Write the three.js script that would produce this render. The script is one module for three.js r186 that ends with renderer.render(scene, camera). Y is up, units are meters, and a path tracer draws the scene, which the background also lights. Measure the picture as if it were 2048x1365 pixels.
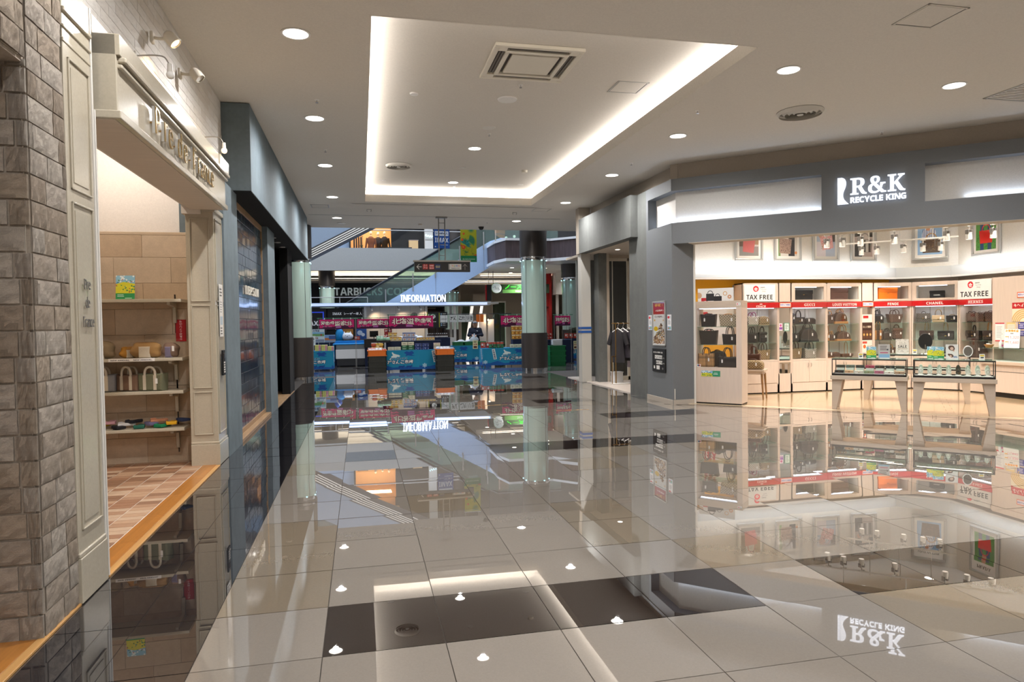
import * as THREE from 'three';
import { RoundedBoxGeometry } from 'three/addons/geometries/RoundedBoxGeometry.js';
import { TextGeometry } from 'three/addons/geometries/TextGeometry.js';
import { mergeGeometries } from 'three/addons/utils/BufferGeometryUtils.js';
import { FontLoader } from 'three/addons/loaders/FontLoader.js';
import { MarchingCubes } from 'three/addons/objects/MarchingCubes.js';
import { RectAreaLightUniformsLib } from 'three/addons/lights/RectAreaLightUniformsLib.js';

// ---------- camera, exposure, large lights ----------
const scene = new THREE.Scene();
scene.background = new THREE.Color(0x000000);
const camera = new THREE.PerspectiveCamera(2 * Math.atan(682.5 / 1360.48) * 180 / Math.PI, 2048 / 1365, 0.05, 200);
camera.position.set(0.2146, 1.6089, 3.377);
camera.rotation.set(-0.02755, -0.21816, -0.01495, 'YXZ');
camera.updateMatrixWorld();
const renderer = new THREE.WebGLRenderer({ antialias: true });
renderer.toneMapping = THREE.LinearToneMapping;
renderer.toneMappingExposure = 0.34;
renderer.shadowMap.enabled = true;
RectAreaLightUniformsLib.init();

const WARM = 0xffe2bf, NEUTRAL = 0xf8f6f6, COOL = 0xdcebff, DAY = 0xd2e4ff;
function spot(x, y, z, tx, ty, tz, color, cd, deg, pen = 0.8, radius = 3) {
  const l = new THREE.SpotLight(color, cd, 0, deg * Math.PI / 180, pen, 2);
  l.position.set(x, y, z); l.target.position.set(tx, ty, tz); scene.add(l); scene.add(l.target); l.target.updateMatrixWorld();
  l.castShadow = true; l.shadow.radius = radius; return l;
}
function area(x, y, z, tx, ty, tz, w, h, color, nit) {
  const l = new THREE.RectAreaLight(color, nit, w, h);
  l.position.set(x, y, z); l.lookAt(tx, ty, tz); scene.add(l); return l;
}
const L = { down: 76, cove: 13, atrium: 19, shopCeil: 56 };
// skylight over the atrium behind the mall street
area(1, 17, -27, 1, 0, -27, 26, 15, DAY, L.atrium);

const H = 4.57, HC = 4.92;                 // ceiling, raised ceiling in the cove
const rng = (s) => () => { s = (s + 0x6d2b79f5) | 0; let t = Math.imul(s ^ (s >>> 15), 1 | s); t = (t + Math.imul(t ^ (t >>> 7), 61 | t)) ^ t; return ((t ^ (t >>> 14)) >>> 0) / 4294967296; };
const R = rng(7);
const rr = (a, b) => a + (b - a) * R();
const ORD = ['first', 'second', 'third', 'fourth', 'fifth', 'sixth', 'seventh', 'eighth', 'ninth', 'tenth', 'eleventh', 'twelfth'];
const pick = (a) => a[Math.floor(R() * a.length)];

// ---------- names, tags ----------
const taken = new Map();
function numbered(n) { const k = taken.get(n) || 0; taken.set(n, k + 1); return k ? n + '_' + String(k).padStart(3, '0') : n; }
function tag(o, label, category, group) { o.userData.label = label; o.userData.category = category; if (group) o.userData.group = group; return o; }
function T(name, label, category, pos = [0, 0, 0], ry = 0, group) {
  const o = new THREE.Group(); o.name = numbered(name); scene.add(o);
  o.position.set(...pos); o.rotation.y = ry; return tag(o, label, category, group);
}
function S(name, pos = [0, 0, 0], ry = 0) {
  const o = new THREE.Group(); o.name = numbered(name); scene.add(o); o.position.set(...pos); o.rotation.y = ry; o.userData.kind = 'structure'; return o;
}
// uv in metres from the dominant normal axis
function muv(g) {
  const p = g.attributes.position, n = g.attributes.normal, uv = new Float32Array(p.count * 2);
  for (let i = 0; i < p.count; i++) {
    const ax = Math.abs(n.getX(i)), ay = Math.abs(n.getY(i)), az = Math.abs(n.getZ(i));
    if (ay >= ax && ay >= az) { uv[2 * i] = p.getX(i); uv[2 * i + 1] = p.getZ(i); }
    else if (ax >= az) { uv[2 * i] = p.getZ(i); uv[2 * i + 1] = p.getY(i); }
    else { uv[2 * i] = p.getX(i); uv[2 * i + 1] = p.getY(i); }
  }
  g.setAttribute('uv', new THREE.BufferAttribute(uv, 2)); return g;
}
function join(gs) {
  if (!Array.isArray(gs)) return gs;
  if (gs.length === 1) return gs[0];
  return mergeGeometries(gs.map((g) => { const q = g.index ? g.toNonIndexed() : g; for (const k of Object.keys(q.attributes)) if (!['position', 'normal', 'uv'].includes(k)) q.deleteAttribute(k); return q; }));
}
function P(name, gs, m, parent, keepUv) {
  let g = join(gs);
  if (!keepUv && m.userData.metre) muv(g);
  const o = new THREE.Mesh(g, m);
  o.castShadow = o.receiveShadow = true;
  if (parent) { o.name = name; parent.add(o); } else { o.name = numbered(name); scene.add(o); }
  return o;
}
function PS(name, list, m, parent) { for (const g of list) P(name, g, m, parent); }   // one mesh for each piece
function SM(name, gs, m) { const o = P(name, gs, m); o.userData.kind = 'structure'; return o; }
// ---------- geometry helpers ----------
const bx = (x0, x1, y0, y1, z0, z1) => { const g = new THREE.BoxGeometry(Math.abs(x1 - x0), Math.abs(y1 - y0), Math.abs(z1 - z0)); return g.translate((x0 + x1) / 2, (y0 + y1) / 2, (z0 + z1) / 2); };
const rb = (x0, x1, y0, y1, z0, z1, r = 0.008, s = 1) => { const w = Math.abs(x1 - x0), h = Math.abs(y1 - y0), d = Math.abs(z1 - z0); return new RoundedBoxGeometry(w, h, d, s, Math.min(r, w / 2.05, h / 2.05, d / 2.05)).translate((x0 + x1) / 2, (y0 + y1) / 2, (z0 + z1) / 2); };
const cy = (r0, r1, h, x = 0, y = 0, z = 0, seg = 16) => new THREE.CylinderGeometry(r1, r0, h, seg).translate(x, y + h / 2, z);
const disc = (r, x, y, z, seg = 24) => new THREE.CircleGeometry(r, seg).rotateX(Math.PI / 2).translate(x, y, z);
const ring = (r0, r1, h, seg = 28) => new THREE.LatheGeometry([[r0, 0], [r1, 0], [r1, h], [r0, h], [r0, 0]].map((p) => new THREE.Vector2(...p)), seg);
const tube = (pts, r, n = 10, seg = 5, closed = false) => new THREE.TubeGeometry(new THREE.CatmullRomCurve3(pts.map((p) => new THREE.Vector3(...p)), closed), n, r, seg, closed);
function rod(a, b, r, seg = 6) {
  const A = new THREE.Vector3(...a), B = new THREE.Vector3(...b), d = B.clone().sub(A);
  const g = new THREE.CylinderGeometry(r, r, d.length(), seg);
  g.applyQuaternion(new THREE.Quaternion().setFromUnitVectors(new THREE.Vector3(0, 1, 0), d.clone().normalize()));
  return g.translate((A.x + B.x) / 2, (A.y + B.y) / 2, (A.z + B.z) / 2);
}
function ext(pts, depth, bevel = 0, z0 = 0) {           // polygon in xy, thickness along z from z0
  const s = new THREE.Shape(pts.map((p) => new THREE.Vector2(...p)));
  const g = new THREE.ExtrudeGeometry(s, { depth: depth - 2 * bevel, bevelEnabled: bevel > 0, bevelSize: bevel, bevelThickness: bevel, bevelSegments: 2, bevelOffset: -bevel, curveSegments: 8 });
  return g.translate(0, 0, z0 + bevel);
}
function plan(pts, y0, y1) {                             // polygon in xz, from y0 to y1
  const s = new THREE.Shape(pts.map((p) => new THREE.Vector2(p[0], -p[1])));
  return new THREE.ExtrudeGeometry(s, { depth: y1 - y0, bevelEnabled: false }).rotateX(-Math.PI / 2).translate(0, y0, 0);
}
// ---------- computed textures ----------
function noiseField(n, cells, seed) {
  const r = rng(seed), g = new Float32Array(cells * cells).map(() => r()), o = new Float32Array(n * n);
  for (let y = 0; y < n; y++) for (let x = 0; x < n; x++) {
    const fx = x / n * cells, fy = y / n * cells, x0 = fx | 0, y0 = fy | 0; let tx = fx - x0, ty = fy - y0; tx = tx * tx * (3 - 2 * tx); ty = ty * ty * (3 - 2 * ty);
    const x1 = (x0 + 1) % cells, y1 = (y0 + 1) % cells;
    o[y * n + x] = (g[y0 * cells + x0] * (1 - tx) + g[y0 * cells + x1] * tx) * (1 - ty) + (g[y1 * cells + x0] * (1 - tx) + g[y1 * cells + x1] * tx) * ty;
  } return o;
}
function stretchField(n, cx, cyy, seed) {
  const r = rng(seed), g = new Float32Array(cx * cyy).map(() => r()), o = new Float32Array(n * n);
  for (let y = 0; y < n; y++) for (let x = 0; x < n; x++) {
    const fx = x / n * cx, fy = y / n * cyy, x0 = fx | 0, y0 = fy | 0, tx = fx - x0, ty = fy - y0, x1 = (x0 + 1) % cx, y1 = (y0 + 1) % cyy;
    o[y * n + x] = (g[y0 * cx + x0] * (1 - tx) + g[y0 * cx + x1] * tx) * (1 - ty) + (g[y1 * cx + x0] * (1 - tx) + g[y1 * cx + x1] * tx) * ty;
  } return o;
}
const N = 256;
const f4 = noiseField(N, 4, 1), f16 = noiseField(N, 16, 2), f64 = noiseField(N, 64, 3), f128 = noiseField(N, 128, 4);
function tex(fn, srgb, rep = 1) {
  const d = new Uint8Array(N * N * 4);
  for (let i = 0; i < N * N; i++) { const c = fn(i); for (let k = 0; k < 3; k++) d[4 * i + k] = Math.max(0, Math.min(255, Array.isArray(c) ? c[k] : c)); d[4 * i + 3] = 255; }
  const t = new THREE.DataTexture(d, N, N); t.wrapS = t.wrapT = THREE.RepeatWrapping; t.magFilter = THREE.LinearFilter; t.minFilter = THREE.LinearMipmapLinearFilter; t.generateMipmaps = true;
  if (srgb) t.colorSpace = THREE.SRGBColorSpace; t.repeat.set(rep, rep); t.needsUpdate = true; return t;
}
const mottle = (i) => f4[i] * 0.35 + f16[i] * 0.35 + f64[i] * 0.3;
const fineN = (i) => f64[i] * 0.4 + f128[i] * 0.6;
const gf = stretchField(N, 6, 90, 11), gf2 = stretchField(N, 3, 30, 12);
const grain = (i) => gf[i] * 0.6 + gf2[i] * 0.4;                       // lines along u
const gv1 = stretchField(N, 90, 4, 13), gv2 = stretchField(N, 24, 2, 14);
const grainV = (i) => gv1[i] * 0.6 + gv2[i] * 0.4;                     // lines along v
// ---------- materials ----------
function mat(hex, rough = 0.6, o = {}) {
  const phys = ['clearcoat', 'transmission', 'sheen', 'ior', 'thickness'].some((k) => k in o);
  const { metre, ...rest } = o;
  const m = new (phys ? THREE.MeshPhysicalMaterial : THREE.MeshStandardMaterial)({ color: hex, roughness: rough, ...rest });
  if (metre) m.userData.metre = true; return m;
}
const toneCache = new Map(), fieldIds = new Map();
function tone(field, amp, rep) {                       // grey variation map, shared between materials
  if (!fieldIds.has(field.toString())) fieldIds.set(field.toString(), fieldIds.size);
  const a = [0.03, 0.07, 0.14, 0.2].reduce((p, q) => (Math.abs(q - amp) < Math.abs(p - amp) ? q : p)), k = fieldIds.get(field.toString()) + '_' + a + '_' + rep;
  if (!toneCache.has(k)) toneCache.set(k, tex((i) => 255 * (1 - 2 * a * (1 - field(i)) * 0.8), true, rep));
  return toneCache.get(k);
}
const texMat = (hex, rough, field, amp, rep, o = {}) => mat(new THREE.Color(hex).multiplyScalar(1 + amp * 1.1), rough, { map: tone(field, amp, rep), metre: true, ...o });
const bumpStone = tex((i) => 255 * (f16[i] * 0.45 + f64[i] * 0.35 + f128[i] * 0.2), false, 2.2);
const bumpFine = tex((i) => 255 * fineN(i), false, 3);
const glow = (hex, k = 2.5) => mat(0xffffff, 0.5, { emissive: hex, emissiveIntensity: k });
const M = {
  ceil: texMat(0xdfd9d0, 0.9, fineN, 0.02, 1),
  tileA: texMat(0x8d867d, 0.012, fineN, 0.03, 2, { clearcoat: 1, clearcoatRoughness: 0.006 }),
  tileB: texMat(0x898279, 0.012, fineN, 0.03, 2, { clearcoat: 1, clearcoatRoughness: 0.006 }),
  tileC: texMat(0x857a6a, 0.012, fineN, 0.03, 2, { clearcoat: 1, clearcoatRoughness: 0.006 }),
  tileD: texMat(0x2b211c, 0.012, fineN, 0.14, 2, { clearcoat: 1, clearcoatRoughness: 0.006 }),
  tileE: texMat(0x232327, 0.012, fineN, 0.1, 2, { clearcoat: 1, clearcoatRoughness: 0.006 }),
  grout: mat(0x3b342d, 0.85), groutDark: mat(0x3a3834, 0.85),
  shopFloor: texMat(0xceb18b, 0.16, (i) => grain(i) * 0.5 + mottle(i) * 0.5, 0.14, 0.6, { clearcoat: 0.6, clearcoatRoughness: 0.08 }),
  woodOrange: texMat(0xb97a35, 0.3, (i) => grainV(i) * 0.7 + mottle(i) * 0.3, 0.16, 1.1, { clearcoat: 0.4, clearcoatRoughness: 0.2 }),
  woodEdge: texMat(0xc4955a, 0.35, grainV, 0.1, 1.1),
  woodPale: texMat(0xd9c6b6, 0.42, grainV, 0.05, 1.6),
  woodPaleH: texMat(0xc9b7a4, 0.4, grain, 0.05, 1.6),
  woodLeg: texMat(0x9c7448, 0.5, grainV, 0.12, 1.6),
  sillWood: texMat(0xab8b67, 0.4, grainV, 0.15, 1.1),
  balconyWood: texMat(0x5a4a4c, 0.5, grainV, 0.2, 0.7),
  cream: texMat(0xc0b7a4, 0.22, fineN, 0.015, 1, { clearcoat: 0.35, clearcoatRoughness: 0.15 }),
  creamMatt: texMat(0xcdbfae, 0.6, grain, 0.05, 1.2),
  stone: [0xb0a598, 0xa79a8b, 0xb6ac9f, 0xa19281, 0xab9c8a].map((h) => texMat(h, 0.92, mottle, 0.13, 1.8, { bumpMap: bumpStone, bumpScale: 0.0028 })),
  mortar: texMat(0xa79c8e, 0.95, fineN, 0.08, 2),
  whiteBrick: [0xf2eee8, 0xeee9e2, 0xf5f2ed].map((h) => texMat(h, 0.85, mottle, 0.03, 1.8, { bumpMap: bumpStone, bumpScale: 0.0015 })),
  whiteMortar: texMat(0xe2dbd1, 0.95, fineN, 0.05, 2),
  block: [0xc8b39a, 0xc2ab91, 0xcdb9a1].map((h) => texMat(h, 0.9, mottle, 0.07, 1.2, { bumpMap: bumpFine, bumpScale: 0.0008 })),
  paver: [0xa98468, 0x9c7357, 0xb79578, 0xc0a48a, 0x8e6a50].map((h) => texMat(h, 0.6, (i) => grain(i) * 0.6 + mottle(i) * 0.4, 0.16, 2)),
  paverJoint: mat(0xd8d2ca, 0.8),
  plasterWhite: texMat(0xf2ece6, 0.85, fineN, 0.015, 1),
  wallWhite: texMat(0xf0e9de, 0.7, fineN, 0.012, 1),
  plasterBlue: texMat(0x6f7d85, 0.75, (i) => mottle(i) * 0.7 + grainV(i) * 0.3, 0.15, 0.45),
  plasterGrey: texMat(0x6a6c69, 0.8, (i) => mottle(i) * 0.6 + grainV(i) * 0.4, 0.14, 0.45),
  facade: texMat(0x707376, 0.55, fineN, 0.04, 2),
  facadeBand: texMat(0xb9aea0, 0.8, fineN, 0.02, 1),
  niche: texMat(0xe8e4dc, 0.75, fineN, 0.012, 1),
  blueTile: [0x1e3346, 0x24303f, 0x1b2a3a, 0x2c3442, 0x223a4c, 0x2b2a38].map((h) => texMat(h, 0.16, mottle, 0.2, 1.5, { clearcoat: 0.8, clearcoatRoughness: 0.08 })),
  tileJoint: mat(0x14181c, 0.8),
  black: mat(0x0d0d0e, 0.5), blackMatt: mat(0x0a0a0b, 0.95), blackGloss: mat(0x101113, 0.12),
  white: mat(0xf1efec, 0.5), whiteGloss: mat(0xf3f3f2, 0.15), offWhite: mat(0xdedad2, 0.5), ivory: mat(0xe6dfd0, 0.4),
  greyMetal: mat(0x8f8c88, 0.35, { metalness: 0.7 }), chrome: mat(0xd6d6d8, 0.14, { metalness: 1 }), steel: mat(0xa7a39c, 0.35, { metalness: 0.5 }),
  darkMetal: mat(0x3b3634, 0.38, { metalness: 0.55 }), gold: mat(0xb99e6a, 0.25, { metalness: 0.9 }), brass: mat(0xb08d57, 0.3, { metalness: 0.9 }), silver: mat(0xc4c2bd, 0.3, { metalness: 0.45 }),
  columnCap: mat(0x4c4643, 0.36, { metalness: 0.5 }),
  columnGlass: texMat(0xb3c9bd, 0.12, grainV, 0.05, 0.5, { clearcoat: 1, clearcoatRoughness: 0.03 }),
  glass: mat(0xffffff, 0.02, { transmission: 1, thickness: 0, ior: 1.5 }),
  glassGreen: mat(0xcfe6da, 0.03, { transmission: 1, thickness: 0, ior: 1.5 }),
  glassShelf: mat(0xd4ece2, 0.05, { transmission: 0.85, thickness: 0, ior: 1.5 }),
  mirror: mat(0xd8dcdc, 0.03, { metalness: 1 }),
  plasticBag: mat(0xeef3f6, 0.2, { transmission: 0.55, thickness: 0, ior: 1.3 }),
  redBand: mat(0xb0181c, 0.22, { clearcoat: 0.5 }), yellowWall: mat(0xe0a417, 0.6), redWall: mat(0xa01512, 0.6), orange: mat(0xe2701a, 0.5),
  cloth: mat(0x0f1c3a, 0.85), navy: mat(0x10192c, 0.8), skin: mat(0xb98a70, 0.6), hair: mat(0x17130f, 0.7), greyCap: mat(0x72777a, 0.85),
  crateOrange: mat(0xe0701c, 0.45), crateOlive: mat(0x24241c, 0.6), crateGreen: mat(0x0e6b38, 0.45),
  leatherBlack: mat(0x15151a, 0.38), leatherBrown: mat(0x4a2c20, 0.42), leatherTan: mat(0xb07a43, 0.45), leatherBeige: mat(0xc6ab86, 0.5), leatherGrey: mat(0x54504c, 0.5), navyLeather: mat(0x262a34, 0.42),
  canvasGrey: texMat(0x85858a, 0.9, fineN, 0.1, 4), canvasBrown: texMat(0x7c6251, 0.9, fineN, 0.1, 4), canvasOlive: texMat(0x6f7058, 0.9, fineN, 0.1, 4), canvasKhaki: texMat(0x8d7a5c, 0.9, fineN, 0.1, 4), canvasCream: texMat(0xd6cbb8, 0.9, fineN, 0.06, 4),
  blueAtrium: texMat(0xb4c8e0, 0.6, fineN, 0.012, 0.6), greyFascia: texMat(0xaeaaa2, 0.8, fineN, 0.015, 0.6), beigeWall: texMat(0xb9ae9f, 0.8, fineN, 0.02, 0.6),
  lampGlow: glow(0xfff6ea, 20), lampWarm: glow(0xffdfb0, 5), ledCool: glow(0xdbe9ff, 5), ledWhite: glow(0xfff6ea, 4), ledBlue: glow(0xa9c6ff, 2.2), ledAqua: glow(0xbdf4ff, 6), neonGreen: glow(0x28ff2a, 1.5),
  signWhite: glow(0xe6efff, 4.6), signGrey: mat(0xc9d4d4, 0.5, { emissive: 0xc9d6d6, emissiveIntensity: 0.75 }),
};
// ---------- lettering: stroke characters on a ten by ten grid ----------
const KJ = {
  北: '3139 1434 0736 616898 9365', 海: '1123 0314 0826 5032 4292 534888 8488 5385 3696 7475', 道: '1122 0415 1538 0899 4152 8172 3393 444888844 4686',
  物: '2029 0141 1204 0545 0636 5133 426294 4264 94 9398 7265 8357', 産: '5051 2292 3243 7263 1394 1319 4464 3595 6459 3797 2999', 展: '1191 9193 1393 1106 2585 4446 7476 2797 3749 5698 6699',
  ど: '2124 3445 8433 5219 2839 99 8192 9193', さ: '1393 5176 7658 2637 3879', ん: '5009 0936 3659 7989', こ: '2282 7283 1637 1899', 市: '5052 1292 2428 2484 8488 5259',
  場: '2127 0444 0836 5191 5154 9194 5494 5393 4696 6556 7688 8679', ノ: '8165 6529', ー: '1585', ス: '2282 8254 5419 5689', モ: '2272 1484 4248 4888', ル: '3236 3619 6268 6896', レ: '3138 3894',
  ザ: '0484 2327 6325 6349 8192 9193', 導: '1122 0415 1526 0687 4152 7162 3383 4446 7476 4474 4575 0787 6669 2738', 入: '4151 5155 5519 5599', 防: '1119 1141 4134 3445 5152 4393 6358 5849 7377 7787',
  犯: '3012 1139 3914 5191 5158 5898 9192 9195 8595', カ: '1383 5126 2619 8389 8979', メ: '7119 2488', ラ: '2181 1484 8457 5739', 録: '2104 2142 1444 2529 0545 1939 5181 8184 5383 4494 6469 5546 6799',
  画: '0191 1378 1888 8388 5179 5157 1357 3343 3347 7377 3377 3575 3777', 中: '1383 1317 8387 1787 5059', キ: '2373 1686 4169', ヘ: '0632 3297', イ: '8154 5428 5459', 大: '1494 5054 5419 5499',
  特: '2029 0141 0445 0636 5191 7053 4383 4595 7559 4667', 価: '2014 1319 3191 4393 4349 9399 4999 6169 8189', 報: '0242 2028 0444 0646 1828 5191 5159 9193 7393 5499 6499', 金: '5014 5094 3464 1686 5459 3738 7768 0999',
  相: '2029 0343 2305 2446 5159 5191 9199 5494 5696 5999', ユ: '2272 7267 0888', ニ: '2373 0888', ク: '3014 3181 8165 6529', ロ: '2282 2228 8288 2888', ジ: '2132 0314 0887 8491 7182 8193', の: '5238 3818 1824 2453 5382 8296 9669',
  本: '1393 5059 5317 5397 3777', 日: '2181 2129 8189 2585 2989', 地: '0333 2128 0837 4594 5158 5898 7037', 売: '5053 1191 2383 1516 1595 4647 3719 6668 6899', 買: '1181 1113 8183 1383 3133 6163 2484 2428 8488 2686 2888 3819 6889', 取: '0151 1118 4119 1343 1545 0838 5292 9259 6399',
  今: '5014 5094 3565 1777 7759', 円: '1191 1119 9199 1595 5155', お: '1454 3039 3818 1635 3565 8374 7468 8292', 得: '2013 2204 2429 4181 4144 8184 4484 3393 4696 7659 4798', 最: '2181 2123 8183 2383 0494 1419 4449 1545 1747 5595 9558 6599', 高: '5051 0292 3354 3464 6354 0695 0609 9699 3778',
  た: '1343 3109 5383 5679', り: '2126 7176 7649', 送: '1122 0415 1526 0899 5142 8162 4282 3494 6265 6547 6587', 直: '5053 1292 2487 2488 8488 2585 2676 2888 0909 0999',
};
function glyph(g, s, x, y, z) {
  for (const st of s.split(' ')) { if (st.length < 4) continue; g.beginPath(); for (let i = 0; i + 1 < st.length; i += 2) { const px = x + (+st[i] + 0.5) / 10 * z, py = y + (+st[i + 1] + 0.3) / 10 * z; i ? g.lineTo(px, py) : g.moveTo(px, py); } g.stroke(); }
}
function jp(g, str, x, y, z, color, lw = 0.1, outline, vertical) {
  g.lineCap = g.lineJoin = 'round';
  for (const pass of outline ? [[outline, lw * 2.3], [color, lw]] : [[color, lw]]) {
    g.strokeStyle = pass[0]; g.lineWidth = z * pass[1];
    [...str].forEach((c, i) => {
      const cx = x + (vertical ? 0 : i * z), cyy = y + (vertical ? i * z : 0);
      if (KJ[c]) glyph(g, vertical && c === 'ー' ? '5159' : KJ[c], cx, cyy, z * 0.95);
      else if (c !== ' ') { g.fillStyle = pass[0]; g.font = 'bold ' + z * 0.95 + 'px sans-serif'; g.textAlign = 'center'; g.fillText(c, cx + z / 2, cyy + z * 0.85); }
    });
  }
}
function txt(g, s, x, y, size, color, font = 'bold', align = 'center', fam = 'sans-serif', maxw) { g.fillStyle = color; g.font = font + ' ' + size + 'px ' + fam; g.textAlign = align; maxw ? g.fillText(s, x, y, maxw) : g.fillText(s, x, y); }
const box = (g, c, x, y, w, h) => { g.fillStyle = c; g.fillRect(x, y, w, h); };
const dot = (g, c, x, y, r) => { g.fillStyle = c; g.beginPath(); g.arc(x, y, r, 0, 7); g.fill(); };
const poly = (g, c, pts) => { g.fillStyle = c; g.beginPath(); pts.forEach((p, i) => (i ? g.lineTo(...p) : g.moveTo(...p))); g.closePath(); g.fill(); };
const lines = (g, c, x, y, w, n, dy, h = 2) => { for (let i = 0; i < n; i++) box(g, c, x, y + i * dy, w * (0.7 + 0.3 * R()), h); };
// ---------- one sheet that holds all flat print ----------
const AW = 2048, sheet = document.createElement('canvas'); sheet.width = sheet.height = AW;
const G = sheet.getContext('2d'); G.fillStyle = '#888'; G.fillRect(0, 0, AW, AW);
let ax = 4, ay = 4, ah = 0;
function print(w, h, draw) {
  if (ax + w + 8 > AW) { ax = 4; ay += ah + 8; ah = 0; }
  if (ay + h + 8 > AW) throw new Error('print sheet full');
  G.save(); G.translate(ax, ay); G.beginPath(); G.rect(-2, -2, w + 4, h + 4); G.clip(); draw(G, w, h); G.restore();
  const r = [ax / AW, 1 - (ay + h) / AW, (ax + w) / AW, 1 - ay / AW]; ax += w + 8; ah = Math.max(ah, h); return r;
}
const sheetTex = new THREE.CanvasTexture(sheet); sheetTex.colorSpace = THREE.SRGBColorSpace;
M.print = mat(0xffffff, 0.55, { map: sheetTex });
M.printGloss = mat(0xffffff, 0.12, { map: sheetTex, clearcoat: 1 });
M.printCloth = mat(0xffffff, 0.85, { map: sheetTex });
M.printLit = mat(0xffffff, 0.4, { map: sheetTex, emissiveMap: sheetTex, emissive: 0xffffff, emissiveIntensity: 0.7 });
function page(w, h, r, x = 0, y = 0, z = 0, segx = 1, segy = 1) {      // flat print facing +z, its middle at x, y, z
  const g = new THREE.PlaneGeometry(w, h, segx, segy), uv = g.attributes.uv;
  for (let i = 0; i < uv.count; i++) uv.setXY(i, r[0] + uv.getX(i) * (r[2] - r[0]), r[1] + uv.getY(i) * (r[3] - r[1]));
  return g.translate(x, y, z);
}
function printed(name, w, h, r, m, parent, x = 0, y = 0, z = 0, extra) { const g = page(w, h, r, x, y, z, extra?.sx, extra?.sy); if (extra?.bend) extra.bend(g); return P(name, g, m, parent, true); }
// landscape print with meadow, trees and flowers, used on leaflets
function meadow(g, w, h) {
  box(g, '#8fc3dc', 0, 0, w, h * 0.35); for (let i = 0; i < 14; i++) { dot(g, '#e9f2f4', R() * w, R() * h * 0.3, w * 0.05); dot(g, pick(['#4b8a4a', '#d9633a', '#3a6fae']), R() * w, h * (0.18 + R() * 0.14), w * 0.03); }
  poly(g, '#d8d22e', [[0, h * 0.38], [w * 0.4, h * 0.28], [w, h * 0.36], [w, h], [0, h]]);
  for (let i = 0; i < 40; i++) dot(g, pick(['#c9552f', '#4f9a4c', '#e6e04a', '#5d8a3a', '#2f7f8a']), R() * w, h * (0.4 + R() * 0.35), w * (0.012 + R() * 0.03));
}
const leaflet = print(90, 130, (g, w, h) => { meadow(g, w, h * 0.95); box(g, '#2f9355', 0, h * 0.74, w, h * 0.26); lines(g, '#e8f4ea', 8, h * 0.79, 40, 2, 8, 3); lines(g, '#e8f4ea', 44, h * 0.93, 38, 1, 6, 3); });
const leafletWide = print(200, 60, (g, w, h) => { meadow(g, w * 0.6, h * 1.3); box(g, '#2f9068', w * 0.6, 0, w * 0.4, h); lines(g, '#e8f4ea', w * 0.68, 20, 50, 1, 8, 3); lines(g, '#ffffff', w * 0.64, 32, 62, 1, 8, 5); });
const fonts = {};
{ const fl = new FontLoader(); for (const [k, f] of [['b', 'sans_bold'], ['r', 'sans_regular'], ['sb', 'serif_bold'], ['sr', 'serif_regular']]) fonts[k] = await fl.loadAsync('fonts/droid/droid_' + f + '.typeface.json'); }
function letter(ch, f, size, depth, bevel = 0) { const g = new TextGeometry(ch, { font: fonts[f], size, depth, curveSegments: 4, bevelEnabled: bevel > 0, bevelSize: bevel, bevelThickness: bevel, bevelSegments: 1 }); g.computeBoundingBox(); return g; }
function letters(str, f, size, depth, m, parent, { x = 0, y = 0, z = 0, w, gap = 0.08, name = 'letter', sx } = {}) {   // each letter a mesh; w is the width of the line
  const gs = [...str].map((c) => (c === ' ' ? null : letter(c, f, size, depth)));
  const ws = gs.map((g) => (g ? g.boundingBox.max.x - g.boundingBox.min.x : size * 0.35));
  const total = ws.reduce((a, b) => a + b, 0) + gap * size * (ws.length - 1), k = sx || (w ? w / total : 1); let cx = x;
  gs.forEach((g, i) => { if (g) { g.translate(-g.boundingBox.min.x, 0, 0); g.scale(k, 1, 1); g.translate(cx, y, z); P(name, g, m, parent); } cx += (ws[i] + gap * size) * k; });
  return cx;
}
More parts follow.
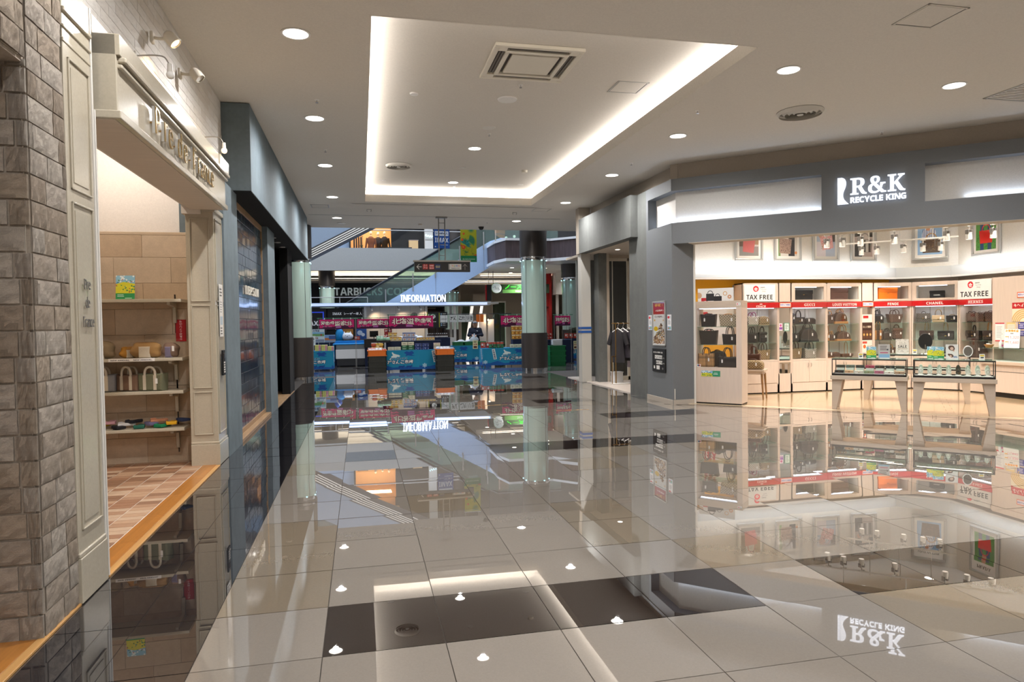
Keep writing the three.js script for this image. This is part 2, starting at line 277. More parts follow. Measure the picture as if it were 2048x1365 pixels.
// ================= FLOOR =================
const SP = { O: new THREE.Vector3(5.97, 0, -8.5), ry: -0.733 };           // line of the bag shop front: origin at the corner of the post, running to the right
const su = [Math.cos(SP.ry), -Math.sin(SP.ry)], sn = [Math.sin(SP.ry), Math.cos(SP.ry)];
const sp = (s, t) => [SP.O.x + su[0] * s + sn[0] * t, SP.O.z + su[1] * s + sn[1] * t];     // s along the front, t outwards into the street
const inShop = (x, z) => (x > 5.95 && z < -8.4) || ((x - SP.O.x) * sn[0] + (z - SP.O.z) * sn[1] < -0.45 && x > 5.95);
{
  const floor = S('floor');
  P('grout_bed', bx(-14, 16, -0.12, -0.0035, -47, 9), M.grout, floor);
  const variants = [];
  for (let v = 0; v < 6; v++) {                                            // slightly bowed, polished tiles with a tiny arris
    const n = 4, w = 0.2976, g = new THREE.PlaneGeometry(2 * w, 2 * w, n, n).rotateX(-Math.PI / 2), p = g.attributes.position, a = rr(-1, 1), b = rr(-1, 1), c = rr(-1, 1);
    for (let i = 0; i < p.count; i++) { const x = p.getX(i) / w, z = p.getZ(i) / w; p.setY(i, 0.00013 * (a * x * x + b * z * z + c * x * z - (a + b) / 2)); }
    g.computeVertexNormals();
    const skirt = [bx(-w, w, -0.006, -0.0012, -w, w)];
    variants.push(muv(join([g.toNonIndexed(), ...skirt])));
  }
  const dark = new Set(), tan = new Set(), key = (i, j) => i + ',' + j;
  for (const [j, list] of [[0, [0, 1, 2, 3, 5, 6, 7, 8]], [8, [0, 3, 4, 5, 6, 7]], [12, [7, 8, 9]], [16, [1, 2, 6, 7]], [20, [0, 4, 5, 6, 7]], [26, [1, 4, 5, 8]], [30, [0, 3, 4]], [33, [1, 2, 6, 7]], [36, [0, 3, 8]], [39, [1, 2, 5]], [-8, [1, 2, 3]]]) for (const i of list) dark.add(key(i, j));
  for (const [i, j] of [[3, 2], [3, 3], [4, 1], [-1, 2], [-1, 3], [5, -1], [6, -1], [4, 6], [5, 7], [2, 11], [-1, 7], [6, 4], [7, 3], [4, 13], [0, 14]]) tan.add(key(i, j));
  const list = [];
  for (let j = -9; j < 50; j++) for (let i = -1; i < 19; i++) {
    const x = (i + 0.5) * 0.6, z = -(j + 0.5) * 0.6;
    if (z > -17.8 && inShop(x, z)) continue;
    if (z > -13.5 && z < -8.4 && x > 5.75) continue;
    if (z > -8 && x > 11.2) continue;
    list.push([x, z, dark.has(key(i, j)) ? M.tileD : tan.has(key(i, j)) ? M.tileC : R() < 0.07 ? M.tileC : R() < 0.5 ? M.tileA : M.tileB, 1]);
  }
  for (let j = -9; j < 30; j++) for (let k = 0; k < 2; k++) { const z = -(j + 0.5) * 0.6; if (z < -17.9) continue; list.push([-0.8 - k * 0.4, z, M.tileE, 0.6667]); }
  for (let j = 31; j < 50; j++) for (let i = -16; i < -1; i++) list.push([(i + 0.5) * 0.6, -(j + 0.5) * 0.6, R() < 0.12 ? M.tileD : R() < 0.5 ? M.tileA : M.tileB, 1]);
  for (let j = 15; j < 23; j++) list.push([5.95, -(j + 0.5) * 0.6, M.tileE, 0.6]);
  const v3 = new THREE.Vector3();
  const seen = ([x, z, , k]) => { const q = v3.set(x, 0, z).project(camera); if (q.z > 1 || Math.abs(q.x) > 1.1 || Math.abs(q.y) > 1.15) return 0; const d2 = (x - camera.position.x) ** 2 + (z - camera.position.z) ** 2; return k / (d2 * Math.sqrt(d2)); };
  list.sort((a, b) => seen(b) - seen(a));
  const rest = new Map();
  list.forEach(([x, z, m, k], n) => {
    const g = variants[Math.floor(R() * 6)], turn = Math.floor(R() * 4) * Math.PI / 2, tx = (R() - 0.5) * 0.0044, tz = (R() - 0.5) * 0.0044, y = (R() - 0.5) * 0.0006;
    if (n < 300) { const o = new THREE.Mesh(g, m); o.name = 'tile'; o.position.set(x, y, z); o.rotation.set(tx, k === 1 ? turn : 0, tz); o.scale.x = k; o.castShadow = o.receiveShadow = true; floor.add(o); }
    else { const q = new THREE.Matrix4().compose(new THREE.Vector3(x, y, z), new THREE.Quaternion().setFromEuler(new THREE.Euler(tx, k === 1 ? turn : 0, tz)), new THREE.Vector3(k, 1, 1)); if (!rest.has(m)) rest.set(m, []); rest.get(m).push(g.clone().applyMatrix4(q)); }
  });
  for (const [m, gs] of rest) { const o = P('tile_field', gs, m, floor, true); o.userData.kind = 'stuff'; }
  // hazard-striped movement joint strips let into the tiles
  for (const [x, z, n] of [[3.62, -8.4, 3], [2.35, -9.6, 5]]) { const strip = P('joint_strip', rb(x, x + 0.62, -0.002, 0.0015, z - 0.012, z + 0.012, 0.001), mat(0xb98a35, 0.5), floor); for (let i = 0; i < 3; i++) P('dark_band', bx(x + 0.1 + i * 0.2, x + 0.18 + i * 0.2, 0.0012, 0.0019, z - 0.011, z + 0.011), M.black, strip); }
}
{ // bag shop floor with its pale threshold strip
  const f = S('floor_shop');
  const a = sp(0.3, -0.35), b = sp(9, -0.35);
  P('threshold_strip', plan([sp(-0.1, -0.22), sp(9, -0.22), sp(9, -0.4), sp(-0.1, -0.4)], -0.004, 0.004), texMat(0xe4cfae, 0.2, fineN, 0.03, 1), f);
  P('border_strip', plan([sp(-0.2, -0.02), sp(9, -0.02), sp(9, -0.22), sp(-0.1, -0.22)], -0.004, 0.002), M.tileD, f);
  // floorboards laid along the front
  for (let k = 0; k < 30; k++) { const t = -0.4 - k * 0.24, L0 = 0.2 + (k % 2) * 0.1; for (let q = 0; q < 4; q++) { const s0 = L0 - 0.6 + q * 2.4, s1 = s0 + 2.396; const quad = [sp(s0, t), sp(s1, t), sp(s1, t - 0.238), sp(s0, t - 0.238)]; const c = sp((s0 + s1) / 2, t - 0.12); if (c[1] < -10.4 || c[0] < 6.2 || c[0] > 13.4) continue; P('plank', plan(quad, -0.004, 0.004), M.shopFloor, f); } }
}
// ================= CEILING =================
const CV = { x0: 0.375, x1: 4.505, z0: -3.36, z1: -13.45, tr: 0.3, lip: 4.745 };
{
  const c = S('ceiling');
  const e = 0.02, slab = [bx(-2.2, CV.x0 - e, H, H + 0.05, 9, -17.9), bx(CV.x1 + e, 14, H, H + 0.05, 9, -17.9), bx(CV.x0 - e, CV.x1 + e, H, H + 0.05, 9, CV.z0 + e), bx(CV.x0 - e, CV.x1 + e, H, H + 0.05, CV.z1 - e, -17.9)];
  P('plaster_board', slab, M.ceil, c);
  P('fascia', [bx(-2.2, 14, H - 0.004, H + 1.2, -17.9, -18.05)], M.ceil, c);
  const t = CV.tr, X0 = CV.x0 - t, X1 = CV.x1 + t, Z0 = CV.z0 + t, Z1 = CV.z1 - t;
  P('raised_panel', bx(X0 - 0.05, X1 + 0.05, HC, HC + 0.05, Z0 + 0.05, Z1 - 0.05), M.ceil, c);
  P('cove_wall', [bx(X0 - 0.05, X0, H, HC, Z0, Z1), bx(X1, X1 + 0.05, H, HC, Z0, Z1), bx(X0, X1, H, HC, Z0, Z0 + 0.05), bx(X0, X1, H, HC, Z1, Z1 - 0.05)], M.ceil, c);
  P('cove_lip', [bx(CV.x0 - 0.03, CV.x0, H - 0.001, CV.lip, CV.z0 + 0.03, CV.z1 - 0.03), bx(CV.x1, CV.x1 + 0.03, H - 0.001, CV.lip, CV.z0 + 0.03, CV.z1 - 0.03), bx(CV.x0, CV.x1, H - 0.001, CV.lip, CV.z0, CV.z0 + 0.03), bx(CV.x0, CV.x1, H - 0.001, CV.lip, CV.z1, CV.z1 - 0.03)], M.ceil, c);
  P('movement_joint', [bx(-1.1, 5.9, H - 0.004, H, -15.6, -15.63)], M.greyMetal, c);
  // lamps lying in the cove
  const cx = (CV.x0 + CV.x1) / 2, cz = (CV.z0 + CV.z1) / 2, ly = H + 0.165, ww = 4.2, ll = 10.1;
  for (const [name, x0, x1, z0, z1, lx, lz, w, h] of [['left', X0 + 0.1, X0 + 0.16, CV.z0, CV.z1, X0 + 0.13, cz, 0.06, ll], ['right', X1 - 0.16, X1 - 0.1, CV.z0, CV.z1, X1 - 0.13, cz, 0.06, ll], ['near', CV.x0, CV.x1, Z0 - 0.1, Z0 - 0.16, cx, Z0 - 0.13, ww, 0.06], ['far', CV.x0, CV.x1, Z1 + 0.1, Z1 + 0.16, cx, Z1 + 0.13, ww, 0.06]]) {
    const o = T('cove_lamp', 'long lamp hidden behind the ' + name + ' lip of the raised ceiling', 'lamp');
    P('housing', bx(x0 - 0.01, x1 + 0.01, H + 0.05, H + 0.15, z0, z1), M.white, o); P('tube', rb(x0, x1, H + 0.15, ly, z0, z1, 0.004), M.ledWhite, o);
    const l = area(lx, ly + 0.012, lz, lx, ly + 1, lz, w, h, 0xfdf6ee, L.cove * 20); l.rotation.set(Math.PI / 2, 0, 0);
  }
}
// outer shell behind the camera and beyond the frame
SM('wall_rear', bx(-2.4, 14, 0, H, 9, 9.15), M.beigeWall);
SM('wall_right', bx(11.25, 11.4, 0, H, 9, -3.72), M.beigeWall);
// ================= LEFT: STONE-FRONTED SHOP =================
const stones = [];
for (let v = 0; v < 6; v++) {                        // unit stone, face +z, split face
  const g = new THREE.BoxGeometry(1, 1, 1, 12, 7, 1), p = g.attributes.position, ox = (v * 41) % 200, oy = (v * 67) % 200;
  const bil = (f, u, w) => { const x0 = Math.floor(u), y0 = Math.floor(w), a = u - x0, c = w - y0, at = (i, j) => f[(((j % N) + N) % N) * N + ((i % N) + N) % N]; return (at(x0, y0) * (1 - a) + at(x0 + 1, y0) * a) * (1 - c) + (at(x0, y0 + 1) * (1 - a) + at(x0 + 1, y0 + 1) * a) * c; };
  const nz = (x, y) => (bil(f16, x * 60 + ox, y * 34 + oy) - 0.5) * 0.8 + (bil(f16, x * 150 + oy, y * 90 + ox) - 0.5) * 0.7;
  for (let i = 0; i < p.count; i++) { const x = p.getX(i), y = p.getY(i); if (p.getZ(i) > 0) { const e = Math.min(1, Math.min(0.5 - Math.abs(x), 0.5 - Math.abs(y)) * 7); p.setZ(i, 0.5 + (e - 1) * 0.25 + (0.3 + 0.7 * e) * 0.75 * nz(x, y)); p.setX(i, x + (1 - e) * 0.012 * nz(y, x)); } }
  g.computeVertexNormals();
  const q = g; stones.push(muv(q)); stones[v].userData.v = v;
}
// courses of stones on a face: origin o, local +x along the face, +z outwards
function courses(parent, o, ry, W, y0, y1, ch, lens, depth, mats, joint, seed, back, name = 'brick', lim = 1e9) {
  const f = new THREE.Group(); const r = rng(seed); let n = 0;
  P('mortar', muv(bx(0, W - 0.03, y0, y1, -0.06, 0)).rotateY(ry).translate(...o), back, parent, true);
  for (let y = y0, row = 0; y < y1 - 0.02; y += ch, row++) {
    let x = -(row % 2) * lens[0] * 0.5 - r() * 0.04, k = row;
    while (x < W - 0.01) {
      const len = lens[k++ % lens.length] * (0.9 + 0.2 * r()), a = Math.max(0, x), b = Math.min(W, x + len); x += len;
      if (b - a < 0.03 || n >= lim) continue;
      const m = new THREE.Mesh(stones[Math.floor(r() * 6)], mats[Math.floor(r() * mats.length)]); m.name = name; m.castShadow = m.receiveShadow = true;
      const hh = Math.min(ch, y1 - y), cxl = (a + b) / 2, d = depth * (0.8 + 0.4 * r());
      m.scale.set(b - a - joint, hh - joint, d); m.rotation.y = ry;
      m.position.set(o[0] + Math.cos(ry) * cxl + Math.sin(ry) * d * 0.3, o[1] + y + hh / 2, o[2] - Math.sin(ry) * cxl + Math.cos(ry) * d * 0.3); parent.add(m); n++;
    }
  }
}
{
  const w = S('wall_left');                          // rough stone pier beside the opening in the foreground
  courses(w, [-1.425, 0, -0.562], Math.PI / 2, 0.435, 0, H, 0.1335, [0.25, 0.19, 0.3], 0.016, M.stone, 0.008, 21, M.mortar);
  courses(w, [-2.2, 0, -0.55], 0, 0.788, 0, 2.98, 0.1335, [0.3, 0.16, 0.27, 0.15], 0.018, M.stone, 0.012, 22, M.mortar);
  courses(w, [-1.425, 0, 0.7], Math.PI / 2, 1.245, 2.98, H, 0.1335, [0.27, 0.2, 0.31], 0.016, M.stone, 0.008, 23, M.mortar);
  P('core', [bx(-2.2, -1.49, 0, H, -0.62, -0.99), bx(-2.2, -1.49, 2.99, H, -0.62, 4)], M.mortar, w);
  P('soffit', bx(-2.2, -1.43, 2.96, 2.99, -0.56, 4), M.stone[1], w);
  SM('wall_left_rear', bx(-1.6, -1.45, 0, 2.96, 4, 9), M.beigeWall);
}
// wooden sill along the shop fronts
{
  const t = S('trim_1');
  for (let i = 0; i < 5; i++) P('plank', rb(-1.60, -1.452, -0.003, 0.011, -1.44 - i * 0.72, -2.155 - i * 0.72, 0.003), M.woodOrange, t);
  P('edge_strip', rb(-1.45, -1.402, -0.003, 0.013, -1.44, -5.0, 0.004), M.woodEdge, t);
  P('plank', rb(-2.2, -1.452, -0.003, 0.011, 2.5, -0.55, 0.003), M.woodOrange, t); P('edge_strip', rb(-1.45, -1.402, -0.003, 0.013, 2.5, -0.99, 0.004), M.woodEdge, t);
}
function panelled(parent, x, z0, z1, ys, m) {         // raised mouldings round panels on a face towards +x
  for (const [y0, y1] of ys) { const b = 0.012; P('moulding', [rb(x, x + 0.012, y0, y0 + b, z0, z1, 0.004), rb(x, x + 0.012, y1 - b, y1, z0, z1, 0.004), rb(x, x + 0.012, y0, y1, z0, z0 - b, 0.004), rb(x, x + 0.012, y0, y1, z1 + b, z1, 0.004)], m, parent); P('panel_field', rb(x, x + 0.006, y0 + 0.045, y1 - 0.045, z0 - 0.045, z1 + 0.045, 0.003), m, parent); }
}
{ // near pilaster
  const t = S('trim_2');
  P('shaft', rb(-1.6, -1.41, 0.0, 3.62, -0.995, -1.40, 0.006), M.cream, t);
  panelled(t, -1.411, -1.045, -1.355, [[0.42, 2.35], [2.42, 3.18]], M.cream);
  P('base_block', [rb(-1.6, -1.395, 0.005, 0.27, -0.99, -1.405, 0.006), rb(-1.6, -1.40, 0.27, 0.3, -0.99, -1.405, 0.008)], M.cream, t);
  P('capital', [rb(-1.6, -1.404, 3.25, 3.275, -0.992, -1.402, 0.006), rb(-1.6, -1.4, 3.33, 3.35, -0.992, -1.402, 0.006), rb(-1.6, -1.394, 3.42, 3.45, -0.99, -1.403, 0.008)], M.cream, t);
  const o = T('pilaster_lettering', 'thin silver shop name in three lines on the near cream pilaster', 'sign', [-1.405, 0, 0], Math.PI / 2);
  letters('Pre', 'r', 0.062, 0.004, M.greyMetal, o, { x: 1.145, y: 1.845, z: 0.012, w: 0.095 }); letters('de', 'r', 0.062, 0.004, M.greyMetal, o, { x: 1.158, y: 1.735, z: 0.012, w: 0.065 }); letters('France', 'r', 0.062, 0.004, M.greyMetal, o, { x: 1.115, y: 1.62, z: 0.012, w: 0.165 });
}
{ // shutter rail beside the near pilaster
  const t = S('trim_3');
  P('rail', [rb(-1.46, -1.405, 0.01, 3.62, -1.405, -1.425, 0.003), rb(-1.46, -1.405, 0.01, 3.0, -1.442, -1.46, 0.003)], M.offWhite, t); P('slot', bx(-1.455, -1.42, 0.01, 3.6, -1.425, -1.442), M.black, t);
}
{ // far pilaster, panelled, with a side towards the street
  const t = S('trim_4');
  P('shaft', rb(-1.72, -1.42, 0, 2.98, -5.04, -5.52, 0.006), M.cream, t);
  const b = 0.012;
  for (const [y0, y1] of [[0.36, 0.86], [0.9, 1.86], [1.9, 2.86]]) P('moulding', [rb(-1.68, -1.47, y0, y0 + b, -5.04, -5.028, 0.004), rb(-1.68, -1.47, y1 - b, y1, -5.04, -5.028, 0.004), rb(-1.68, -1.68 + b, y0, y1, -5.04, -5.028, 0.004), rb(-1.47 - b, -1.47, y0, y1, -5.04, -5.028, 0.004)], M.cream, t);
  panelled(t, -1.421, -5.09, -5.47, [[0.36, 1.86], [1.9, 2.86]], M.cream);
  P('base_block', [rb(-1.72, -1.405, 0.005, 0.25, -5.025, -5.53, 0.006), rb(-1.72, -1.412, 0.25, 0.28, -5.03, -5.525, 0.008)], M.cream, t);
  P('capital', rb(-1.74, -1.40, 2.93, 2.985, -5.02, -5.53, 0.01), M.cream, t);
}
{ // sign board over the opening
  const o = T('shop_sign_board', 'long cream sign board with cornice over the stone shop opening', 'sign board');
  const z0 = -1.48, z1 = -5.06;
  P('board', rb(-1.62, -1.285, 2.99, 3.5, z0, z1, 0.006), M.cream, o);
  P('lower_edge', rb(-1.62, -1.262, 2.955, 3.01, z0 + 0.015, z1 - 0.02, 0.008), M.cream, o);
  P('back_board', rb(-1.62, -1.42, 3.5, 3.62, z0, -4.5, 0.006), M.cream, o);
  P('cornice', [rb(-1.6, -1.255, 3.285, 3.315, z0 - 0.02, z1 - 0.02, 0.01), rb(-1.6, -1.235, 3.325, 3.365, z0 - 0.03, z1 - 0.04, 0.012)], M.cream, o);
  P('frieze', rb(-1.6, -1.262, 3.365, 3.5, z0, -4.62, 0.004), M.cream, o);
  P('end_block', rb(-1.6, -1.25, 3.365, 3.5, -4.62, z1 - 0.06, 0.004), M.cream, o);
  P('soffit', bx(-1.66, -1.30, 2.949, 2.957, z0, z1 + 0.05), M.creamMatt, o);
  const s = T('shop_name_lettering', 'gold and silver raised shop name on the cream sign board', 'sign', [-1.285, 0, 0], Math.PI / 2);
  const nm = [['P', 2.16, 0.205, 3.055], ['r', 2.4, 0.2, 3.055], ['e', 2.52, 0.2, 3.045], ['d', 2.80, 0.2, 3.04], ['e', 2.99, 0.2, 3.04], ['F', 3.33, 0.2, 3.05], ['r', 3.52, 0.2, 3.05], ['a', 3.63, 0.2, 3.045], ['n', 3.79, 0.2, 3.045], ['c', 3.95, 0.2, 3.045], ['e', 4.08, 0.2, 3.045]];
  for (const [c, x, z, y] of nm) { const g = letter(c, 'r', 0.2, 0.02); g.translate(-g.boundingBox.min.x, 0, 0).scale(1.0, 1, 1).translate(x, y, 0.02); P('letter', g, M.silver, s); const q = letter(c, 'r', 0.2, 0.008); q.translate(-q.boundingBox.min.x, 0, 0).translate(x, y, 0.04); P('letter_face', q, M.gold, s); }
  for (const [, x, , y] of nm) P('standoff', rod([x + 0.02, y + 0.08, 0], [x + 0.02, y + 0.08, 0.03], 0.006), M.brass, s);
}
{ // white brick wall over the sign board
  const w = S('wall_left_upper');
  courses(w, [-1.53, 0, -1.44], Math.PI / 2, 4.8, 3.62, H, 0.0845, [0.27, 0.33, 0.3], 0.007, M.whiteBrick, 0.0035, 31, M.whiteMortar, 'brick', 230);
  P('core', bx(-1.75, -1.59, 3.0, H, -1.0, -6.24), M.whiteMortar, w);
  courses(w, [-1.5, 0, -0.99], Math.PI / 2, 0.45, 3.62, H, 0.0845, [0.27, 0.33], 0.007, M.whiteBrick, 0.006, 33, M.whiteMortar);
  // wall between the shops and the strip beside the grey pier
  P('return_wall', bx(-1.75, -1.55, 2.9, 3.62, -5.0, -6.2), M.whiteMortar, w);
}
// wall lamps over the sign
{
  const G1 = (label, z, y, lit, reach, drop) => {
    const o = T('sign_spot_lamp', label, 'lamp', [-1.505, y, z]);
    P('wall_plate', rb(0, 0.03, -0.05, 0.05, -0.035, 0.035, 0.012, 2), M.ivory, o);
    P('arm', [tube([[0.03, 0, 0], [0.08, -0.005, 0], [0.12, 0.0, 0]], 0.014, 6, 8)], M.ivory, o);
    P('joint', new THREE.SphereGeometry(0.02, 10, 8).translate(0.125, 0, 0), M.ivory, o);
    const d = new THREE.Vector3(0.62, -0.72, 0.1).normalize(), q = new THREE.Quaternion().setFromUnitVectors(new THREE.Vector3(0, -1, 0), d);
    const head = new THREE.LatheGeometry([[0.0, 0.075], [0.03, 0.07], [0.05, 0.045], [0.056, 0], [0.054, -0.05], [0.048, -0.052]].map((p) => new THREE.Vector2(...p)), 18).applyQuaternion(q).translate(0.17, -0.005, 0);
    P('head', head, M.ivory, o);
    const c = new THREE.Vector3(0.17, -0.005, 0).addScaledVector(d, 0.04);
    P('bulb', new THREE.CircleGeometry(0.046, 18).rotateX(Math.PI / 2).applyQuaternion(q).translate(c.x, c.y, c.z), lit ? M.lampWarm : M.offWhite, o);
    if (lit) { const p = [-1.505 + c.x + d.x * 0.03, y + c.y + d.y * 0.03, z + c.z]; spot(...p, p[0] - 0.16, p[1] - 1.0, p[2] - 0.1, 0xffd49a, lit, 62, 1, 1.5); }
  };
  G1('ivory wall spot lamp lit warm, highest over the cream sign', -3.08, 4.11, 12);
  G1('unlit ivory wall spot lamp right of the lit one', -4.0, 4.13, 0);
  for (const [label, z, y, lit] of [['white bulb lamp on thin bent arm, unlit, under the lit spot', -2.62, 3.78, 0], ['glowing bulb lamp on thin arm at the far sign end', -4.82, 3.72, 7]]) {
    const o = T('arm_bulb_lamp', label, 'lamp', [-1.5, y, z]);
    P('wall_plate', rb(0, 0.015, -0.03, 0.03, -0.03, 0.03, 0.006), M.offWhite, o);
    P('arm', tube([[0.01, 0, 0], [0.16, 0.012, 0], [0.22, 0.0, 0], [0.25, -0.05, 0]], 0.006, 14, 6), M.steel, o);
    P('socket', cy(0.024, 0.02, 0.07, 0.256, -0.12, 0, 12), M.offWhite, o);
    P('bulb', new THREE.SphereGeometry(0.032, 14, 10).translate(0.258, -0.138, 0), lit ? M.lampWarm : M.white, o);
    if (lit) { const l = new THREE.PointLight(0xffdca8, lit * 0.16, 0, 2); l.position.set(-1.5 + 0.26, y - 0.138, z); l.castShadow = true; l.shadow.radius = 1.6; scene.add(l); spot(-1.5 + 0.255, y - 0.18, z + 0.02, -1.3, y - 0.75, z + 0.3, 0xffd9a0, lit, 50, 0.9, 1.5); }
  }
}
// ---- inside the stone shop ----
{
  const b = S('wall_left_block');                     // stone block wall that carries the shelves
  P('backing', bx(-5.2, -1.66, 0, 2.72, -5.62, -5.44), M.block[0], b);
  const ch = 0.305;
  for (let k = 0; k < 9; k++) for (let i = 0; i < 3; i++) { const x1 = -1.67 - i * 0.62 + (k % 2 ? 0.31 : 0), xa = Math.max(x1 - 0.6185, -3.6), xb = Math.min(x1, -1.67); if (xb - xa < 0.03) continue; P('block', rb(xa, xb, k * ch + 0.0012, Math.min(2.72, (k + 1) * ch - 0.0012), -5.46, -5.425 + R() * 0.002, 0.003), pick(M.block), b); }
  P('top_ledge', rb(-5.2, -1.66, 2.7, 2.74, -5.65, -5.42, 0.01), M.block[0], b);
  SM('wall_left_inner', [bx(-5.2, -1.66, 2.74, 4.2, -5.8, -5.65), bx(-5.4, -5.2, 0, 4.2, 3, -5.8), bx(-5.4, -1.66, 0, 4.2, 3, 3.15)], M.plasterWhite);
  SM('ceiling_left_shop', bx(-5.4, -1.62, 4.2, 4.3, 3.15, -5.8), M.plasterWhite);
  const f = S('floor_left_shop'); P('joint_bed', bx(-5.4, -1.6, -0.05, 0.004, 3, -5.62), M.paverJoint, f);
  let n = 0;
  for (let r = 0; r < 36; r++) for (let i = 0; i < 8; i++) { const z = -1.72 - r * 0.104, x = -1.61 - i * 0.205; if (z < -5.42 || x - 0.2 < -2.05 - (-1.5 - z) * 0.32 - 0.2) continue; const o = new THREE.Mesh(f.userData.g || (f.userData.g = muv(rb(-0.098, 0.098, 0, 0.006, -0.047, 0.047, 0.002))), pick(M.paver)); o.name = 'paver'; o.position.set(x - 0.1, 0.003, z); o.castShadow = o.receiveShadow = true; f.add(o); n++; }
  delete f.userData.g;
  spot(-2.55, 4.15, -4.5, -2.5, 2.9, -5.6, 0xfff0e0, 26, 60, 0.9);
  spot(-2.0, 4.15, -3.3, -1.9, 0, -3.4, 0xffe6c8, 30, 60, 0.9);
  spot(-3.2, 4.15, -1.5, -3.0, 0, -1.5, 0xffe6c8, 30, 60, 0.9);
}
{ // four wall shelves
  const ys = [[1.9, 'top shelf with leaflets on the stone block wall'], [1.225, 'second shelf with wrapped pouches and price strip'], [0.845, 'third shelf with three canvas tote bags'], [0.415, 'lowest shelf with folded socks']];
  for (const [y, label] of ys) {
    const o = T('bracket_shelf', 'cream ' + label, 'shelf', [0, y, 0]);
    P('board', ext([[-3.4, 0], [-1.8, 0], [-1.8, 0.035], [-3.4, 0.035]], 0.34, 0.004, -5.42), M.cream, o);
    for (const x of [-2.95, -1.96]) { const br = ext([[0, 0], [-0.3, 0], [-0.3, -0.03], [-0.06, -0.06], [-0.045, -0.24], [0, -0.24]], 0.035, 0.003).rotateY(Math.PI / 2).translate(x, 0, -5.42); P('bracket', br, M.cream, o); }
    P('standard', bx(-1.95, -1.936, y === 0.415 ? -0.3 : -0.36, 0.1, -5.424, -5.418), M.darkMetal, o);
  }
  const strip = print(180, 20, (g, w, h) => { box(g, '#e9e6e2', 0, 0, w, h); txt(g, 'NEW ARRIVAL.', 46, 15, 11, '#2b2b30'); txt(g, 'NEW ARRIVAL.', 134, 15, 11, '#2b2b30'); });
  const ps = T('shelf_strip', 'white printed strip on the second shelf edge', 'label', [-2.33, 1.245, -5.076]); printed('face', 0.48, 0.036, strip, M.print, ps); P('holder', bx(-0.24, 0.24, -0.018, 0.018, -0.004, -0.001), M.white, ps);
  const red = print(44, 110, (g, w, h) => { box(g, '#b5121b', 0, 0, w, h); jp(g, '防犯カメラ録画中', 15, 5, 12.5, '#f4e6e2', 0.11, null, true); });
  const rs = T('camera_notice', 'red upright notice with white characters on the block wall', 'sign', [-1.885, 1.57, -5.418]); printed('face', 0.115, 0.26, red, M.print, rs, 0, 0, 0.003); P('plate', bx(-0.0575, 0.0575, -0.13, 0.13, -0.003, 0.002), M.redBand, rs);
  for (const [x, label, r] of [[-2.42, 'green and yellow meadow leaflet standing on the top shelf', 0.0], [-2.82, 'meadow leaflet half hidden at the left end of the top shelf', 0.1]]) { const o = T('leaflet_stand', label, 'leaflet', [x, 1.935, -5.22], r); const g = page(0.2, 0.28, leaflet, 0, 0.14, 0.004); g.rotateX(-0.12); P('sheet', g, M.print, o, true); P('backing', bx(-0.1, 0.1, 0, 0.28, -0.003, 0).rotateX(-0.12), M.white, o); P('foot', bx(-0.06, 0.06, 0, 0.004, -0.09, 0.02), M.white, o); }
}
// ================= BAGS =================
const monoTex = (() => { const d = new Uint8Array(64 * 64 * 4); for (let y = 0; y < 64; y++) for (let x = 0; x < 64; x++) { const a = ((x + 32) % 32) - 16, b = (y % 32) - 16, e = ((x + 16) % 32) - 16, f = ((y + 16) % 32) - 16; const v = Math.abs(a) + Math.abs(b) < 7 || (e * e + f * f < 30 && e * e + f * f > 8) ? 255 : 150; d.set([v, v, v, 255], (y * 64 + x) * 4); } const t = new THREE.DataTexture(d, 64, 64); t.wrapS = t.wrapT = THREE.RepeatWrapping; t.magFilter = THREE.LinearFilter; t.minFilter = THREE.LinearMipmapLinearFilter; t.generateMipmaps = true; t.colorSpace = THREE.SRGBColorSpace; t.repeat.set(12, 12); t.needsUpdate = true; return t; })();
const checkTex = (() => { const d = new Uint8Array(32 * 32 * 4); for (let y = 0; y < 32; y++) for (let x = 0; x < 32; x++) { const v = ((x >> 4) + (y >> 4)) % 2 ? 255 : 165; d.set([v, v, v, 255], (y * 32 + x) * 4); } const t = new THREE.DataTexture(d, 32, 32); t.wrapS = t.wrapT = THREE.RepeatWrapping; t.magFilter = THREE.LinearFilter; t.colorSpace = THREE.SRGBColorSpace; t.repeat.set(20, 20); t.needsUpdate = true; return t; })();
const plaidTex = (() => { const d = new Uint8Array(64 * 64 * 4); for (let y = 0; y < 64; y++) for (let x = 0; x < 64; x++) { const k = (q) => (q % 64 < 4 || (q % 64 > 8 && q % 64 < 12) ? 0.35 : q % 64 > 40 && q % 64 < 43 ? 0.8 : 1); const v = 255 * Math.min(k(x), k(y)); d.set([v, v * 0.95, v * 0.9, 255], (y * 64 + x) * 4); } const t = new THREE.DataTexture(d, 64, 64); t.wrapS = t.wrapT = THREE.RepeatWrapping; t.magFilter = THREE.LinearFilter; t.colorSpace = THREE.SRGBColorSpace; t.repeat.set(6, 6); t.needsUpdate = true; return t; })();
const patt = (hex, map, rough = 0.5) => mat(hex, rough, { map, metre: true });
Object.assign(M, { mono: patt(0x6b4a36, monoTex), monoGrey: patt(0x8b857c, monoTex), monoTan: patt(0xb59a72, monoTex), monoDark: patt(0x4d3d36, monoTex), damier: patt(0x5a3f32, checkTex), damierLight: patt(0xb7a489, checkTex), plaid: patt(0xb08e62, plaidTex), signatureTan: patt(0xa98f68, checkTex, 0.7), quilt: patt(0x222226, checkTex, 0.4) });
const arch = (w, h, y, z, r, m = 12) => tube([[-w / 2, y, z], [-w * 0.47, y + h * 0.55, z], [-w * 0.26, y + h * 0.93, z], [0, y + h, z], [w * 0.26, y + h * 0.93, z], [w * 0.47, y + h * 0.55, z], [w / 2, y, z]], r, m, 5);
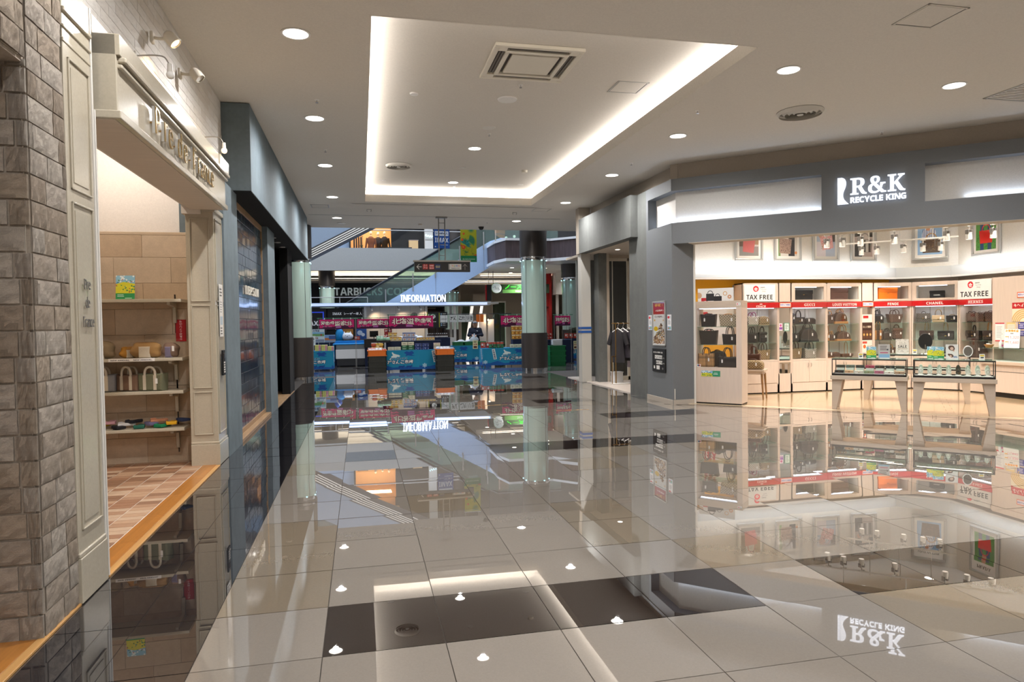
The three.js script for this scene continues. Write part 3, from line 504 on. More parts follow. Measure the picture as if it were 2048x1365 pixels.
function bag(label, kind, w, h, d, m, hm, pos, ry, group, o = {}) {
  const t = T(kind === 'pouch' ? 'pouch' : kind === 'tote' ? 'tote_bag' : kind === 'flap' ? 'shoulder_bag' : 'handbag', label, 'bag', pos, ry, group);
  const hd = o.hh ?? h * 0.55;
  if (kind === 'tote') {
    const k = o.k ?? 0.86;
    P('body', ext([[-w / 2 * k, 0], [w / 2 * k, 0], [w / 2, h], [w * 0.2, h * 0.97], [-w * 0.2, h * 0.97], [-w / 2, h]], d, Math.min(0.02, d / 4), -d / 2), m, t);
    P('handle', arch(w * 0.42, hd, h * 0.86, d / 2 * 0.9, o.hr ?? 0.009), hm, t); P('handle', arch(w * 0.42, hd * 0.94, h * 0.86, -d / 2 * 0.9, o.hr ?? 0.009), hm, t);
    if (o.strap) for (const s of [-1, 1]) P('strap', bx(s * w * 0.21 - 0.018, s * w * 0.21 + 0.018, 0.01, h * 0.9, d / 2, d / 2 + 0.004), hm, t);
  } else if (kind === 'boston') {
    const pts = []; for (let i = 0; i <= 24; i++) { const a = Math.PI * i / 24, c = Math.cos(a), s = Math.sin(a); pts.push([w / 2 * Math.sign(c) * Math.abs(c) ** 0.55, h * 0.35 + h * 0.65 * s ** 0.6]); }
    P('body', ext([[-w / 2 * 0.94, 0], [w / 2 * 0.94, 0], ...pts], d, Math.min(0.04, d / 3), -d / 2), m, t);
    P('handle', arch(w * 0.38, hd, h * 0.8, d * 0.22, 0.009), hm, t); P('handle', arch(w * 0.38, hd * 0.9, h * 0.8, -d * 0.22, 0.009), hm, t);
    P('trim', [bx(-w * 0.46, w * 0.46, 0, 0.012, -d * 0.4, d * 0.4)], hm, t);
  } else if (kind === 'dome') {
    const pts = []; for (let i = 0; i <= 20; i++) { const a = Math.PI * i / 20; pts.push([w / 2 * 0.92 * Math.cos(a), h * 0.3 + h * 0.7 * Math.sin(a)]); }
    P('body', ext([[-w / 2, 0], [w / 2, 0], ...pts], d, Math.min(0.03, d / 3), -d / 2), m, t);
    P('base_trim', ext([[-w / 2 - 0.003, 0], [w / 2 + 0.003, 0], [w / 2 * 0.95, h * 0.2], [-w / 2 * 0.95, h * 0.2]], d + 0.008, 0.01, -d / 2 - 0.004), hm, t);
    P('handle', arch(w * 0.4, hd, h * 0.88, d * 0.2, 0.01), hm, t); P('handle', arch(w * 0.4, hd * 0.92, h * 0.88, -d * 0.2, 0.01), hm, t);
  } else if (kind === 'flap') {
    P('body', rb(-w / 2, w / 2, 0, h, -d / 2, d / 2, 0.02, 2), m, t);
    P('flap', rb(-w / 2 - 0.004, w / 2 + 0.004, h * 0.42, h + 0.006, d / 2 - 0.004, d / 2 + 0.012, 0.008, 2), m, t);
    P('clasp', rb(-0.018, 0.018, h * 0.4, h * 0.5, d / 2 + 0.01, d / 2 + 0.02, 0.004), M.gold, t);
    if (o.chain !== false) P('strap', arch(w * (o.sw ?? 0.5), hd, h * 0.95, 0, o.sr ?? 0.007, 14), hm, t);
  } else if (kind === 'back') {
    P('body', rb(-w / 2, w / 2, 0, h, -d / 2, d / 2, 0.05, 3), m, t); P('pocket', rb(-w * 0.36, w * 0.36, h * 0.08, h * 0.5, d / 2 - 0.01, d / 2 + 0.025, 0.02, 2), m, t); P('lid', rb(-w / 2 * 1.02, w / 2 * 1.02, h * 0.72, h * 1.02, -d / 2, d / 2 + 0.01, 0.04, 2), hm, t);
    P('strap', arch(w * 0.5, hd * 0.6, h * 0.95, -d * 0.2, 0.012), hm, t);
  } else if (kind === 'pouch') {
    { const g = rb(-w / 2, w / 2, 0, h, -d / 2, d / 2, h * 0.42, 4), q = g.attributes.position; for (let i = 0; i < q.count; i++) { const y = q.getY(i) / h; q.setX(i, q.getX(i) * (1.03 - 0.12 * y) + 0.01 * Math.sin(y * 9 + w * 40)); q.setZ(i, q.getZ(i) * (1.05 - 0.3 * y)); } g.computeVertexNormals(); P('body', g, m, t); }
    if (hm) P('band', ext([[-w * 0.18, 0.0], [w * 0.18, 0.0], [w * 0.18, h * 0.72], [-w * 0.18, h * 0.72]], d * 0.98, 0.012, -d * 0.49), hm, t);
    if (o.wrap) P('clear_wrap', ext([[-w / 2 * 1.05, 0], [w / 2 * 1.05, 0], [w / 2 * 1.1, h * 0.6], [w / 2 * 0.6, h * 1.25], [-w / 2 * 0.7, h * 1.18], [-w / 2 * 1.1, h * 0.6]], d * 1.1, 0.02, -d * 0.55), M.glass, t);
  }
  if (o.tag !== false) { const x = (o.tx ?? 0.2) * w; P('price_tag', [bx(x - 0.014, x + 0.014, h * 0.42, h * 0.42 + 0.06, d / 2 + 0.014, d / 2 + 0.016), rod([x, h * 0.42 + 0.06, d / 2 + 0.015], [x - 0.01, h * 0.8, d / 2 + 0.006], 0.001, 3)], M.white, t); }
  return t;
}
// ---- goods on the shelves of the stone shop ----
{
  const g = 'canvas totes on the third shelf';
  bag('grey canvas tote with cream straps on the third shelf', 'tote', 0.3, 0.2, 0.14, M.canvasGrey, M.canvasCream, [-2.7, 0.882, -5.25], 0.05, g, { strap: 1, hh: 0.115, k: 0.95, hr: 0.015, tag: false });
  bag('brown canvas tote with cream straps behind the olive one', 'tote', 0.27, 0.19, 0.12, M.canvasBrown, M.canvasCream, [-2.42, 0.882, -5.28], -0.35, g, { strap: 1, hh: 0.115, k: 0.95, hr: 0.015, tag: false });
  bag('olive canvas tote with cream straps and white tag', 'tote', 0.3, 0.2, 0.14, M.canvasOlive, M.canvasCream, [-2.15, 0.882, -5.22], -0.3, g, { strap: 1, hh: 0.1, k: 0.95, hr: 0.015, tx: 0.3 });
  const p = 'wrapped pouches on the second shelf';
  bag('khaki pouch with white panel in clear wrap, leftmost on second shelf', 'pouch', 0.34, 0.2, 0.16, M.canvasKhaki, M.canvasCream, [-2.72, 1.262, -5.25], 0.1, p, { wrap: 1, tag: false });
  bag('mustard pouch lying at the back of the second shelf', 'pouch', 0.2, 0.13, 0.14, mat(0xb07a1c, 0.8), M.canvasCream, [-2.42, 1.262, -5.3], 0.4, p, { wrap: 1, tag: false });
  bag('tan pouch with white and teal panels on the second shelf', 'pouch', 0.34, 0.18, 0.16, mat(0x9a7440, 0.8), M.canvasCream, [-2.22, 1.262, -5.24], -0.05, p, { wrap: 1, tag: false });
  bag('brown and lilac pouch at the right end of the second shelf', 'pouch', 0.2, 0.17, 0.15, M.canvasBrown, mat(0x77708c, 0.8), [-1.96, 1.262, -5.25], -0.3, p, { wrap: 1, tx: 0.4 });
  const cols = [[0x1a2a4a, 'navy'], [0xd9c23a, 'yellow toed'], [0xc99aa6, 'pink'], [0x16161c, 'black'], [0xe9e9ea, 'white'], [0x23242c, 'charcoal'], [0x1c5a4a, 'dark green'], [0x6a6488, 'violet grey'], [0xe9a07a, 'peach'], [0x0f7a4e, 'bright green'], [0xd8a21e, 'gold'], [0x2a3658, 'deep blue']];
  const foot = (c) => { const s = new THREE.Shape(); s.moveTo(-0.09, -0.022); s.lineTo(0.03, -0.028); s.bezierCurveTo(0.09, -0.03, 0.1, 0.03, 0.04, 0.034); s.lineTo(-0.02, 0.03); s.lineTo(-0.03, 0.075); s.lineTo(-0.085, 0.07); s.closePath(); return new THREE.ExtrudeGeometry(s, { depth: 0.02, bevelEnabled: true, bevelSize: 0.007, bevelThickness: 0.006, bevelSegments: 2, curveSegments: 6 }).rotateX(-Math.PI / 2); };
  cols.forEach(([c, n], i) => { const x = -2.78 + i * 0.083, o = T('sock_pair', n + ' folded ankle sock lying on the lowest shelf', 'sock', [x, 0.462 + (i % 3) * 0.024, -5.2 - (i % 3) * 0.05], 0.4 + (i % 4) * 0.7, 'socks on the lowest shelf'); P('sock', foot(), mat(c, 0.95), o); P('cuff', rb(-0.088, -0.028, 0.006, 0.034, -0.082, -0.062, 0.008), mat(c, 0.98), o); });
  // papers stuck on the street side of the far pilaster
  const notice = print(60, 150, (g, w, h) => { box(g, '#e9e5de', 0, 0, w, h); lines(g, '#6a6660', 8, 12, 44, 3, 9, 4); lines(g, '#8d8a86', 8, 50, 44, 5, 7, 2); box(g, '#b6c4cc', 8, 92, 44, 24); lines(g, '#5a5652', 8, 124, 44, 3, 8, 3); });
  const o = T('pilaster_notice', 'column of small printed papers on the street side of the far pilaster', 'notice', [-1.404, 1.55, -5.27], Math.PI / 2); printed('sheet', 0.2, 0.62, notice, M.print, o, 0, 0.25, 0.003); P('backing', bx(-0.1, 0.1, -0.06, 0.56, -0.002, 0.002), M.white, o);
  const kp = T('keypad', 'dark keypad panel low on the street side of the far pilaster', 'keypad', [-1.402, 1.03, -5.27], Math.PI / 2); P('plate', rb(-0.06, 0.06, 0, 0.3, 0, 0.02, 0.006), M.black, kp); for (let i = 0; i < 5; i++) P('key_row', rb(-0.035, 0.035, 0.03 + i * 0.028, 0.048 + i * 0.028, 0.02, 0.024, 0.003), M.offWhite, kp); P('screen', rb(-0.04, 0.04, 0.2, 0.26, 0.02, 0.023, 0.003), M.blackGloss, kp);
}
// ================= LEFT: GREY PLASTER SHOP WITH BLUE TILES =================
{
  const w = S('wall_left_grey');
  P('bulkhead', bx(-1.9, -1.17, 3.41, H - 0.01, -6.25, -16.15), M.plasterBlue, w);
  P('near_pier', bx(-1.9, -1.4, 0, 3.41, -5.54, -6.5), M.plasterBlue, w);
  P('middle_pier', bx(-1.9, -1.4, 0, 3.41, -9.58, -10.6), M.plasterBlue, w);
  P('black_soffit', bx(-1.88, -1.175, 3.4, 3.41, -6.26, -16.14), M.blackMatt, w);
  P('backing', bx(-2.2, -1.9, 0, H, -5.85, -18), M.blackMatt, w);
  P('recess', [bx(-3.4, -2.2, 0, 3.4, -14.05, -14.24), bx(-1.95, -1.42, 0, 3.4, -14.05, -14.24), bx(-1.9, -1.85, 0, 3.4, -10.45, -14.1), bx(-1.6, -1.42, 0, 3.4, -13.2, -14.1)], M.blackMatt, w);
  P('end_face', bx(-2.2, -1.9, 0, H, -14.24, -18), M.plasterGrey, w);
  const tw = S('wall_left_tile');                       // glossy blue tiles in running bond
  P('joint_bed', bx(-1.7, -1.518, 0.12, 3.41, -6.45, -9.6), M.tileJoint, tw);
  const geo = [0, 1, 2].map(() => muv(rb(-0.006, 0.008, -0.0785, 0.0785, -0.1175, 0.1175, 0.004)));
  let k = 0;
  for (let r = 0; r < 20; r++) for (let i = 0; i < 13; i++) { const z = -6.5 - i * 0.24 - (r % 2) * 0.12, y = 0.2 + r * 0.16; if (z < -9.45) continue; const o = new THREE.Mesh(geo[k++ % 3], M.blueTile[Math.floor(R() * 6)]); o.name = 'tile'; o.position.set(-1.51 + R() * 0.003, y, z - 0.12 + 0.06); o.rotation.set(0, (R() - 0.5) * 0.02, (R() - 0.5) * 0.02); o.castShadow = o.receiveShadow = true; tw.add(o); }
  P('wooden_frame', [rb(-1.55, -1.49, 3.3, 3.4, -6.5, -9.57, 0.004), rb(-1.55, -1.49, 0.05, 3.4, -9.55, -9.575, 0.004), rb(-1.55, -1.49, 0.05, 0.12, -6.5, -9.57, 0.004)], M.sillWood, tw);
  const sill = S('trim_5'); for (let i = 0; i < 3; i++) P('plank', rb(-1.6, -1.402, -0.002, 0.05, -6.5 - i * 1.026, -7.52 - i * 1.026, 0.004), M.sillWood, sill);
  for (let i = 0; i < 4; i++) P('plank', rb(-1.86, -1.402, -0.002, 0.012, -10.45 - i * 0.9, -11.345 - i * 0.9, 0.004), M.sillWood, sill);
  const s = T('tile_wall_lettering', 'white raised letters on the dark blue tile wall', 'sign', [-1.498, 0, 0], Math.PI / 2);
  letters('LEPSIM', 'b', 0.135, 0.02, M.ivory, s, { x: 7.62, y: 2.1, z: 0.002, w: 1.3, gap: 0.3 });
  [-11.2, -12, -12.9, -14].forEach((z, i) => { const o = T('soffit_downlight', ['nearest', 'second', 'third', 'farthest'][i] + ' small square downlight in the black soffit', 'downlight', [-1.5, 3.4, z]); P('frame', ring(0.05, 0.07, 0.012, 20).translate(0, -0.012, 0), M.silver, o); P('lens', disc(0.05, 0, -0.004, 0, 16), M.offWhite, o); });
}
// ================= THINGS IN THE CEILING =================
{
  const rows = [[-0.37, 'left row'], [5.255, 'right row']], zs = [-0.95, -3.9, -6.8, -9.75, -12.95, -16.1], ord = ['first', 'second', 'third', 'fourth', 'fifth', 'sixth'];
  function downlight(x, y, z, label, cd, r = 0.125, group) {
    const o = T('downlight', label, 'downlight', [x, y, z], 0, group);
    P('ring', ring(r, r + 0.022, 0.008, 32).translate(0, -0.008, 0), M.white, o);
    P('lens', disc(r, 0, -0.003, 0, 28), M.lampGlow, o);
    if (cd) spot(x, y - 0.02, z, x, 0, z, NEUTRAL, cd, 84, 0.65, 3);
  }
  for (const [x, row] of rows) zs.forEach((z, i) => downlight(i === 5 && x > 0 ? 4.72 : x, H, z, `round white downlight, ${ord[i]} from the camera in the ${row} of the ceiling`, L.down, 0.125, 'round ceiling downlights'));
  downlight(7.72, H, -4.0, 'round white downlight far right beside the open bag shop', L.down, 0.125, 'round ceiling downlights');
  downlight(7.72, H, -1.0, 'round white downlight near right in front of the ceiling hatch', L.down, 0.125, 'round ceiling downlights');
  downlight(2.39, HC, -9.46, 'single round downlight in the raised ceiling', L.down * 0.8, 0.115, 'round ceiling downlights');
  downlight(2.4, HC, -12.62, 'dim round downlight at the far end of the raised ceiling', L.down * 0.3, 0.115, 'round ceiling downlights');
  downlight(2.4, H, 2.0, 'round white downlight above the camera', L.down, 0.125, 'round ceiling downlights');
  for (const [x, z, n] of [[-0.37, 2, 'nearer left'], [5.25, 2, 'nearer right'], [2.4, 5, 'middle'], [7.7, 2, 'far right']]) downlight(x, H, z, 'round white downlight behind the camera, ' + n, L.down * 0.7, 0.125, 'round ceiling downlights');
  downlight(-0.37, H, 5, 'round white downlight behind the camera, left', L.down, 0.125, 'round ceiling downlights');
  downlight(5.25, H, 5, 'round white downlight behind the camera, right', L.down, 0.125, 'round ceiling downlights');
}
{ // cassette air conditioner
  const o = T('cassette_air_conditioner', 'large square cassette air conditioner in the raised ceiling', 'air conditioner', [2.39, HC, -5.12]);
  const fr = (a, b, y0, y1) => [rb(-a, a, y0, y1, -a, -b, 0.012), rb(-a, a, y0, y1, b, a, 0.012), rb(-a, -b, y0, y1, -b, b, 0.012), rb(b, a, y0, y1, -b, b, 0.012)];
  P('frame', fr(0.56, 0.49, -0.045, 0), M.ivory, o); P('inner_frame', fr(0.4, 0.345, -0.05, -0.005), M.ivory, o);
  P('recess', bx(-0.5, 0.5, -0.008, -0.002, -0.5, 0.5), mat(0x55504a, 0.8), o);
  PS('corner', [[-1, -1], [-1, 1], [1, -1], [1, 1]].map(([a, b]) => rb(a * 0.39, a * 0.5, -0.045, -0.004, b * 0.39, b * 0.5, 0.01)), M.ivory, o);
  P('panel', rb(-0.3, 0.3, -0.045, -0.01, -0.3, 0.3, 0.01), M.ivory, o);
  for (let k = 0; k < 4; k++) { for (const q of [0.425, 0.465]) { const g = rb(-0.36, 0.36, -0.03, -0.024, q - 0.015, q + 0.012, 0.004).rotateY(k * Math.PI / 2); P('louver', g, mat(0x6b655d, 0.6), o); } }
}
function diffuser(label, x, y, z, r) {
  const o = T('ceiling_diffuser', label, 'air vent', [x, y, z]);
  P('recess', disc(r * 0.92, 0, -0.002, 0, 32), mat(0x9a958c, 0.8), o);
  [1, 0.76, 0.54, 0.34].forEach((k, i) => P('vane_ring', new THREE.LatheGeometry([[r * k - r * 0.1, -0.05 + i * 0.004], [r * k, -0.01], [r * k, -0.004], [r * k - r * 0.11, -0.044 + i * 0.004]].map((p) => new THREE.Vector2(...p)), 32), M.offWhite, o));
  P('centre_disc', cy(r * 0.14, r * 0.14, 0.012, 0, -0.05, 0, 20), M.offWhite, o);
}
diffuser('large round air diffuser with metal vane rings near the bag shop', 6.43, H, -5.33, 0.32);
diffuser('round air diffuser in the raised ceiling near the left cove', 1.05, HC, -11.05, 0.27);
function hatch(label, x, y, z, w, d) { const o = T('ceiling_hatch', label, 'hatch', [x, y, z]); P('frame', [rb(-w / 2, w / 2, -0.008, 0, -d / 2, -d / 2 + 0.022, 0.003), rb(-w / 2, w / 2, -0.008, 0, d / 2 - 0.022, d / 2, 0.003), rb(-w / 2, -w / 2 + 0.022, -0.008, 0, -d / 2, d / 2, 0.003), rb(w / 2 - 0.022, w / 2, -0.008, 0, -d / 2, d / 2, 0.003)], M.silver, o); P('gap', bx(-w / 2 + 0.022, w / 2 - 0.022, -0.002, -0.0005, -d / 2 + 0.022, d / 2 - 0.022), M.darkMetal, o); P('panel', rb(-w / 2 + 0.03, w / 2 - 0.03, -0.005, -0.001, -d / 2 + 0.03, d / 2 - 0.03, 0.002), M.ceil, o); }
hatch('square ceiling hatch near the top right corner', 5.76, H, -2.36, 0.47, 0.47);
hatch('square ceiling hatch in the raised ceiling right of the air conditioner', 3.98, HC, -5.77, 0.46, 0.46);
hatch('ceiling hatch in the low ceiling beyond the raised part', 4.94, H, -14.1, 0.45, 0.45);
hatch('ceiling hatch near the grey plaster bulkhead', -0.72, H, -14.25, 0.45, 0.45);
{ const o = T('return_grille', 'large square return air grille at the right edge of the ceiling', 'air vent', [8.98, H, -3.95]); P('frame', [rb(-0.42, 0.42, -0.012, 0, -0.42, -0.38, 0.004), rb(-0.42, 0.42, -0.012, 0, 0.38, 0.42, 0.004), rb(-0.42, -0.38, -0.012, 0, -0.42, 0.42, 0.004), rb(0.38, 0.42, -0.012, 0, -0.42, 0.42, 0.004)], M.silver, o); for (let i = 0; i < 14; i++) P('slat', rb(-0.38, 0.38, -0.01, -0.004, -0.37 + i * 0.055, -0.335 + i * 0.055, 0.002), M.offWhite, o); P('recess', bx(-0.38, 0.38, -0.003, -0.001, -0.38, 0.38), mat(0x777168, 0.8), o); }
function small(name, label, cat, x, y, z, r, h, m, group) { const o = T(name, label, cat, [x, y, z], 0, group); P('plate', cy(r * 0.92, r, h, 0, -h, 0, 24), m, o); P('rim', ring(r, r * 1.08, 0.004, 24).translate(0, -0.004, 0), M.ceil, o); return o; }
small('ceiling_speaker', 'flat round white speaker in the raised ceiling beyond the air conditioner', 'speaker', 2.4, HC, -6.56, 0.15, 0.02, M.white);
small('ceiling_speaker', 'flat round grey cover in the raised ceiling before the downlight', 'speaker', 2.4, HC, -8.05, 0.115, 0.012, M.offWhite);
small('ceiling_speaker', 'pale round speaker cover near the bag shop front', 'speaker', 7.68, H, -6.9, 0.14, 0.008, M.ceil);
small('sensor', 'small round sensor in the raised ceiling near the left cove', 'sensor', 1.03, HC, -6.55, 0.065, 0.02, M.white);
small('sensor', 'small round cover in the raised ceiling left of the smoke detector', 'sensor', 2.4, HC, -11.06, 0.06, 0.01, M.offWhite);
small('smoke_detector', 'round smoke detector in the raised ceiling', 'detector', 3.77, HC, -11.14, 0.065, 0.05, M.ivory);
small('smoke_detector', 'beige detector in the low ceiling near the hanging sign', 'detector', 2.0, H, -17.0, 0.06, 0.05, M.ivory);
small('smoke_detector', 'flat round detector at the far left of the low ceiling', 'detector', -0.27, H, -17.05, 0.12, 0.02, M.white);
const SPK = [[2.46, HC, -5.95], [2.48, HC, -8.44], [2.47, HC, -12.96], [-0.31, H, -8.6], [-0.29, H, -5.98], [4.94, H, -5.55], [5.25, H, -8.72], [8.42, H, -6.05], [3.9, H, -16.4]];
const spw = ['beside the air conditioner', 'before the raised downlight', 'at the far end of the raised ceiling', 'left, far from the camera', 'left, nearer the camera', 'between the raised ceiling and the bag shop', 'above the grey post', 'above the bag shop sign', 'near the dome camera'];
SPK.forEach(([x, y, z], i) => { const o = T('sprinkler', 'tiny sprinkler head in the ceiling ' + spw[i], 'sprinkler', [x, y, z], 0, 'sprinkler heads'); P('rosette', cy(0.028, 0.034, 0.006, 0, -0.006, 0, 16), M.white, o); P('stem', cy(0.009, 0.009, 0.03, 0, -0.034, 0, 10), M.chrome, o); P('deflector', cy(0.02, 0.02, 0.003, 0, -0.038, 0, 12), M.chrome, o); });
for (const [x, n] of [[0.77, 'left'], [4.02, 'right']]) { const o = T('emergency_light', `tiny twin lamp plate at the far ${n} corner of the raised ceiling`, 'lamp', [x, HC, -12.6]); P('plate', rb(-0.07, 0.07, -0.012, 0, -0.03, 0.03, 0.004), M.white, o); for (const s of [-1, 1]) P('lamp', disc(0.018, s * 0.035, -0.013, 0, 12), M.offWhite, o); }
for (const [x, n] of [[0.48, 'left'], [4.32, 'right']]) { const o = T('banner_hook', `small metal banner hook under the ceiling beyond the raised part, ${n}`, 'hook', [x, H, -14.58]); P('plate', rb(-0.06, 0.06, -0.01, 0, -0.02, 0.02, 0.003), M.steel, o); for (const s of [-1, 1]) P('claw', tube([[s * 0.05, -0.01, 0], [s * 0.055, -0.045, 0], [s * 0.035, -0.055, 0]], 0.006, 6, 5), M.steel, o); }
{ const o = T('dome_camera', 'black dome camera under the edge of the ceiling', 'camera', [3.9, H, -17.4]); P('collar', cy(0.08, 0.09, 0.03, 0, -0.03, 0, 24), M.darkMetal, o); P('dome', new THREE.SphereGeometry(0.075, 20, 10, 0, 6.284, Math.PI / 2, Math.PI / 2).translate(0, -0.03, 0), M.blackGloss, o); }
{ // hanging direction sign on a ladder-shaped hanger
  const o = T('hanging_direction_sign', 'dark hanging direction sign with arrows on a ladder-shaped hanger', 'sign', [0, 0, -15.6]);
  P('ceiling_plate', rb(2.3, 2.62, 4.53, 4.57, -0.06, 0.06, 0.006), M.greyMetal, o);
  for (const x of [2.38, 2.55]) P('hanger_pole', rod([x, 3.35, 0], [x, 4.54, 0], 0.016, 10), M.greyMetal, o);
  for (let i = 0; i < 4; i++) P('rung', rod([2.38, 3.5 + i * 0.3, 0], [2.55, 3.5 + i * 0.3, 0], 0.009, 8), M.greyMetal, o);
  P('top_cap', rb(1.66, 3.26, 3.315, 3.36, -0.07, 0.07, 0.006), M.steel, o);
  P('case', rb(1.69, 3.24, 3.04, 3.315, -0.055, 0.055, 0.006), M.black, o);
  const face = print(512, 92, (g, w, h) => {
    box(g, '#191717', 0, 0, w, h); g.strokeStyle = '#d9d6d0'; g.lineWidth = 6; g.lineCap = 'butt'; g.beginPath(); g.moveTo(62, 46); g.lineTo(20, 46); g.moveTo(40, 22); g.lineTo(18, 46); g.lineTo(40, 70); g.stroke();
    box(g, '#a8211c', 72, 20, 48, 50); jp(g, 'ユニ', 76, 21, 20, '#f0e6e0', 0.12); jp(g, 'クロ', 76, 45, 20, '#f0e6e0', 0.12); box(g, '#a8211c', 130, 20, 48, 50); txt(g, 'UNI', 154, 42, 20, '#f0e6e0'); txt(g, 'QLO', 154, 64, 20, '#f0e6e0');
    box(g, '#12285c', 188, 20, 48, 50); txt(g, 'GU', 212, 55, 28, '#d8c983'); box(g, '#d9d6d0', 312, 18, 4, 54);
    box(g, '#d8d5cf', 320, 18, 112, 54); [...'Toys'].forEach((c, i) => txt(g, c, 346 + i * 11, 42, 18, ['#c23b2e', '#d8842a', '#3a9a4a', '#3a5aa8'][i])); txt(g, 'R', 390, 43, 20, '#2a56b0'); txt(g, 'Us', 408, 42, 18, '#c23b2e'); txt(g, 'BABIES R US', 376, 64, 13, '#3a3a48');
    g.beginPath(); g.moveTo(466, 74); g.lineTo(466, 22); g.moveTo(446, 42); g.lineTo(466, 20); g.lineTo(486, 42); g.strokeStyle = '#d9d6d0'; g.stroke();
  });
  printed('face', 1.53, 0.27, face, M.print, o, 2.465, 3.178, 0.0565);
}
// ================= RIGHT: BAG SHOP =================
{
  const f = S('wall_right_front', [SP.O.x, 0, SP.O.z], SP.ry);      // s = local x, outwards = local +z
  const E = 7.0;
  P('header_lower', bx(0, E, 3.04, 3.43, -0.3, 0), M.facade, f);
  P('header_upper', bx(0, E, 4.03, 4.25, -0.3, 0), M.facade, f);
  P('header_middle', bx(2.56, 4.06, 3.43, 4.03, -0.3, 0), M.facade, f);
  P('niche_back', [bx(0, 2.56, 3.43, 4.03, -0.3, -0.22), bx(4.06, E, 3.43, 4.03, -0.3, -0.22)], M.niche, f);
  P('soffit', bx(0.3, E, 3.03, 3.04, -0.3, 0), M.facadeBand, f);
  P('upper_wall', bx(-0.1, E, 4.25, H, -0.4, -0.22), M.facadeBand, f);
  const p = S('wall_right_post');                                    // grey post with posters
  P('post', plan([[5.95, -8.5], [5.97, -8.5], [6.42, -8.56], [6.42, -8.75], [6.25, -8.75], [6.25, -9.66], [5.95, -9.66]], 0, 3.43), M.facade, p);
  P('post_upper', [bx(5.95, 6.25, 4.03, 4.25, -8.5, -9.66), bx(5.95, 6.25, 3.43, 4.03, -9.56, -9.66)], M.facade, p);
  P('niche_back', bx(6.13, 6.25, 3.43, 4.03, -8.67, -9.56), M.niche, p);
  P('upper_wall', bx(6.15, 6.4, 4.25, H, -8.62, -13.6), M.facadeBand, p);
  P('skirting', [bx(5.935, 5.95, 0, 0.09, -8.5, -9.66), plan([[5.96, -8.485], [6.42, -8.545], [6.42, -8.56], [5.96, -8.5]], 0, 0.09)], M.facadeBand, p);
  P('corner_bead', rb(6.415, 6.455, 0, 3.04, -8.54, -8.75, 0.006), M.offWhite, p);
  P('scuff', rb(5.985, 6.0, 0.1, 0.3, -8.502, -8.497, 0.002), M.ivory, p);
  // lit strips in the niches
  const strip = (label, s0, s1) => { const o = T('niche_light', label, 'lamp', [SP.O.x, 0, SP.O.z], SP.ry); P('tube', rb(s0, s1, 3.432, 3.452, -0.19, -0.165, 0.004), M.ledCool, o); P('tray', bx(s0, s1, 3.43, 3.434, -0.21, -0.145), M.white, o); const c = sp((s0 + s1) / 2, -0.178); const l = area(c[0], 3.465, c[1], c[0], 5, c[1], s1 - s0, 0.03, 0xcfe2ff, 42); l.rotation.set(0, 0, 0); l.rotation.order = 'YXZ'; l.rotation.y = SP.ry; l.rotation.x = Math.PI / 2; };
  strip('white light strip in the left front niche, left half', 0.06, 1.75); strip('white light strip in the left front niche, right half', 1.8, 2.54); strip('white light strip in the right front niche', 4.6, 6.9);
  { const o = T('niche_light', 'short light strip in the niche on the street side of the grey post', 'lamp'); P('tube', rb(6.09, 6.11, 3.432, 3.45, -8.6, -9.5, 0.004), M.ledCool, o); P('tray', bx(6.08, 6.14, 3.43, 3.434, -8.52, -9.53), M.white, o); const l = area(6.11, 3.465, -9.02, 6.11, 5, -9.02, 0.03, 0.95, 0xcfe2ff, 42); l.rotation.set(Math.PI / 2, 0, 0); }
}
{ // lit sign
  const o = T('bag_shop_sign', 'glowing white shop name with emblem on the grey front', 'sign', [SP.O.x, 0, SP.O.z], SP.ry);
  const x0 = 2.81;
  const em = new THREE.Shape(); em.moveTo(0.045, 0); em.lineTo(0.165, 0); em.bezierCurveTo(0.09, 0.07, 0.05, 0.13, 0.11, 0.26); em.bezierCurveTo(0.15, 0.36, 0.12, 0.43, 0.06, 0.44); em.lineTo(0.045, 0.44); em.closePath();
  P('emblem', new THREE.ExtrudeGeometry(em, { depth: 0.03, bevelEnabled: false }).translate(x0, 3.49, 0.02), M.signWhite, o);
  for (const [a, b] of [[0, 0.015], [0.022, 0.037]]) P('emblem_bar', bx(x0 + a, x0 + b, 3.49, 3.93, 0.02, 0.05), M.signWhite, o);
  letters('R&K', 'sb', 0.27, 0.03, M.signWhite, o, { x: x0 + 0.19, y: 3.635, z: 0.02, w: 0.79 });
  letters('RECYCLE KING', 'b', 0.093, 0.03, M.signWhite, o, { x: x0 + 0.19, y: 3.5, z: 0.02, w: 0.8, gap: 0.06 });
}
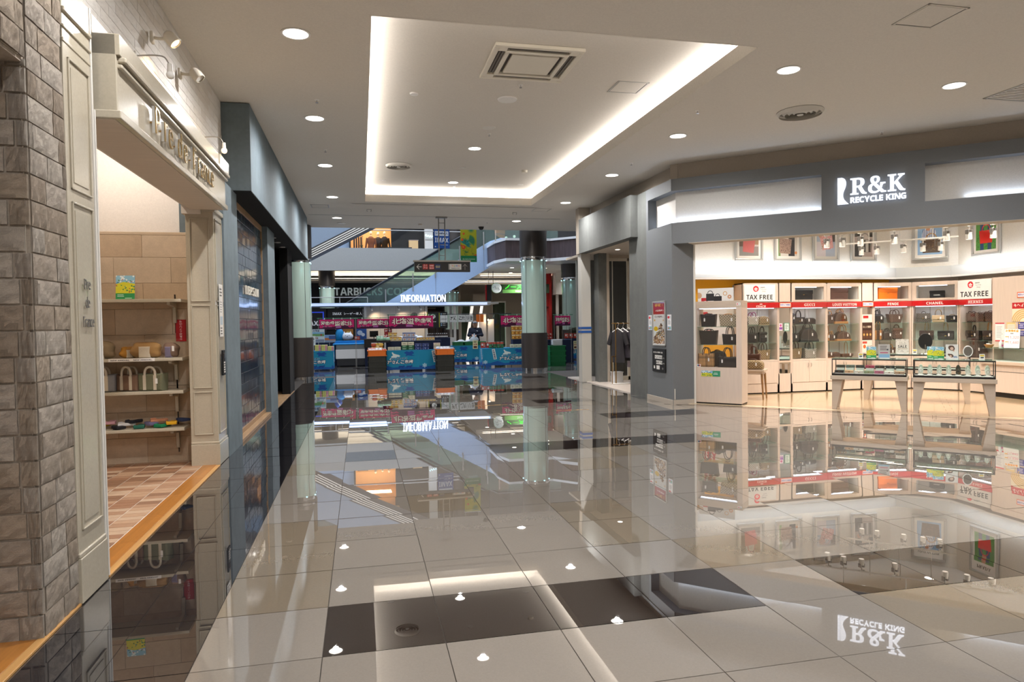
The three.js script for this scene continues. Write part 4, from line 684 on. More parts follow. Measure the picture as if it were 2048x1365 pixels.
{ // shop interior shell
  SM('wall_right_back', [bx(6.25, 12.1, 0, 3.95, -9.95, -10.1), plan([[12.0, -9.98], [12.95, -9.02], [13.1, -9.1], [12.1, -10.1]], 0, 3.95), bx(12.95, 13.1, 0, 3.95, -9.05, -3.2), bx(6.25, 6.44, 0, 3.95, -8.7, -9.95), bx(11.4, 13.1, 0, 3.95, -3.2, -3.05)], M.wallWhite);
  SM('ceiling_shop', plan([[6.2, -8.62], [6.3, -8.5], sp(7.0, -0.3), [13.1, -3.1], [13.1, -9.2], [12.1, -10.1], [6.2, -10.1]], 3.95, 4.02), M.ceil);
  const y = S('trim_6'); PS('yellow_panel', [bx(6.44, 8.05, 0.6, 1.22, -9.955, -9.93), bx(6.44, 8.05, 1.9, 2.46, -9.955, -9.93), bx(8.05, 12.0, 2.34, 2.46, -9.955, -9.93)], M.yellowWall, y);
  const sh = S('trim_7'); // light shelf over the cabinets
  const run = [[6.44, -9.72], [11.98, -9.72], [12.72, -8.98], [12.72, -3.3]], back = [[12.96, -3.3], [12.96, -9.04], [12.04, -9.96], [6.44, -9.96]];
  P('shelf_board', plan([...run, ...back], 2.45, 2.49), M.whiteGloss, sh); P('shelf_front', [bx(6.44, 11.98, 2.49, 2.7, -9.74, -9.72), plan([[11.98, -9.72], [12.72, -8.98], [12.735, -8.99], [11.98, -9.74]], 2.49, 2.7), bx(12.72, 12.74, 2.49, 2.7, -8.98, -3.3)], mat(0xf6f9fb, 0.5, { transmission: 0.5, thickness: 0 }), sh);
  const la = T('shelf_lamp', 'long lamp lying behind the white light shelf on the back wall', 'lamp'); P('tube', rb(6.6, 11.9, 2.5, 2.53, -9.86, -9.83, 0.006), M.ledCool, la); P('tray', bx(6.6, 11.9, 2.49, 2.5, -9.88, -9.81), M.white, la); { const l = area(9.25, 2.545, -9.845, 9.25, 5, -9.845, 5.3, 0.04, 0xeaf4ff, 120); l.rotation.set(Math.PI / 2, 0, 0); }
  const lb = T('shelf_lamp', 'long lamp lying behind the light shelf on the right wall', 'lamp'); P('tube', rb(12.83, 12.86, 2.5, 2.53, -8.8, -3.6, 0.006), M.ledCool, lb); P('tray', bx(12.81, 12.88, 2.49, 2.5, -8.8, -3.6), M.white, lb); { const l = area(12.845, 2.545, -6.2, 12.845, 5, -6.2, 0.04, 5.2, 0xeaf4ff, 120); l.rotation.set(Math.PI / 2, 0, 0); }
  // downlights in the shop ceiling
  const pts = [[7.6, -8.7], [8.6, -7.9], [9.6, -7.0], [10.6, -6.0], [8.9, -9.1], [10.1, -8.5], [11.2, -7.5], [11.8, -8.6], [12.2, -6.4], [11.4, -5.2]];
  pts.forEach(([x, z], i) => { const o = T('shop_downlight', `bright downlight in the bag shop ceiling, number ${['one', 'two', 'three', 'four', 'five', 'six', 'seven', 'eight', 'nine', 'ten'][i]} from the grey post`, 'downlight', [x, 3.95, z], 0, 'bag shop downlights'); o.userData.label = 'round downlight in the bag shop ceiling, seen mirrored in the floor'; P('ring', ring(0.09, 0.11, 0.008, 24).translate(0, -0.008, 0), M.white, o); P('lens', disc(0.09, 0, -0.003, 0, 20), M.lampGlow, o); spot(x, 3.93, z, x, 0, z, 0xfff5e9, L.shopCeil, 65, 1, 4); });
}
// track lights behind the header
{
  const C = camera.position, k = 0.906, hd = [[9.74, -9.1], [9.96, -8.91], [10.23, -8.71], [10.58, -8.19], [11.29, -7.66], [11.61, -7.48], [11.91, -7.24], [11.73, -10.49], [12.04, -10.35], [12.45, -10.0], [12.76, -9.77], [12.84, -9.37]].map(([x, z]) => [C.x + (x - C.x) * k, C.z + (z - C.z) * k]);
  const rails = [[hd[0], hd[6], 'front'], [hd[7], hd[11], 'rear']];
  for (const [a, b, n] of rails) { const o = T('track_rail', `white ${n} lighting track hung under the bag shop ceiling`, 'track'); const dx = b[0] - a[0], dz = b[1] - a[1], q = Math.hypot(dx, dz), g = rb(-0.3, q + 0.3, 3.17, 3.2, -0.018, 0.018, 0.004).rotateY(Math.atan2(-dz, dx)).translate(a[0], 0, a[1]); P('rail', g, M.offWhite, o); for (const t of [0.1, 0.5, 0.9]) P('drop_rod', rod([a[0] + dx * t, 3.2, a[1] + dz * t], [a[0] + dx * t, 3.95, a[1] + dz * t], 0.008), M.offWhite, o); }
  const dirA = [rails[0][1][0] - rails[0][0][0], rails[0][1][1] - rails[0][0][1]];
  hd.forEach(([x, z], i) => {
    const row = i < 7 ? 0 : 1, [a, b] = rails[row], t = ((x - a[0]) * (b[0] - a[0]) + (z - a[1]) * (b[1] - a[1])) / ((b[0] - a[0]) ** 2 + (b[1] - a[1]) ** 2); x = a[0] + (b[0] - a[0]) * t; z = a[1] + (b[1] - a[1]) * t;
    const w = ['first', 'second', 'third', 'fourth', 'fifth', 'sixth', 'seventh'];
    const o = T('track_spot', `white cylinder spot with grey collar, ${w[row ? i - 7 : i]} from the left on the ${row ? 'rear' : 'front'} track`, 'spotlight', [x, 3.17, z], 0, 'track spots');
    P('adapter', rb(-0.05, 0.05, -0.02, 0, -0.02, 0.02, 0.004), M.offWhite, o); P('yoke', rod([0, -0.02, 0], [0, -0.07, 0], 0.01), M.offWhite, o);
    PS('collar', [rb(-0.055, -0.02, -0.15, -0.07, -0.03, 0.03, 0.008), rb(0.02, 0.055, -0.15, -0.07, -0.03, 0.03, 0.008)], M.greyMetal, o); P('head', cy(0.052, 0.045, 0.12, 0, -0.24, 0, 18), M.offWhite, o); P('lens', disc(0.044, 0, -0.241, 0, 16), M.ledWhite, o);
    if (i % 2 === 0) spot(x, 2.9, z, x + 0.7, 0.9, z - 0.9, 0xfff6ec, 22, 30, 0.9, 2);
  });
}
// ---- framed advertising prints ----
{
  const pic = (word, fam, draw) => print(150, 215, (g, w, h) => { box(g, '#f3efe8', 0, 0, w, h); txt(g, word, w / 2, 34, word.length > 8 ? 15 : 24, '#2a2622', fam === 'serif' ? 'bold' : '', 'center', fam, 128); g.save(); g.beginPath(); g.rect(14, 50, 122, 150); g.clip(); draw(g); g.restore(); });
  const bagDraw = (g, c, x, y, w, h, tilt = 0, h2) => { g.save(); g.translate(x, y); g.rotate(tilt); g.strokeStyle = h2 || c; g.lineWidth = 5; g.beginPath(); g.ellipse(w / 2, 0, w * 0.28, h * 0.45, 0, Math.PI, 0); g.stroke(); g.fillStyle = c; g.beginPath(); g.moveTo(0, 0); g.lineTo(w, 0); g.lineTo(w * 0.94, h); g.lineTo(w * 0.06, h); g.closePath(); g.fill(); g.restore(); };
  const A = [
    ['CHANEL', 'sans-serif', (g) => { box(g, '#cfc8c2', 0, 50, 150, 165); box(g, '#6a5a52', 14, 50, 30, 150); box(g, '#8f8a86', 14, 150, 122, 50); box(g, '#a4876c', 100, 50, 36, 90); bagDraw(g, '#c46a68', 40, 90, 78, 88, 0.1); g.strokeStyle = '#a85654'; g.lineWidth = 1; for (let i = 0; i < 9; i++) { g.beginPath(); g.moveTo(36 + i * 10, 92); g.lineTo(80 + i * 10, 180); g.stroke(); } }],
    ['COACH', 'serif', (g) => { box(g, '#d9d2c8', 0, 50, 150, 165); box(g, '#20222a', 80, 50, 40, 150); box(g, '#dfe3ea', 50, 50, 50, 40); box(g, '#6e8a58', 14, 50, 14, 150); bagDraw(g, '#9c8274', 20, 104, 82, 80, 0.06, '#5a4438'); for (let i = 0; i < 90; i++) dot(g, '#5e463c', 26 + R() * 70, 110 + R() * 70, 1.6); dot(g, '#d08a5a', 128, 182, 8); }],
    ['GUCCI', 'serif', (g) => { box(g, '#b9c4d6', 0, 50, 150, 165); box(g, '#e6dde0', 14, 120, 60, 80); box(g, '#3a2e2c', 104, 50, 34, 70); dot(g, '#c99a8a', 46, 80, 22); bagDraw(g, '#e3a9a6', 34, 100, 84, 70, -0.2); for (let i = 0; i < 60; i++) dot(g, pick(['#c05a6a', '#7a9a6a', '#f0d8d4']), 42 + R() * 70, 96 + R() * 70, 2.4); }],
    ['HERMES', 'serif', (g) => { box(g, '#b9aaa2', 0, 50, 150, 165); box(g, '#2a2622', 14, 50, 122, 40); box(g, '#c9bdb4', 60, 60, 50, 40); box(g, '#25272c', 14, 130, 50, 70); bagDraw(g, '#8f8a84', 34, 104, 100, 72, 0); for (let i = 0; i < 5; i++) box(g, i % 2 ? '#d8d4ce' : '#3a3836', 40 + i * 18, 108, 9, 66); dot(g, '#c9977e', 40, 104, 12); }],
    ['LOUIS VUITTON', 'sans-serif', (g) => { box(g, '#8fb0d2', 0, 50, 150, 165); g.fillStyle = '#e8ebf2'; g.beginPath(); g.ellipse(70, 90, 34, 40, 0.4, 0, 7); g.fill(); for (let i = 0; i < 8; i++) box(g, '#3a4c7a', 40 + i * 8, 62, 3, 50); dot(g, '#c08a70', 66, 60, 10); bagDraw(g, '#54453a', 34, 118, 96, 72, 0, '#b98a4e'); for (let i = 0; i < 70; i++) dot(g, '#8a7358', 40 + R() * 86, 122 + R() * 62, 1.5); }],
    ['PRADA', 'serif', (g) => { box(g, '#4f8a3c', 0, 50, 150, 165); for (let i = 0; i < 80; i++) dot(g, '#3c7030', 14 + R() * 122, 120 + R() * 80, 3); box(g, '#2c4468', 40, 60, 22, 140); box(g, '#2c4468', 86, 60, 22, 140); dot(g, '#c08a70', 74, 62, 14); bagDraw(g, '#cf2a22', 34, 100, 84, 66, 0); }],
  ];
  const names = ['pink quilted bag', 'spotted beige bag beside dark trousers', 'pink flowered clutch', 'grey striped bag', 'brown patterned tote against blue sky', 'red handbag on green grass'];
  const spots = [[8.445, -9.94, 0], [9.39, -9.94, 0], [10.345, -9.94, 0], [11.315, -9.94, 0], [12.55, -9.37, -0.79], [12.94, -8.33, -Math.PI / 2]];
  A.forEach(([word, fam, d], i) => {
    const r = pic(word, fam, d), [x, z, ry] = spots[i], o = T('framed_print', `silver framed print showing a ${names[i]}`, 'picture', [x, 2.86, z], ry), w = 0.67, h = 0.97;
    P('frame', [rb(-w / 2, w / 2, 0, 0.05, 0, 0.04, 0.01, 2), rb(-w / 2, w / 2, h - 0.05, h, 0, 0.04, 0.01, 2), rb(-w / 2, -w / 2 + 0.05, 0.05, h - 0.05, 0, 0.04, 0.01, 2), rb(w / 2 - 0.05, w / 2, 0.05, h - 0.05, 0, 0.04, 0.01, 2)], M.silver, o);
    P('backing', bx(-w / 2 + 0.02, w / 2 - 0.02, 0.02, h - 0.02, 0, 0.015), M.white, o);
    printed('picture', w - 0.1, h - 0.1, r, M.printGloss, o, 0, h / 2, 0.017);
  });
}
// ---- cabinets along the back ----
const taxFree = print(300, 150, (g, w, h) => { box(g, '#f4f2ee', 0, 0, w, h); dot(g, '#d2202c', 115, 38, 26); dot(g, '#f4f2ee', 115, 42, 7); for (let i = 0; i < 5; i++) { const a = i * 1.2566 - 1.57; dot(g, '#f4f2ee', 115 + 11 * Math.cos(a), 42 + 11 * Math.sin(a), 6); } dot(g, '#d2202c', 115, 42, 3); for (let i = 0; i < 6; i++) dot(g, '#d2202c', 88 + R() * 60, 16 + R() * 48, 2.5); txt(g, 'Japan.', 158, 30, 15, '#4a4a4a', 'bold', 'left'); txt(g, 'Tax-free', 158, 48, 15, '#a0a0a0', '', 'left'); txt(g, 'Shop', 172, 65, 15, '#8a8a8a', '', 'left'); txt(g, 'TAX FREE', 150, 132, 58, '#1a1a1c', 'bold', 'center', 'sans-serif', 255); });
const camStick = print(110, 36, (g, w, h) => { box(g, '#e2612a', 0, 0, w, h); box(g, '#e9dfe6', 5, 5, w - 10, h - 10); jp(g, '防犯カメラ録画中', 7, 11, 12, '#3a3a88', 0.14); });
const bandWord = (word, fam, sub) => print(260, 36, (g, w, h) => { box(g, '#b3161b', 0, 0, w, h); txt(g, word, w / 2, sub ? 33 : 28, sub ? 20 : 27, '#f7ece6', 'bold', 'center', fam, 200); if (sub) { dot(g, '#f7ece6', w / 2 - 5, 9, 3); dot(g, '#f7ece6', w / 2 + 5, 9, 3); box(g, '#f7ece6', w / 2 - 10, 10, 20, 3); } });
const CAB = [];
function cabinet(desc, a, b, opt = {}) {
  const dx = b[0] - a[0], dz = b[1] - a[1], W = Math.hypot(dx, dz), ry = Math.atan2(-dz, dx), D = 0.34;
  const o = T('display_cabinet', desc, 'cabinet', [a[0], 0, a[1]], ry);
  const m = M.woodPale;
  P('carcass', [bx(0, 0.022, 0.03, 2.36, -D, -0.004), bx(W - 0.022, W, 0.03, 2.36, -D, -0.004), bx(0, W, 2.335, 2.36, -D, -0.004), bx(0.022, W - 0.022, 0.69, 0.72, -D, -0.002), bx(0.022, W - 0.022, 0.2, 0.22, -D, -0.006), bx(0.022, W - 0.022, 1.835, 1.96, -D, -0.006), bx(0, W, 0.03, 0.2, -0.03, -0.004)], m, o);
  P('back_panel', bx(0.022, W - 0.022, 0.72, 1.835, -D, -D + 0.012), M.whiteGloss, o);
  P('plinth', bx(0.01, W - 0.01, 0, 0.03, -D, -0.03), M.black, o);
  for (const [x0, x1, hx] of [[0.024, W / 2 - 0.002, W / 2 - 0.035], [W / 2 + 0.002, W - 0.024, W / 2 + 0.035]]) { const d = P('door', rb(x0, x1, 0.225, 0.685, -0.02, 0, 0.003), m, o); P('handle', tube([[hx, 0.56, 0], [hx, 0.56, 0.02], [hx, 0.63, 0.02], [hx, 0.63, 0]], 0.005, 8, 6), M.chrome, d); }
  for (const y of [1.08, 1.46]) P('glass_shelf', bx(0.024, W - 0.024, y, y + 0.008, -D + 0.014, -0.05), M.glassShelf, o);
  for (const x of [W * 0.35, W * 0.65]) P('shelf_standard', bx(x - 0.006, x + 0.006, 0.73, 1.83, -D + 0.012, -D + 0.018), M.steel, o);
  for (const [x0, x1] of [[0.024, W / 2 + 0.01], [W / 2 - 0.01, W - 0.024]]) P('glass_door', bx(x0, x1, 0.73, 1.83, x0 < 0.1 ? -0.022 : -0.034, x0 < 0.1 ? -0.018 : -0.03), M.glass, o);
  const band = P('header_band', rb(-0.002, W + 0.002, 1.832, 1.948, -0.006, 0.014, 0.004), M.redBand, o);
  if (opt.word) printed('brand_lettering', Math.min(W * 0.96, 0.8), 0.108, opt.word, M.printGloss, band, W / 2, 1.89, 0.0155);
  // box niche on top
  if (opt.niche !== false) {
    const n0 = W * 0.1, n1 = W * 0.92;
    P('niche_front', [bx(0.0, n0, 1.96, 2.34, -0.03, 0), bx(n1, W, 1.96, 2.34, -0.03, 0), bx(n0, n1, 1.96, 2.0, -0.03, 0), bx(n0, n1, 2.28, 2.34, -0.03, 0)], m, o);
    P('niche_lining', [bx(n0, n1, 2.0, 2.28, -D, -D + 0.01), bx(n0 - 0.012, n0, 2.0, 2.28, -D, -0.03), bx(n1, n1 + 0.012, 2.0, 2.28, -D, -0.03), bx(n0, n1, 1.99, 2.0, -D, -0.03), bx(n0, n1, 2.28, 2.29, -D, -0.03)], M.wallWhite, o);
    P('niche_led', rb(n0 + 0.04, n1 - 0.14, 2.262, 2.278, -0.07, -0.05, 0.004), M.ledCool, o);
    const q = new THREE.Vector3((n0 + n1) / 2, 2.258, -0.06).applyAxisAngle(new THREE.Vector3(0, 1, 0), ry).add(o.position); const l = area(q.x, q.y, q.z, q.x, 0, q.z, n1 - n0 - 0.2, 0.02, 0xe8f1ff, 26); l.rotation.order = 'YXZ'; l.rotation.set(-Math.PI / 2, ry, 0);
  } else P('top_panel', bx(0.0, W, 1.96, 2.34, -0.03, 0), m, o);
  P('case_led', rb(0.06, W - 0.06, 1.815, 1.832, -0.08, -0.06, 0.004), M.ledCool, o);
  { const q = new THREE.Vector3(W / 2, 1.808, -0.07).applyAxisAngle(new THREE.Vector3(0, 1, 0), ry).add(o.position); const l = area(q.x, q.y, q.z, q.x, 0, q.z, W - 0.14, 0.02, 0xf0f5ff, 62); l.rotation.order = 'YXZ'; l.rotation.set(-Math.PI / 2, ry, 0); }
  return { o, W, ry, at: (x, y, z) => { const q = new THREE.Vector3(x, y, z).applyAxisAngle(new THREE.Vector3(0, 1, 0), ry).add(o.position); return [q.x, q.y, q.z]; } };
}
function column(desc, a, b, face) {                     // narrow panel between cabinets
  const dx = b[0] - a[0], dz = b[1] - a[1], W = Math.hypot(dx, dz), ry = Math.atan2(-dz, dx), o = T('mirror_column', desc, 'panel', [a[0], 0, a[1]], ry);
  P('carcass', [bx(0.002, 0.02, 0.03, 2.36, -0.3, -0.004), bx(W - 0.02, W - 0.002, 0.03, 2.36, -0.3, -0.004), bx(0.002, W - 0.002, 1.96, 2.36, -0.3, -0.004), bx(0.002, W - 0.002, 0.03, 0.42, -0.3, -0.004)], M.woodPale, o);
  P('mirror', bx(0.02, W - 0.02, 0.42, 1.83, -0.03, -0.024), M.mirror, o); P('shelf', bx(0.02, W - 0.02, 0.66, 0.7, -0.03, -0.006), M.woodPaleH, o); P('header_band', rb(0, W, 1.832, 1.948, -0.006, 0.014, 0.004), M.redBand, o);
  printed('sticker', Math.min(0.28, W * 0.92), 0.1, camStick, M.print, o, W / 2, 1.89, 0.016);
  face(o, W);
}
const card = print(64, 84, (g, w, h) => { box(g, '#6f9a86', 0, 0, w, h); box(g, '#dfe9e2', 8, 8, w - 16, h - 16); lines(g, '#4f7a68', 14, 18, 36, 6, 9, 4); });
const pinkCard = print(48, 84, (g, w, h) => { box(g, '#e6dce6', 0, 0, w, h); box(g, '#8a4aa8', 0, 44, w, 26); dot(g, '#d85a9a', 24, 24, 14); dot(g, '#2a2a3a', 20, 20, 4); });
const brownAd = print(90, 240, (g, w, h) => { box(g, '#e7ded2', 0, 0, w, h); box(g, '#b0181c', 10, 8, 46, 16); box(g, '#3b2218', 0, 50, w, 110); jp(g, 'ロニス買取', 6, 70, 15, '#e8d9c0', 0.13); for (let i = 0; i < 3; i++) { box(g, '#5a3826', 6 + i * 28, 100, 24, 52); dot(g, '#c9a25a', 18 + i * 28, 126, 8); } box(g, '#f0e6da', 0, 164, 46, 70); dot(g, '#d8642a', 22, 200, 12); box(g, '#b9483a', 4, 168, 40, 14); txt(g, '9,147', 68, 206, 16, '#5a5450'); });
{
  const L0 = 8.10, z = -9.58;
  const c1 = cabinet('back cabinet under the left tax free banner, leftmost of the row', [8.08, z], [8.92, z], { word: bandWord('COACH', 'serif', 1), niche: false });
  column('narrow mirror panel with cards left of the second back cabinet', [8.925, z], [9.235, z], (o, W) => { printed('card', 0.13, 0.18, card, M.print, o, W * 0.66, 1.42, -0.015); printed('pink_card', 0.08, 0.16, pinkCard, M.print, o, W * 0.2, 1.42, -0.016); });
  const c2 = cabinet('second back cabinet from the left, black bags on three shelves', [9.24, z], [10.1, z], { word: bandWord('GUCCI', 'serif') });
  const c3 = cabinet('third back cabinet from the left, brown bags with tan handles', [10.105, z], [10.97, z], { word: bandWord('LOUIS VUITTON', 'sans-serif') });
  column('narrow panel with brown advertisement between the third and fourth cabinets', [10.975, z], [11.285, z], (o, W) => printed('advertisement', 0.26, 0.85, brownAd, M.print, o, W / 2, 1.24, -0.015));
  const c4 = cabinet('fourth back cabinet with an orange box on top', [11.29, z], [12.08, -9.38], { word: bandWord('FENDI', 'sans-serif') });
  const c5 = cabinet('angled fifth back cabinet with beige and black quilted bags', [12.085, -9.375], [12.62, -8.69], { word: bandWord('CHANEL', 'sans-serif') });
  const c6 = cabinet('sixth back cabinet under the right tax free banner', [12.622, -8.68], [12.66, -7.9], { word: bandWord('HERMES', 'serif'), niche: false });
  CAB.push(c1, c2, c3, c4, c5, c6);
  for (const [c, w, h, n] of [[c1, 0.74, 0.36, 'left'], [c6, 0.76, 0.4, 'right']]) { const p = c.at(c.W / 2 - 0.03, 2.15, 0.005), o = T('tax_free_banner', `white tax free banner with red blossom on the ${n} end of the cabinets`, 'banner', p, c.ry); printed('sheet', w, h, taxFree, M.print, o, 0, 0, 0.004, { sx: 10, sy: 2, bend: (g) => { const q = g.attributes.position; for (let i = 0; i < q.count; i++) q.setZ(i, q.getZ(i) + 0.006 * (1 + Math.sin(q.getX(i) * 9))); } }); PS('tape', [bx(-w / 2, -w / 2 + 0.03, h / 2 - 0.03, h / 2, 0, 0.003), bx(w / 2 - 0.03, w / 2, h / 2 - 0.03, h / 2, 0, 0.003)], M.white, o); }
  // boxes in the niches
  for (const [c, x, w, h, col, label] of [[c2, 0.34, 0.46, 0.21, 0x17171a, 'black gift box in the niche over the second cabinet'], [c3, 0.36, 0.46, 0.255, 0x5a4038, 'brown gift box leaning in the niche over the third cabinet'], [c4, 0.34, 0.42, 0.25, 0xe8751a, 'orange gift box in the niche over the fourth cabinet'], [c5, 0.46, 0.27, 0.16, 0x141416, 'small black gift box in the niche over the angled cabinet']]) {
    const o = T('gift_box', label, 'box', c.at(x, 2.0, -0.17), c.ry + 0.06), mm = mat(col, 0.45); P('box_body', rb(-w / 2, w / 2, 0, h * 0.68, -0.1, 0.1, 0.004), mm, o); P('lid', rb(-w / 2 - 0.005, w / 2 + 0.005, h * 0.62, h, -0.105, 0.105, 0.005), mm, o);
    if (c === c5) { const r = print(110, 30, (g, a, b) => { box(g, '#141416', 0, 0, a, b); txt(g, 'CHANEL', a / 2, 23, 22, '#e8e8e8'); }); printed('lettering', 0.16, 0.044, r, M.print, o, 0, h * 0.4, 0.1015); } else if (c === c3) { const r = print(150, 20, (g, a, b) => { box(g, '#5a4038', 0, 0, a, b); txt(g, 'LOUIS VUITTON', a / 2, 16, 16, '#3a2822'); }); printed('lettering', 0.28, 0.037, r, M.print, o, 0, 0.05, 0.1015); } else { P('crest', rb(-0.02, 0.02, h * 0.5, h * 0.5 + 0.012, 0.104, 0.107, 0.002), M.gold, o); }
  }
  // bags: [cabinet, x, shelf, kind, w, h, d, material, handle, words, options]
  const sy = [1.469, 1.089, 0.722], sn2 = ['top', 'middle', 'bottom'], cn = ['the leftmost back cabinet', 'the second back cabinet', 'the third back cabinet', 'the fourth back cabinet', 'the angled back cabinet', 'the rightmost back cabinet'];
  const B = M.leatherBlack, br = M.leatherBrown, tn = M.leatherTan;
  const rows = [
    [0, 0.1, 0, 'tote', 0.2, 0.2, 0.1, B, B, 'black leather tote', {}], [0, 0.33, 0, 'tote', 0.28, 0.2, 0.12, patt(0xd8cdbd, checkTex), mat(0x8a2a5c, 0.5), 'cream and plum tote', { hh: 0.1 }], [0, 0.6, 0, 'boston', 0.26, 0.18, 0.12, M.signatureTan, M.leatherBeige, 'rounded tan patterned bag', { hh: 0.04 }],
    [0, 0.1, 1, 'tote', 0.18, 0.2, 0.1, M.navyLeather, B, 'slate leather tote', { hh: 0.16 }], [0, 0.32, 1, 'tote', 0.24, 0.22, 0.1, B, B, 'black tote with white tag', { hh: 0.15, k: 1.05 }], [0, 0.58, 1, 'back', 0.19, 0.23, 0.1, B, B, 'black slim shoulder bag', { hh: 0.2 }],
    [0, 0.12, 2, 'tote', 0.3, 0.36, 0.12, br, br, 'large brown leather tote', { hh: 0.05, k: 1 }], [0, 0.58, 2, 'tote', 0.32, 0.22, 0.12, M.signatureTan, br, 'tan patterned tote with brown handles', { hh: 0.18 }],
    [1, 0.08, 0, 'back', 0.16, 0.24, 0.1, M.navyLeather, M.navyLeather, 'navy backpack', {}], [1, 0.29, 0, 'flap', 0.24, 0.15, 0.1, B, B, 'black bag with wide strap', { hh: 0.16, sr: 0.014 }], [1, 0.57, 0, 'boston', 0.28, 0.14, 0.1, B, B, 'low black pouch bag', { hh: 0.02, tx: -0.2 }],
    [1, 0.12, 1, 'tote', 0.24, 0.2, 0.1, B, B, 'black slouchy bag', { hh: 0.22, k: 1.15 }], [1, 0.52, 1, 'dome', 0.46, 0.3, 0.16, B, B, 'large black domed handbag', { hh: 0.14, tx: 0.12 }],
    [1, 0.16, 2, 'tote', 0.32, 0.24, 0.12, M.monoTan, br, 'tan patterned tote', { hh: 0.18, strap: 0 }], [1, 0.56, 2, 'tote', 0.3, 0.22, 0.12, patt(0xd9d6c8, monoTex), B, 'blue flowered white tote', { hh: 0.18 }],
    [2, 0.12, 0, 'tote', 0.26, 0.22, 0.12, M.mono, tn, 'brown patterned tote', { hh: 0.1 }], [2, 0.46, 0, 'dome', 0.34, 0.26, 0.14, M.mono, tn, 'brown hobo bag with tan edge', { hh: 0.1 }],
    [2, 0.1, 1, 'tote', 0.16, 0.18, 0.1, M.mono, tn, 'small brown tote with tan handles', { hh: 0.2, strap: 1 }], [2, 0.25, 1, 'boston', 0.14, 0.15, 0.1, M.mono, tn, 'tiny brown patterned bag', { hh: 0.1 }], [2, 0.52, 1, 'dome', 0.38, 0.22, 0.16, M.mono, tn, 'wide brown bag with tan trim', { hh: 0.16 }],
    [2, 0.12, 2, 'boston', 0.24, 0.13, 0.12, M.mono, tn, 'slumped brown patterned bag', { hh: 0.02 }], [2, 0.34, 2, 'boston', 0.24, 0.12, 0.12, M.mono, tn, 'flat brown pochette with tan band', { hh: 0.02, tag: false }], [2, 0.62, 2, 'flap', 0.26, 0.08, 0.12, M.mono, tn, 'slim brown pochette with long strap', { hh: 0.28, sw: 0.3 }],
    [3, 0.13, 0, 'boston', 0.27, 0.2, 0.13, B, B, 'round black leather bag', { hh: 0.14 }], [3, 0.54, 0, 'tote', 0.34, 0.2, 0.14, M.damier, br, 'brown checked tote', { hh: 0.12, k: 0.7 }],
    [3, 0.12, 1, 'tote', 0.25, 0.24, 0.12, M.mono, tn, 'tall brown tote with tan straps', { hh: 0.22, strap: 1 }], [3, 0.37, 1, 'boston', 0.22, 0.2, 0.12, M.monoDark, br, 'dark brown patterned shoulder bag', { hh: 0.1 }], [3, 0.6, 1, 'back', 0.22, 0.26, 0.12, M.damier, br, 'brown checked backpack', {}], [3, 0.42, 2, 'tote', 0.26, 0.2, 0.12, M.mono, tn, 'brown bag behind the sale sign', { hh: 0.1 }],
    [4, 0.2, 0, 'flap', 0.26, 0.2, 0.1, M.monoGrey, M.leatherGrey, 'taupe patterned bag', { hh: 0.05, sw: 0.3 }], [4, 0.48, 0, 'flap', 0.23, 0.15, 0.08, M.leatherBeige, M.gold, 'beige flap bag on gold chain', { hh: 0.14 }], [4, 0.74, 0, 'flap', 0.21, 0.14, 0.08, M.quilt, M.gold, 'small black quilted flap bag', { hh: 0.03 }],
    [4, 0.26, 1, 'flap', 0.27, 0.2, 0.08, patt(0x4a3a36, checkTex), M.gold, 'brown quilted flap bag on chain', { hh: 0.2, sw: 0.25 }], [4, 0.62, 1, 'flap', 0.3, 0.19, 0.09, M.quilt, M.gold, 'black quilted flap bag on chain', { hh: 0.2, sw: 0.25 }], [4, 0.66, 2, 'boston', 0.26, 0.16, 0.1, B, B, 'black bag behind the dark mirror', { hh: 0.12 }],
    [5, 0.14, 0, 'tote', 0.18, 0.2, 0.12, M.damier, br, 'brown checked pouch bag', { hh: 0.05, tag: false }], [5, 0.36, 0, 'tote', 0.2, 0.19, 0.12, M.damier, br, 'brown checked shopper', { hh: 0.04, tag: false }], [5, 0.6, 0, 'tote', 0.26, 0.22, 0.12, M.damier, br, 'wide brown checked tote', { hh: 0.04, tag: false }],
    [5, 0.2, 1, 'flap', 0.3, 0.2, 0.1, B, B, 'black camera bag with bunched strap', { hh: 0.12, sw: 0.2, sr: 0.014 }], [5, 0.55, 1, 'flap', 0.24, 0.2, 0.1, M.monoDark, tn, 'brown messenger bag with tan edge', { hh: 0.2, sw: 0.4, sr: 0.014 }], [5, 0.3, 2, 'tote', 0.34, 0.36, 0.12, M.monoDark, br, 'tall dark brown tote', { hh: 0.05, k: 1 }],
  ];
  for (const [ci, x, s, kind, w, h, d, m, hm, words, o] of rows) { const c = CAB[ci]; bag(`${words} on the ${sn2[s]} level of ${cn[ci]}`, kind, w, h, d, m, hm, c.at(Math.max(w / 2 + 0.03, Math.min(c.W - w / 2 - 0.03, x)), sy[s], -0.185), c.ry, 'bags in the back cabinets', o); }
}
